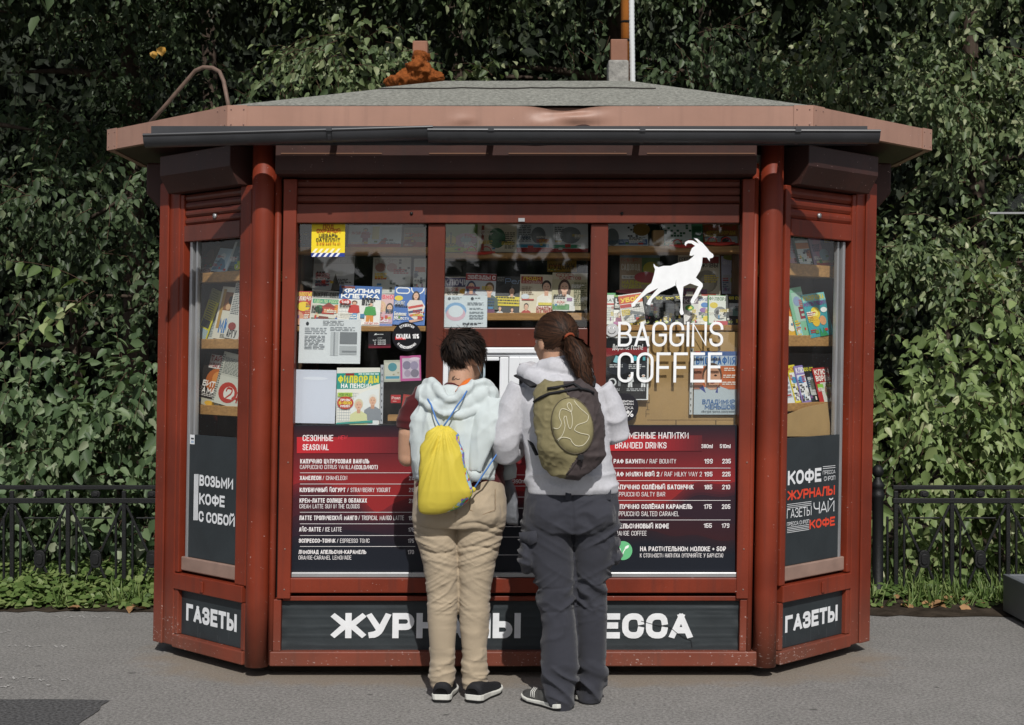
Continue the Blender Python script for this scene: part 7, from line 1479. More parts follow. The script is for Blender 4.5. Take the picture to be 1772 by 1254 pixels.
# oval pocket, raised, gathered at its rim
cxp, cyp, rx_, ry_ = 990.5, 736.5, 36.5, 50.5; ti = math.radians(-14)
def ov(r_, a): x, y = r_ * rx_ * math.cos(a), r_ * ry_ * math.sin(a); return cxp + x * math.cos(ti) - y * math.sin(ti), cyp + x * math.sin(ti) + y * math.cos(ti)
b = MB(); NA = 60; rs_ = [0, .25, .5, .72, .86, .95, 1.0]; vs = []
yc0 = min(bk(cxp + dx, cyp + dy).y for dx in (-15, 0, 15) for dy in (-20, 0, 20))
def pk(r_, a, ex=0.0):
    px, py = ov(r_, a); base = bk(px, py, .002).y; dome = yc0 - .014 - .012 * (1 - r_ ** 2) + .0012 * math.sin(a * 44) * (r_ > .7) * (1.02 - r_) * 3
    t = sstep(np.float64(r_), .86, 1.0); return W3(px, py, float(dome * (1 - t) + base * t) - ex)
for r_ in rs_:
    for k in range(NA): vs.append(pk(r_, 2 * math.pi * k / NA))
b.add(vs, [(i * NA + k, i * NA + (k + 1) % NA, (i + 1) * NA + (k + 1) % NA, (i + 1) * NA + k) for i in range(len(rs_) - 1) for k in range(NA)], KHP, True)
pkt = b.build('oval_pocket', bp)
b = MB(); b.tube([pk(.97, a, .003) for a in np.linspace(0, 2 * math.pi, 61)], .0026, mat('khaki_piping', '#4f4836', rough=.7), n=6); b.build('piping', pkt)
sq = [[(1022,775),(1055,780),(1075,745),(1060,700),(1075,655),(1110,660),(1138,672),(1142,640),(1128,615),(1112,625),(1118,650),(1135,668),(1145,720),(1140,770),(1125,778),(1112,735),(1105,700),(1090,715),(1098,760),(1090,800),(1075,830),(1050,850),(1038,862)],
      [(1155,600),(1185,640),(1230,680),(1248,700),(1235,735),(1180,755),(1160,780),(1165,795),(1200,810),(1250,822),(1245,850),(1215,885),(1170,890),(1142,865),(1130,845),(1085,835),(1060,850),(1040,880)]]
for pth in sq:
    pts = []
    for k in range(len(pth) - 1):
        for t in np.linspace(0, 1, 4)[:-1]:
            p0, p1, p2, p3 = (np.array(pth[max(0, min(len(pth) - 1, k + o_))], float) for o_ in (-1, 0, 1, 2))
            c_ = .5 * (2 * p1 + (p2 - p0) * t + (2 * p0 - 5 * p1 + 4 * p2 - p3) * t * t + (3 * p1 - p0 - 3 * p2 + p3) * t ** 3); pts.append((680 + c_[0] / 3.688, 530 + c_[1] / 3.688))
    P3_ = []
    for x, y in pts:
        dx, dy = x - cxp, y - cyp; u_2, v_2 = (dx * math.cos(ti) + dy * math.sin(ti)) / rx_, (-dx * math.sin(ti) + dy * math.cos(ti)) / ry_; r_ = min(.92, math.hypot(u_2, v_2)); P3_.append(pk(r_, math.atan2(v_2, u_2), .0016))
    b = MB(); b.tube(P3_, .0017, mat('cream_cord_print', '#cfc9b0', rough=.7), n=5); b.build('squiggle', pkt)
for nm, pts, rr in (('zipper', [(925, 695), (935, 688), (950, 681), (968, 678), (985, 675), (1000, 672), (1015, 674), (1027, 680)], .0105), ('carry_handle', [(947, 672), (962, 670), (978, 667), (992, 663), (1000, 668), (1008, 674)], .0095)):
    b = MB(); b.tube([bk(x, y, .008 if nm == 'carry_handle' else .003) for x, y in pts], rr, BLK, n=8, flat=.6); b.build(nm, bp)
b = MB(); p = bk(1005, 790, .012); b.box(p.x - .012, p.x + .012, p.y - .006, p.y + .012, p.z - .012, p.z + .008, BLK); b.tube([p, p + Vector((.003, -.003, -.025))], .003, BLK, n=6); b.build('cord_lock', bp)
for nm, pts, w_ in (('shoulder_strap', [(897, 650, .02), (905, 654, -.06), (914, 661, -.12), (924, 668, -.15)], .022), ('shoulder_strap', [(1022, 650, .0), (1024, 658, -.06), (1022, 668, -.12)], .02), ('lower_strap', [(906, 744, .0), (914, 757, -.06), (922, 772, -.12), (929, 787, -.16)], .009)):
    b = MB(); b.tube([W3(x, y, YR + dy) for x, y, dy in pts], w_, BLK, n=10, flat=.35); b.build(nm, bp)

# ------------------------------------------------------------------ ground
GR = bpy.data.materials.new('worn_asphalt'); GR.use_nodes = True
def build_ground():
    n, l = GR.node_tree.nodes, GR.node_tree.links; p = n['Principled BSDF']
    geo = n.new('ShaderNodeNewGeometry'); pos = geo.outputs['Position']
    def noise(sc, det=5, rough=.6):
        t = n.new('ShaderNodeTexNoise'); t.inputs['Scale'].default_value = sc; t.inputs['Detail'].default_value = det; t.inputs['Roughness'].default_value = rough; l.new(pos, t.inputs['Vector']); return t.outputs[0]
    def rng_(v, a, b, c, d):
        m = n.new('ShaderNodeMapRange'); m.inputs[1].default_value = a; m.inputs[2].default_value = b; m.inputs[3].default_value = c; m.inputs[4].default_value = d; l.new(v, m.inputs[0]); return m.outputs[0]
    def mix(f, a, b, mode='MIX'):
        m = n.new('ShaderNodeMixRGB'); m.blend_type = mode
        for k, v in ((0, f), (1, a), (2, b)):
            if isinstance(v, (tuple, float, int)): m.inputs[k].default_value = v
            else: l.new(v, m.inputs[k])
        return m.outputs[0]
    big, mid_, fine, grit = noise(.7, 6), noise(5, 6), noise(62, 3, .75), noise(140, 2, .8)
    c = mix(rng_(big, .35, .65, 0, 1), (.245, .234, .221, 1), (.305, .292, .275, 1))
    c = mix(rng_(mid_, .35, .75, 0, .5), c, (.145, .139, .130, 1)); c = mix(rng_(noise(1.9, 8, .7), .58, .72, 0, .4), c, (.10, .097, .092, 1)); c = mix(rng_(noise(2.6, 8, .75), .62, .74, 0, .35), c, (.30, .285, .26, 1))
    c = mix(rng_(fine, .34, .66, .0, 1.0), mix(.62, c, (.045, .044, .042, 1)), mix(.5, c, (.36, .35, .33, 1)))
    c = mix(rng_(grit, .58, .70, 0, .8), c, (.44, .43, .41, 1))
    vo = n.new('ShaderNodeTexVoronoi'); vo.inputs['Scale'].default_value = 3.3; l.new(pos, vo.inputs['Vector'])
    sp = n.new('ShaderNodeMath'); sp.operation = 'MULTIPLY_ADD'; sp.inputs[1].default_value = .05; l.new(noise(30), sp.inputs[0]); l.new(vo.outputs['Distance'], sp.inputs[2])
    c = mix(rng_(sp.outputs[0], .075, .092, .6, 0), c, (.05, .048, .045, 1))      # old gum and oil spots
    # sand swept up round the kiosk
    sx = n.new('ShaderNodeSeparateXYZ'); l.new(pos, sx.inputs[0])
    def sq(v, off, sc):
        a = n.new('ShaderNodeMath'); a.operation = 'ADD'; a.inputs[1].default_value = off; l.new(v, a.inputs[0]); b = n.new('ShaderNodeMath'); b.operation = 'MULTIPLY'; b.inputs[1].default_value = 1 / sc; l.new(a.outputs[0], b.inputs[0]); d = n.new('ShaderNodeMath'); d.operation = 'POWER'; d.inputs[1].default_value = 4; ab = n.new('ShaderNodeMath'); ab.operation = 'ABSOLUTE'; l.new(b.outputs[0], ab.inputs[0]); l.new(ab.outputs[0], d.inputs[0]); return d.outputs[0]
    e = n.new('ShaderNodeMath'); l.new(sq(sx.outputs[0], -XC, 1.78), e.inputs[0]); l.new(sq(sx.outputs[1], -.9, 1.06), e.inputs[1])
    e2 = n.new('ShaderNodeMath'); e2.operation = 'MULTIPLY_ADD'; e2.inputs[1].default_value = 1.5; l.new(noise(6, 6), e2.inputs[0]); l.new(e.outputs[0], e2.inputs[2])
    sand = mix(rng_(noise(120, 3), .3, .7, 0, 1), (.17, .135, .10, 1), (.29, .245, .19, 1))
    c = mix(rng_(e2.outputs[0], 1.62, 2.15, .75, 0), c, sand)
    l.new(c, p.inputs['Base Color']); p.inputs['Roughness'].default_value = .9; p.inputs['Specular IOR Level'].default_value = .25
    hs = n.new('ShaderNodeMath'); hs.operation = 'ADD'; l.new(fine, hs.inputs[0]); l.new(grit, hs.inputs[1])
    b = n.new('ShaderNodeBump'); b.inputs['Strength'].default_value = .55; b.inputs['Distance'].default_value = .006; l.new(hs.outputs[0], b.inputs['Height']); l.new(b.outputs[0], p.inputs['Normal'])
build_ground()
b = MB(); b.add([(-90, -90, 0), (90, -90, 0), (90, 90, 0), (-90, 90, 0)], [(0, 1, 2, 3)], GR); b.build('ground', origin=(0, 0, 0), kind='structure')
G3_ = lambda px, py, z=0.0: Vector(((px - CX) * (F_PX * (EYE - z) / (py - HORIZ)) / F_PX, F_PX * (EYE - z) / (py - HORIZ) - DIST, z))
# newer dark patch of asphalt
b = MB(); g = random.Random(4); a = G3_(195, 1212); pts = [(-5, a.y + .02)] + [(-4.6 + 2.75 * t, a.y + .01 * math.sin(t * 9) + g.uniform(-.006, .006)) for t in np.linspace(0, 1, 30)] + [(a.x - .01, a.y - .01)] + [(a.x - .012 - .05 * t + g.uniform(-.01, .01), a.y - .03 - 1.4 * t) for t in np.linspace(0, 1, 20)] + [(-5, a.y - 1.4)]
b.poly([(x, y, .004) for x, y in pts][::-1], mat('new_asphalt', (.088, .087, .087), rough=.92, spec=.2, var=.65, vscale=70, bump=.6, bscale=120)); b.build('asphalt_patch', kind='structure')
b = MB(); CH = mat('chalk', '#a9a7a3', rough=.95, var=.25, vscale=60); g = random.Random(6)
for (x0, x1, y) in ((8, 72, 1117), (88, 130, 1118), (0, 20, 1092), (95, 205, 1067), (0, 60, 1173), (62, 122, 1175), (0, 30, 1187), (80, 102, 1187), (248, 262, 1087)):
    xs = np.linspace(x0, x1, max(4, int((x1 - x0) / 5)))
    for k in range(len(xs) - 1):
        if g.random() < .22: continue
        p0, p1 = G3_(xs[k], y + g.uniform(-2.5, 2.5), .004), G3_(xs[k + 1] - g.uniform(0, 2), y + g.uniform(-2.5, 2.5), .004); wv = g.uniform(.003, .012); b.add([p0 + Vector((0, -wv, 0)), p1 + Vector((0, -wv, 0)), p1 + Vector((0, wv, 0)), p0 + Vector((0, wv, 0))], [(0, 1, 2, 3)], CH)
b.build('chalk_marking', kind='structure')
# soil beyond the asphalt with a ragged edge
b = MB(); g = random.Random(9); xs = np.linspace(-12, 12, 260); ed = [1.66 + .05 * math.sin(x * 1.7) + g.uniform(-.035, .035) - (.06 if x > 2 else 0) for x in xs]
SOIL = mat('dark_soil', (.045, .035, .026), rough=.97, spec=.05, var=.45, vscale=9, bump=1.0, bscale=40)
vs = [(x, e, .004) for x, e in zip(xs, ed)] + [(x, 1.95, .03) for x in xs] + [(x, 3.2, .06) for x in xs] + [(x, 40, .3) for x in xs]; n_ = len(xs)
b.add(vs, [(j * n_ + i, j * n_ + i + 1, (j + 1) * n_ + i + 1, (j + 1) * n_ + i) for j in range(3) for i in range(n_ - 1)], SOIL, True); b.build('soil', kind='structure')

# ------------------------------------------------------------------ leaves
def leaf_mat(name, cols, rough=.46, under=1.5, trans=.16):
    """leaf green that varies from leaf to leaf, paler underneath"""
    m = bpy.data.materials.new(name); m.use_nodes = True; n, l = m.node_tree.nodes, m.node_tree.links; p = n['Principled BSDF']
    geo = n.new('ShaderNodeNewGeometry'); rp = n.new('ShaderNodeValToRGB'); l.new(geo.outputs['Random Per Island'], rp.inputs[0]); cr_ = rp.color_ramp
    for i, (ps, c) in enumerate(cols):
        e = cr_.elements[i] if i < 2 else cr_.elements.new(ps)
        e.position = ps; e.color = tuple(c) + (1,)
    mx = n.new('ShaderNodeMixRGB'); mx.blend_type = 'MULTIPLY'; l.new(geo.outputs['Backfacing'], mx.inputs[0]); l.new(rp.outputs[0], mx.inputs[1]); mx.inputs[2].default_value = (under * 1.05, under, under * 1.1, 1)
    l.new(mx.outputs[0], p.inputs['Base Color']); p.inputs['Roughness'].default_value = rough; p.inputs['Specular IOR Level'].default_value = .26
    tr = n.new('ShaderNodeBsdfTranslucent'); sc = n.new('ShaderNodeMixRGB'); sc.blend_type = 'MULTIPLY'; sc.inputs[0].default_value = 1; sc.inputs[2].default_value = (1.3, 1.5, .6, 1); l.new(rp.outputs[0], sc.inputs[1]); l.new(sc.outputs[0], tr.inputs[0])
    ms = n.new('ShaderNodeMixShader'); ms.inputs[0].default_value = trans; l.new(p.outputs[0], ms.inputs[1]); l.new(tr.outputs[0], ms.inputs[2]); l.new(ms.outputs[0], n['Material Output'].inputs[0])
    return m
LIN = leaf_mat('linden_leaf', [(0, (.026, .043, .019)), (.55, (.050, .077, .034)), (.9, (.082, .115, .055)), (1, (.15, .18, .10))])
LIN2 = leaf_mat('pale_linden_leaf', [(0, (.055, .085, .036)), (.5, (.110, .150, .066)), (.86, (.175, .215, .10)), (1, (.29, .31, .18))])
DOG = leaf_mat('broad_shrub_leaf', [(0, (.045, .078, .034)), (.5, (.095, .145, .066)), (.9, (.155, .21, .105)), (1, (.27, .30, .20))])
DOGR = leaf_mat('bright_shrub_leaf', [(0, (.080, .125, .042)), (.5, (.165, .225, .080)), (.88, (.235, .295, .12)), (1, (.34, .36, .20))])
DRK = leaf_mat('shaded_leaf', [(0, (.018, .028, .012)), (.6, (.032, .046, .020)), (1, (.055, .072, .032))], trans=.12)  # leaf green with shade put into its colour
DRK2 = leaf_mat('deep_shade_leaf', [(0, (.008, .013, .006)), (.6, (.014, .021, .010)), (1, (.024, .033, .016))], trans=.05, rough=.7)  # darker still: shade inside the wood put into the leaf colour
GRD = leaf_mat('ground_cover_leaf', [(0, (.06, .105, .026)), (.5, (.115, .175, .05)), (1, (.20, .25, .09))])
BARK = mat('grey_bark', '#4a4038', rough=.95, spec=.1, var=.35, vscale=20, bump=.8, bscale=40, stretch=(1, 1, .3))
TWIG = mat('twig', '#4a3527', rough=.8)
LEAFP = np.array([(0, 0, 0), (.29, .22, .07), (.25, .60, .06), (0, 1.05, -.14), (-.25, .60, .06), (-.29, .22, .07)])   # x across, y along, z up
LEAFN = np.array([(0, 0, 0), (.20, .28, .04), (.23, .62, .03), (0, 1.0, -.12), (-.23, .62, .03), (-.20, .28, .04)])
LEAFR = np.array([(0, 0, 0), (.42, .20, .05), (.44, .60, .04), (0, 1.0, -.08), (-.44, .60, .04), (-.42, .20, .05)])
def unit(a): return a / np.maximum(np.linalg.norm(a, axis=1, keepdims=True), 1e-9)
def leaves_mesh(name, P, Dr, Nr, S, shape, m, origin, parent=None):
    """one mesh of folded leaves: positions, directions, normals, lengths"""
    N = len(P); Dr = unit(Dr); Sd = unit(np.cross(Dr, Nr)); Up = np.cross(Sd, Dr)
    q = shape[None, :, :] * S[:, None, None]
    Vt = P[:, None, :] + q[:, :, 0:1] * Sd[:, None, :] + q[:, :, 1:2] * Dr[:, None, :] + q[:, :, 2:3] * Up[:, None, :] - np.array(origin)[None, None, :]
    me = bpy.data.meshes.new(name); me.vertices.add(N * 6); me.vertices.foreach_set('co', Vt.reshape(-1).astype(np.float32))
    idx = (np.arange(N)[:, None] * 6 + np.array([0, 1, 2, 3, 0, 3, 4, 5])[None, :]).reshape(-1)
    me.loops.add(N * 8); me.loops.foreach_set('vertex_index', idx.astype(np.int32)); me.polygons.add(N * 2)
    me.polygons.foreach_set('loop_start', (np.arange(N * 2) * 4).astype(np.int32)); me.polygons.foreach_set('loop_total', np.full(N * 2, 4, np.int32))
    me.materials.append(m); me.update(calc_edges=True)
    o = bpy.data.objects.new(name, me); COL.objects.link(o)
    if parent is not None: o.parent = parent
    else: o.location = origin
    return o
def twigs(rs, lumps, leaf, spacing=.045, droop=.35, front=.55, hug=.6, per=8):
    """leafy sprays of several twigs over lumps (cx, cy, cz, rx, ry, rz, count); returns leaves and twig lines"""
    P, Dr, Nr, S, L = [], [], [], [], []
    for (cx, cy, cz, rx, ry, rz, cnt) in lumps:
        for _ in range(max(1, cnt // per)):
            d = rs.normal(size=3); d[1] -= front; d /= np.linalg.norm(d)
            rad = rs.uniform(hug, 1.05) if rs.random() < .85 else rs.uniform(.2, hug)
            ctr = np.array((cx + d[0] * rx * rad, cy + d[1] * ry * rad, cz + d[2] * rz * rad))
            t0 = d * .6 + rs.normal(size=3) * .55; t0[2] -= droop * .7; t0 /= np.linalg.norm(t0); lean_n = rs.normal(size=3) * .30
            for _q in range(min(per, cnt)):
                o = ctr + rs.normal(size=3) * leaf * .9
                t = t0 + rs.normal(size=3) * .5; t[2] -= droop * .4; t /= np.linalg.norm(t)
                ln = rs.uniform(.18, .5) * leaf / .075; k = max(4, int(ln / (spacing * leaf / .075)))
                side = np.cross(t, (0, 0, 1)); side /= max(np.linalg.norm(side), 1e-6)
                p = o.copy(); pts = [p.copy()]; tt = t.copy()
                for i in range(k):
                    tt = tt + np.array((0, 0, -.07)) + rs.normal(size=3) * .06; tt /= np.linalg.norm(tt); p = p + tt * ln / k; pts.append(p.copy())
                    sg = 1 if i % 2 else -1
                    P.append(p + rs.normal(size=3) * .006); Dr.append(tt * .5 + side * sg * rs.uniform(.4, 1.1) + np.array((0, 0, -rs.uniform(.3, 1.2))) + rs.normal(size=3) * .3)
                    Nr.append(np.array((0, -.55, .6)) + rs.normal(size=3) * .62 + d * .3 + lean_n); S.append(leaf * rs.uniform(.5, 1.25) * (1 - .3 * i / k))
                L.append(pts)
    return np.array(P), np.array(Dr), np.array(Nr), np.array(S), L
def plant(kind, base, label, cat, lumps, leaf, m, seed, trunk=(), shape=LEAFP, group=None, stems=.25, **kw):
    rs = np.random.RandomState(seed); root = empty(kind, base, label, cat, group)
    P, Dr, Nr, S, L = twigs(rs, lumps, leaf, **kw)
    leaves_mesh('crown' if trunk else 'foliage', P, Dr, Nr, S, shape, m, base, root)
    g = random.Random(seed)
    for i, (path, r0, r1) in enumerate(trunk):
        n = len(path); b = MB(); b.tube([Vector(p) for p in path], [r0 + (r1 - r0) * k / (n - 1) for k in range(n)], BARK, n=10); b.build('branch' if i else 'trunk', root)
    b = MB()
    for pts in L:
        if g.random() < stems: b.tube([Vector(p) for p in pts[::2]], [.0035 if k == 0 else .002 for k in range(len(pts[::2]))], TWIG, n=4, cap=False)
    if b.v: b.build('twigs', root, kind='stuff')
    return root
def trunk_(x, y, h, r0, g, lean=0, limbs=6, spread=1.2, z0=1.0):
    """tapered trunk with limbs"""
    out = [([(x + lean * t + .05 * math.sin(t * 5), y, h * t) for t in np.linspace(0, 1, 7)], r0, r0 * .35)]
    for k in range(limbs):
        t = z0 / h + (1 - z0 / h) * (k + .5) / limbs; a = g.uniform(0, 6.28); ln = spread * g.uniform(.7, 1.2) * (1.1 - t * .5); o = Vector((x + lean * t, y, h * t)); dr = Vector((math.cos(a), math.sin(a) * .8 - .25, g.uniform(.1, .5)))
        out.append(([tuple(o + dr * ln * s + Vector((0, 0, -.15 * ln * s * s)) + Vector((g.uniform(-.05, .05), g.uniform(-.05, .05), 0)) * s) for s in np.linspace(0, 1, 6)], r0 * .38, .008))
    return out
g = random.Random(77)
HG = 'broad leaved hedge shrubs behind the fence'
# hedge along the fence (left and right of the kiosk)
plant('hedge_shrub', (-3.55, 3.05, .05), 'broad leaved hedge shrub behind the fence at the far left edge', 'shrub', [(-3.55, 3.15, .74, .62, .42, .70, 420), (-3.5, 3.3, .7, .6, .25, .6, 120)], .105, DOG, 1, group=HG, hug=.8, per=5, droop=.6)
plant('hedge_shrub', (-2.6, 3.05, .05), 'broad leaved hedge shrub behind the fence beside the left wall of the kiosk', 'shrub', [(-2.62, 3.15, .70, .62, .42, .70, 420), (-2.6, 3.3, .7, .6, .25, .6, 120)], .105, DOG, 2, group=HG, hug=.8, per=5, droop=.6)
plant('hedge_shrub', (2.78, 3.0, .05), 'bright hedge shrub behind the fence beside the ball topped post', 'shrub', [(2.75, 3.1, .74, .60, .42, .78, 330), (3.0, 3.2, 1.42, .42, .35, .22, 60)], .100, DOGR, 3, group=HG, hug=.78, per=5, droop=.3)
plant('hedge_shrub', (3.7, 3.0, .05), 'bright hedge shrub with tall shoots behind the fence at the far right edge', 'shrub', [(3.72, 3.1, .76, .62, .45, .80, 340), (3.42, 3.0, 1.62, .16, .16, .34, 24)], .105, DOGR, 4, group=HG, hug=.78, per=5, droop=.3)
# loose shrubs and low linden branches over the hedge
plant('tall_shrub', (-3.3, 3.9, .08), 'tall dark shrub with scattered pale leaves left of the kiosk', 'shrub', [(-3.75, 4.0, 2.2, .7, .55, .45, 150), (-2.75, 4.1, 2.12, .7, .55, .40, 140), (-3.25, 3.9, 2.70, 1.0, .55, .26, 190)], .084, LIN, 5, trunk=trunk_(-3.3, 4.1, 2.6, .05, g), hug=.6)
plant('young_shoot', (-2.92, 3.4, .6), 'upright shoot with a few large pale leaves left of the kiosk', 'shoot', [(-2.93, 3.35, 2.0, .10, .08, .26, 4)], .13, DOGR, 15, stems=1.0, droop=-.4, per=1)
plant('tall_shrub', (3.2, 4.1, .08), 'tall shaded shrub with drooping branches right of the kiosk', 'shrub', [(2.8, 3.7, 2.22, .75, .4, .20, 230), (3.7, 3.9, 2.12, .6, .4, .20, 130), (3.3, 5.2, 1.4, 1.1, .4, .5, 40)], .078, LIN2, 6, trunk=trunk_(3.4, 4.4, 2.2, .05, g), hug=.5)
# lindens behind
TG = 'linden trees behind the kiosk'
plant('linden_tree', (-1.5, 5.0, .1), 'linden tree with sunlit leaves rising behind the left half of the roof', 'tree', [(-1.35, 4.3, 3.70, .62, .5, .42, 150), (-.55, 4.5, 3.55, .42, .4, .45, 90), (-1.9, 4.6, 3.2, .4, .4, .3, 50), (-1.0, 5.2, 5.3, 1.5, .9, .9, 380), (-2.0, 5.6, 2.6, .8, .5, .6, 70)], .080, LIN2, 7, trunk=trunk_(-1.3, 6.6, 6.0, .14, g, spread=1.5), group=TG, hug=.5)
plant('linden_tree', (1.2, 5.4, .1), 'linden tree with sunlit leaves rising behind the right half of the roof', 'tree', [(1.25, 4.5, 3.9, .5, .5, .28, 80), (1.75, 4.8, 3.4, .55, .5, .38, 90), (.6, 5.3, 5.0, 1.4, .9, .9, 330), (1.8, 5.8, 2.9, .8, .5, .5, 70), (.2, 3.3, 5.6, .7, 1.0, .6, 220), (.9, 5.6, 3.4, .5, .4, .6, 60)], .078, LIN, 8, trunk=trunk_(1.0, 6.8, 6.2, .15, g, spread=1.5), group=TG, hug=.5)  # forward lump above the view added to shade what lies behind
plant('linden_tree', (4.2, 5.0, .1), 'pale sunlit linden tree at the upper right edge', 'tree', [(3.35, 4.3, 3.55, .55, .45, .42, 150), (4.05, 4.2, 3.35, .5, .5, .5, 170), (3.6, 4.5, 2.75, .35, .35, .25, 50), (3.9, 4.7, 4.6, 1.2, .8, .8, 330), (2.5, 4.8, 4.1, .5, .5, .35, 70), (3.2, 5.7, 3.9, 1.0, .5, .5, 240)], .082, LIN2, 9, trunk=trunk_(4.9, 6.6, 6.0, .14, g, spread=1.4), group=TG, hug=.5)
plant('linden_tree', (-4.3, 5.6, .1), 'dark linden tree filling the upper left corner', 'tree', [(-4.0, 5.4, 3.3, 1.0, .7, .8, 100), (-2.9, 5.6, 3.9, 1.0, .7, .8, 100), (-3.6, 5.6, 5.0, 1.7, 1.1, .9, 420), (-3.3, 6.0, 3.5, 1.3, .5, .4, 220)], .078, LIN, 10, trunk=trunk_(-3.6, 6.9, 6.3, .15, g, spread=1.5), group=TG, hug=.5)
# darker trees further back close the view
BGm = 'dark trees further back'
for k, (x, y, lab) in enumerate(((-6.2, 7.6, 'dark background tree farthest left'), (-3.4, 8.4, 'dark background tree behind the roof handrail'), (-.6, 8.0, 'dark background tree behind the foam covered stub'), (2.2, 8.4, 'dark background tree behind the ochre pipe'), (5.0, 7.8, 'dark background tree farthest right'))):
    plant('background_tree', (x, y, .1), lab, 'tree', [(x, y, 1.3, 1.7, .8, 1.3, 260), (x, y, 3.3, 1.9, .9, 1.4, 420), (x + .2, y, 5.6, 2.0, 1.1, 1.4, 300), (x + .3, y - 1.8, 5.35, 2.1, 1.2, .75, 680)], .10, DRK, 20 + k, trunk=trunk_(x, y + 1.2, 7.0, .15, g, spread=1.6), group=BGm, hug=.4, stems=.05)  # last lump added high and forward to shade the crowns below
plant('added_shade_tree', (-5.6, 4.2, .1), 'unseen tree added at the far left, its canopy shading the foliage behind', 'tree', [(-4.9, 3.2, 5.4, 1.2, 1.2, .7, 560), (-3.2, 3.0, 5.3, .9, 1.1, .6, 560), (-4.2, 4.6, 6.4, 2.0, 1.2, .8, 420), (-1.6, 4.4, 6.9, 1.6, 1.0, .6, 300), (-5.9, 3.9, 3.6, .9, .8, 1.2, 220), (-3.6, 6.3, 5.55, 2.0, 1.3, .65, 620), (-.4, 6.3, 5.6, 1.8, 1.2, .65, 560)], .15, LIN, 31, trunk=trunk_(-5.6, 4.3, 6.5, .2, g, lean=.6, spread=2.2), hug=.2, stems=.0)  # out of view, added so its canopy shades the trees behind
plant('added_shade_tree', (5.6, 4.6, .1), 'unseen tree added beyond the right edge, its high canopy shading the foliage', 'tree', [(2.55, 3.3, 5.0, .55, .9, .55, 240), (1.6, 4.4, 6.8, 1.6, 1.0, .6, 300), (4.9, 4.8, 6.6, 1.5, 1.1, .7, 260), (5.8, 4.4, 3.6, .8, .8, 1.3, 200), (2.6, 6.3, 5.55, 1.8, 1.2, .65, 560), (5.2, 6.3, 5.5, 1.6, 1.2, .65, 420)], .15, LIN, 32, trunk=trunk_(5.6, 4.7, 6.8, .2, g, lean=-.5, spread=2.2), hug=.2, stems=.0)  # likewise added out of view, canopy placed for its shade
# far wood behind everything
rs = np.random.RandomState(50); N = 42000
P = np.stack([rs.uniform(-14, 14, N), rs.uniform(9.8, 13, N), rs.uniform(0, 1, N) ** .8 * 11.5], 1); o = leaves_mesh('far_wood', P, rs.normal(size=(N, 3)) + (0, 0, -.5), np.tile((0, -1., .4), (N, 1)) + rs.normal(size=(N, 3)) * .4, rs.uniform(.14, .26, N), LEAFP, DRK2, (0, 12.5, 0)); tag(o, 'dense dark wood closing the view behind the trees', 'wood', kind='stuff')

vs, nx, nz = [], 60, 26
gx, gz = np.meshgrid(np.linspace(-22, 22, nx), np.linspace(-.2, 13, nz)); pp_ = np.stack([gx.ravel(), gx.ravel() * 0, gz.ravel()], 1)
yy = 13.6 + 1.6 * (vnoise(pp_ * .5, 8) - .5) + .8 * (vnoise(pp_ * 1.7, 9) - .5)
b = MB(); b.add([(p[0], y_, p[2]) for p, y_ in zip(pp_, yy)], [(j * nx + i, j * nx + i + 1, (j + 1) * nx + i + 1, (j + 1) * nx + i) for j in range(nz - 1) for i in range(nx - 1)], mat('painted_wood_shade', (.008, .012, .006), rough=1, spec=0, var=.5, vscale=3), True)  # opaque backdrop, the wood's shade put into its colour
b.build('far_wood', label='dark backdrop sheet coloured as the deep shade of the farthest wood', cat='wood', kind='stuff')

# a yellow pair of leaves high on the left
for (px, py, s_, lab) in ((278, 80, .075, 'single bright yellow leaf high in the dark trees'), (265, 88, .06, 'smaller ochre leaf beside the bright yellow leaf')):
    q = W3(px, py, 3.6); o = leaves_mesh('yellow_leaf', np.array([tuple(q)]), np.array([(.2, -.2, -1.)]), np.array([(.1, -1., .3)]), np.array([s_]), LEAFR, mat('yellow_leaf', '#c8942a', rough=.5, translucent=.3), tuple(q)); tag(o, lab, 'leaf')

# ground cover and grass at the fence foot
rs = np.random.RandomState(60)
def strip_pts(N, x0, x1, y0, y1): return np.stack([rs.uniform(x0, x1, N), y0 + (y1 - y0) * rs.beta(1.3, 1.0, N), np.zeros(N)], 1)
for nm, x0, x1, N, lab in (('ground_cover', -4.2, -1.9, 6500, 'low bright green weeds along the left fence foot'), ('ground_cover', 1.95, 4.2, 2600, 'low green weeds along the right fence foot')):
    P = strip_pts(N, x0, x1, 1.74, 2.75); hgt = .03 + .15 * vnoise(P * 3.1 + 7, 4) * sstep(P[:, 1], 1.72, 2.0) * (1 if x0 < 0 else .6); P[:, 2] = hgt * rs.uniform(.3, 1, N) + .01
    o = leaves_mesh(nm, P, rs.normal(size=(N, 3)) * (1, 1, .25), np.array((0, -.4, 1.)) + rs.normal(size=(N, 3)) * .35, rs.uniform(.028, .062, N), LEAFR, GRD, ((x0 + x1) / 2, 2.2, 0)); tag(o, lab, 'weeds', kind='stuff')
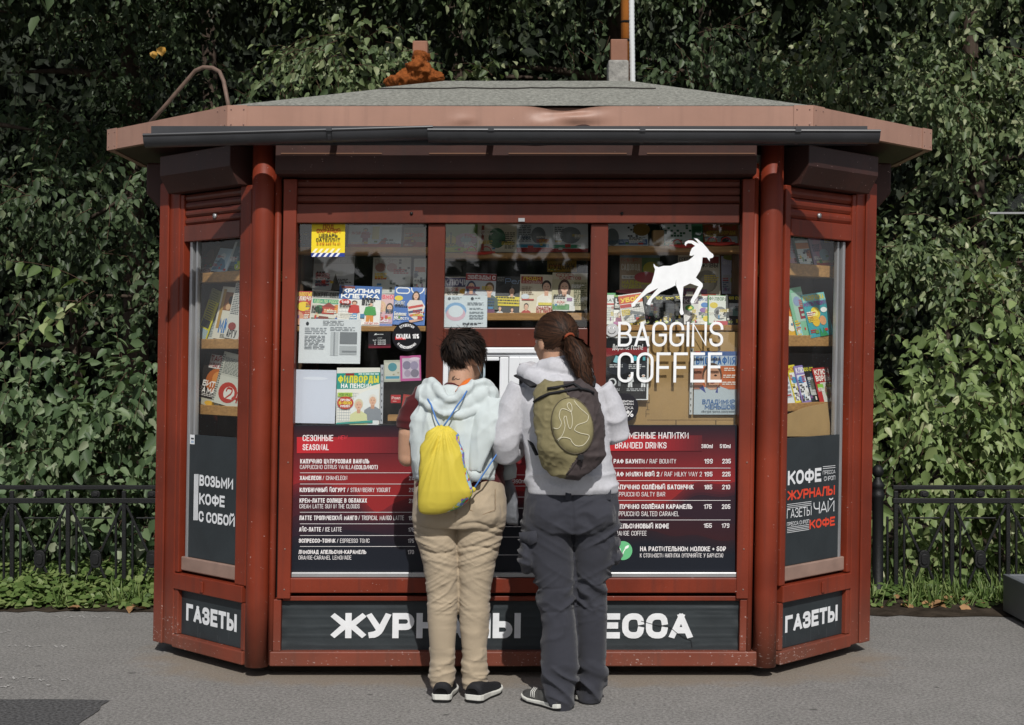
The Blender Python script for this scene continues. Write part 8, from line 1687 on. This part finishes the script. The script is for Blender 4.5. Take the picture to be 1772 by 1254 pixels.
for nm, x0, x1, N, lab in (('grass', -4.2, -1.9, 1300, 'tufts of grass along the left fence foot'), ('grass', 1.95, 4.2, 2200, 'tufts of grass along the right fence foot')):
    c = strip_pts(int(N / 14), x0, x1, 1.78, 2.6); P = np.repeat(c, 14, 0)[:N] + rs.normal(size=(len(np.repeat(c, 14, 0)[:N]), 3)) * (.03, .03, 0); N2 = len(P); P[:, 2] = .005
    o = leaves_mesh(nm, P, np.array((0, -.1, 1.)) + rs.normal(size=(N2, 3)) * (.45, .4, .1), np.array((0, -1., .2)) + rs.normal(size=(N2, 3)) * .3, rs.uniform(.05, .17, N2), LEAFN * np.array((.14, 1, 1.2)), GRD, ((x0 + x1) / 2, 2.2, 0)); tag(o, lab, 'grass', kind='stuff')
rs = np.random.RandomState(61); N = 26; P = np.stack([rs.normal(2.55, .16, N), rs.normal(1.86, .06, N), rs.uniform(.02, .05, N)], 1)
P = np.concatenate([P, np.stack([rs.uniform(-3.3, -2.1, 9), rs.uniform(1.66, 1.85, 9), np.full(9, .03)], 1)])
o = leaves_mesh('fallen_leaves', P, rs.normal(size=(len(P), 3)) * (1, 1, .2), np.array((0, -.5, 1.)) + rs.normal(size=(len(P), 3)) * .4, rs.uniform(.05, .10, len(P)), LEAFP, mat('dry_leaf', '#94714d', rough=.8, var=.3, vscale=20), (2.55, 1.86, 0)); tag(o, 'dry brown fallen leaves at the asphalt edge', 'leaves', kind='stuff')

# ------------------------------------------------------------------ iron fence
IRON = mat('black_iron', '#0e0f10', rough=.55, spec=.4, var=.2, vscale=30, bump=.2, bscale=120)
YF = 2.18; ZF = lambda py: EYE - (py - HORIZ) * (DIST + YF) / F_PX; XF = lambda px: (px - CX) * (DIST + YF) / F_PX; MOD = 97.0 * (DIST + YF) / F_PX
def fence(x0, n, label):
    x1 = x0 + n * MOD; root = empty('iron_fence', ((x0 + x1) / 2, YF, 0), label, 'fence', 'low black iron fence sections')
    for nm, py, h in (('top_rail', 843, .013), ('top_rail', 866, .016)):
        b = MB(); b.box(x0 - .02, x1 + .02, YF - .016, YF + .016, ZF(py) - h, ZF(py) + h, IRON); b.build(nm, root, bevel=.003)
    def panel():
        b = MB(); z3 = ZF(896); zt, zb = ZF(874), ZF(1028); zm = ZF(967)
        b.box(-.013, .013, -.013, .013, zb, ZF(849), IRON)
        for s in (-1, 1): b.box(s * .052 - .007, s * .052 + .007, -.008, .008, zb, ZF(893) if False else zt - .07, IRON)
        c = MOD / 2
        for s in (-1, 1):
            def bar(xa, za, xb, zb_, r): d = Vector((xb - xa, 0, zb_ - za)); nn = Vector((-d.z, 0, d.x)).normalized() * r; b.add([(xa - nn.x, y, za - nn.z) for y in (-.007, .007)] + [(xa + nn.x, y, za + nn.z) for y in (.007, -.007)] + [(xb - nn.x, y, zb_ - nn.z) for y in (-.007, .007)] + [(xb + nn.x, y, zb_ + nn.z) for y in (.007, -.007)], [(0, 1, 2, 3), (7, 6, 5, 4), (0, 4, 5, 1), (1, 5, 6, 2), (2, 6, 7, 3), (3, 7, 4, 0)], IRON)
            bar(c + s * (c - .014), zt, c + s * .028, zm + .045, .008); bar(c + s * .024, zm - .045, c + s * .10, zb, .008)
        b.box(.075, MOD - .075, -.006, .006, z3 - .005, z3 + .005, IRON)
        return b
    def medal(zc, rx, rz):
        b = MB(); c = MOD / 2; n_ = 16; pr = [(c + rx * math.copysign(abs(math.cos(a)) ** .75, math.cos(a)), zc + rz * math.copysign(abs(math.sin(a)) ** .75, math.sin(a))) for a in np.linspace(0, 2 * math.pi, n_ + 1)[:-1]]
        b.prism(pr, .018, -.018, IRON, lambda u, v, w: (u, w, v)); inn_ = [(c + (u - c) * .6, zc + (v - zc) * .6) for u, v in pr]; b.prism(inn_, -.0185, -.026, IRON, lambda u, v, w: (u, w, v)); return b
    protos = [('fence_panel', panel()), ('medallion', medal(ZF(967), .036, .056)), ('medallion', medal(ZF(854.5), .028, .022))]
    first = []
    for nm, b in protos:
        b.v = [(x + x0, y + YF, z) for x, y, z in b.v]; first.append(b.build(nm, root, bevel=.003))
    for i in range(1, n):
        for o in first: c = o.copy(); COL.objects.link(c); c.parent = root; c.location = Vector((MOD * i, 0, 0))
    return root
fence(XF(118 - 97 * 2), 4, 'low black iron fence in front of the hedge left of the kiosk')
fence(XF(1550), 3, 'low black iron fence in front of the hedge right of the kiosk')
b = MB(); xp, yp = (1519 - CX) * 9.12 / F_PX, 9.12 - DIST; prof = [(0, .042), (.02, .042), (.03, .034), (.62, .034), (.64, .042), (.66, .044), (.672, .036), (.70, .036), (.715, .046), (.735, .030), (.755, .020), (.765, .020)]
b.tube([(xp, yp, z) for z, _ in prof], [r_ for _, r_ in prof], IRON, n=20); b.build('fence_post', label='black iron fence post with a ball finial right of the kiosk', cat='post')
FP = bpy.data.objects['fence_post']; b = MB(); b.ball((xp, yp, .80), (.036, .036, .042), IRON, 18, 12); b.build('ball_finial', FP)

# planter box and glass canopy at the right edge
PLM = mat('grey_painted_steel', '#62666b', rough=.5, var=.08, vscale=6)
b = MB(); x0, x1, y0, y1, h = 2.885, 4.2, .75, 1.64, .236
for q in ((x0, x0 + .03, y0, y1, 0.02, h), (x1 - .03, x1, y0, y1, .02, h), (x0 + .03, x1 - .03, y0, y0 + .03, .02, h), (x0 + .03, x1 - .03, y1 - .03, y1, .02, h)): b.box(*q, PLM)
b.box(x0 + .03, x1 - .03, y0 + .03, y1 - .03, .03, .19, mat('planter_soil', (.03, .026, .022), rough=.98, bump=.8, bscale=50)); b.box(x0 + .05, x1 - .05, y0 + .05, y1 - .05, .0, .019, DARK)
b.build('planter_box', label='low grey steel planter box at the right edge of the pavement', cat='planter', bevel=.004)
b = MB(); yc = 2.3; p0, p1, p2, p3 = W3(1714, 367, yc), W3(1765, 318, yc), W3(2100, 318, yc), W3(2100, 367, yc)
CG = glass_mat('canopy_glass', (.85, .88, .87), 1.6, .05)
b.prism([(p.x, p.z) for p in (p0, p3, p2, p1)], yc, yc + .008, CG, lambda u, v, w: (u, w, v)); cano = b.build('glass_canopy', label='corner of a glass canopy with a bright metal edge at the right', cat='canopy')
b = MB(); b.box(p0.x - .01, p3.x, yc - .02, yc + .02, p0.z - .012, p0.z - .0005, ALU); b.build('metal_edge', cano); b = MB(); b.box(p3.x - .08, p3.x, yc - .04, yc + .04, 0, p0.z - .0125, ALU); b.build('canopy_post', cano)
# foam blob on the left vent stub (one lumpy mass)
V_, N_, F_ = solid(FOAM_MB, .008, 2); d = .012 * ridge(V_ * 22, 3) + .006 * ridge(V_ * 55, 5); finish(V_ + N_ * d[:, None], F_, foam, 'foam_blob', stub)
# what the glass mirrors: trees across the street behind the camera
rs = np.random.RandomState(70); N = 5200; xx = rs.uniform(-60, 60, N); top = 2.6 + 2.2 * vnoise(np.stack([xx * .12, xx * 0, xx * 0], 1), 3) + 7.5 * sstep(xx, -3.5, 1.5) + 1.4 * vnoise(np.stack([xx * .7, xx * 0, xx * 0], 1), 5)
o = leaves_mesh('street_treeline', np.stack([xx, rs.uniform(-78, -66, N), rs.uniform(0, 1, N) * top], 1), rs.normal(size=(N, 3)), rs.normal(size=(N, 3)) + (0, 1, .4), rs.uniform(.9, 1.9, N), LEAFR, DRK, (0, -70, 0)); tag(o, 'line of trees across the street, mirrored low in the glass', 'wood', kind='stuff')
plant('street_tree', (-3.4, -15.5, 0), 'street tree behind the camera whose branches are mirrored in the upper panes', 'tree', [(-1.6, -14.6, 4.3, 1.3, .8, .5, 150), (.6, -14.4, 4.5, 1.2, .8, .5, 140), (-3.4, -15.3, 5.6, 2.2, 1.5, 1.2, 300)], .12, LIN, 71, trunk=trunk_(-3.4, -15.5, 6.5, .18, g, spread=2.4, z0=3.4), hug=.3, stems=.0)
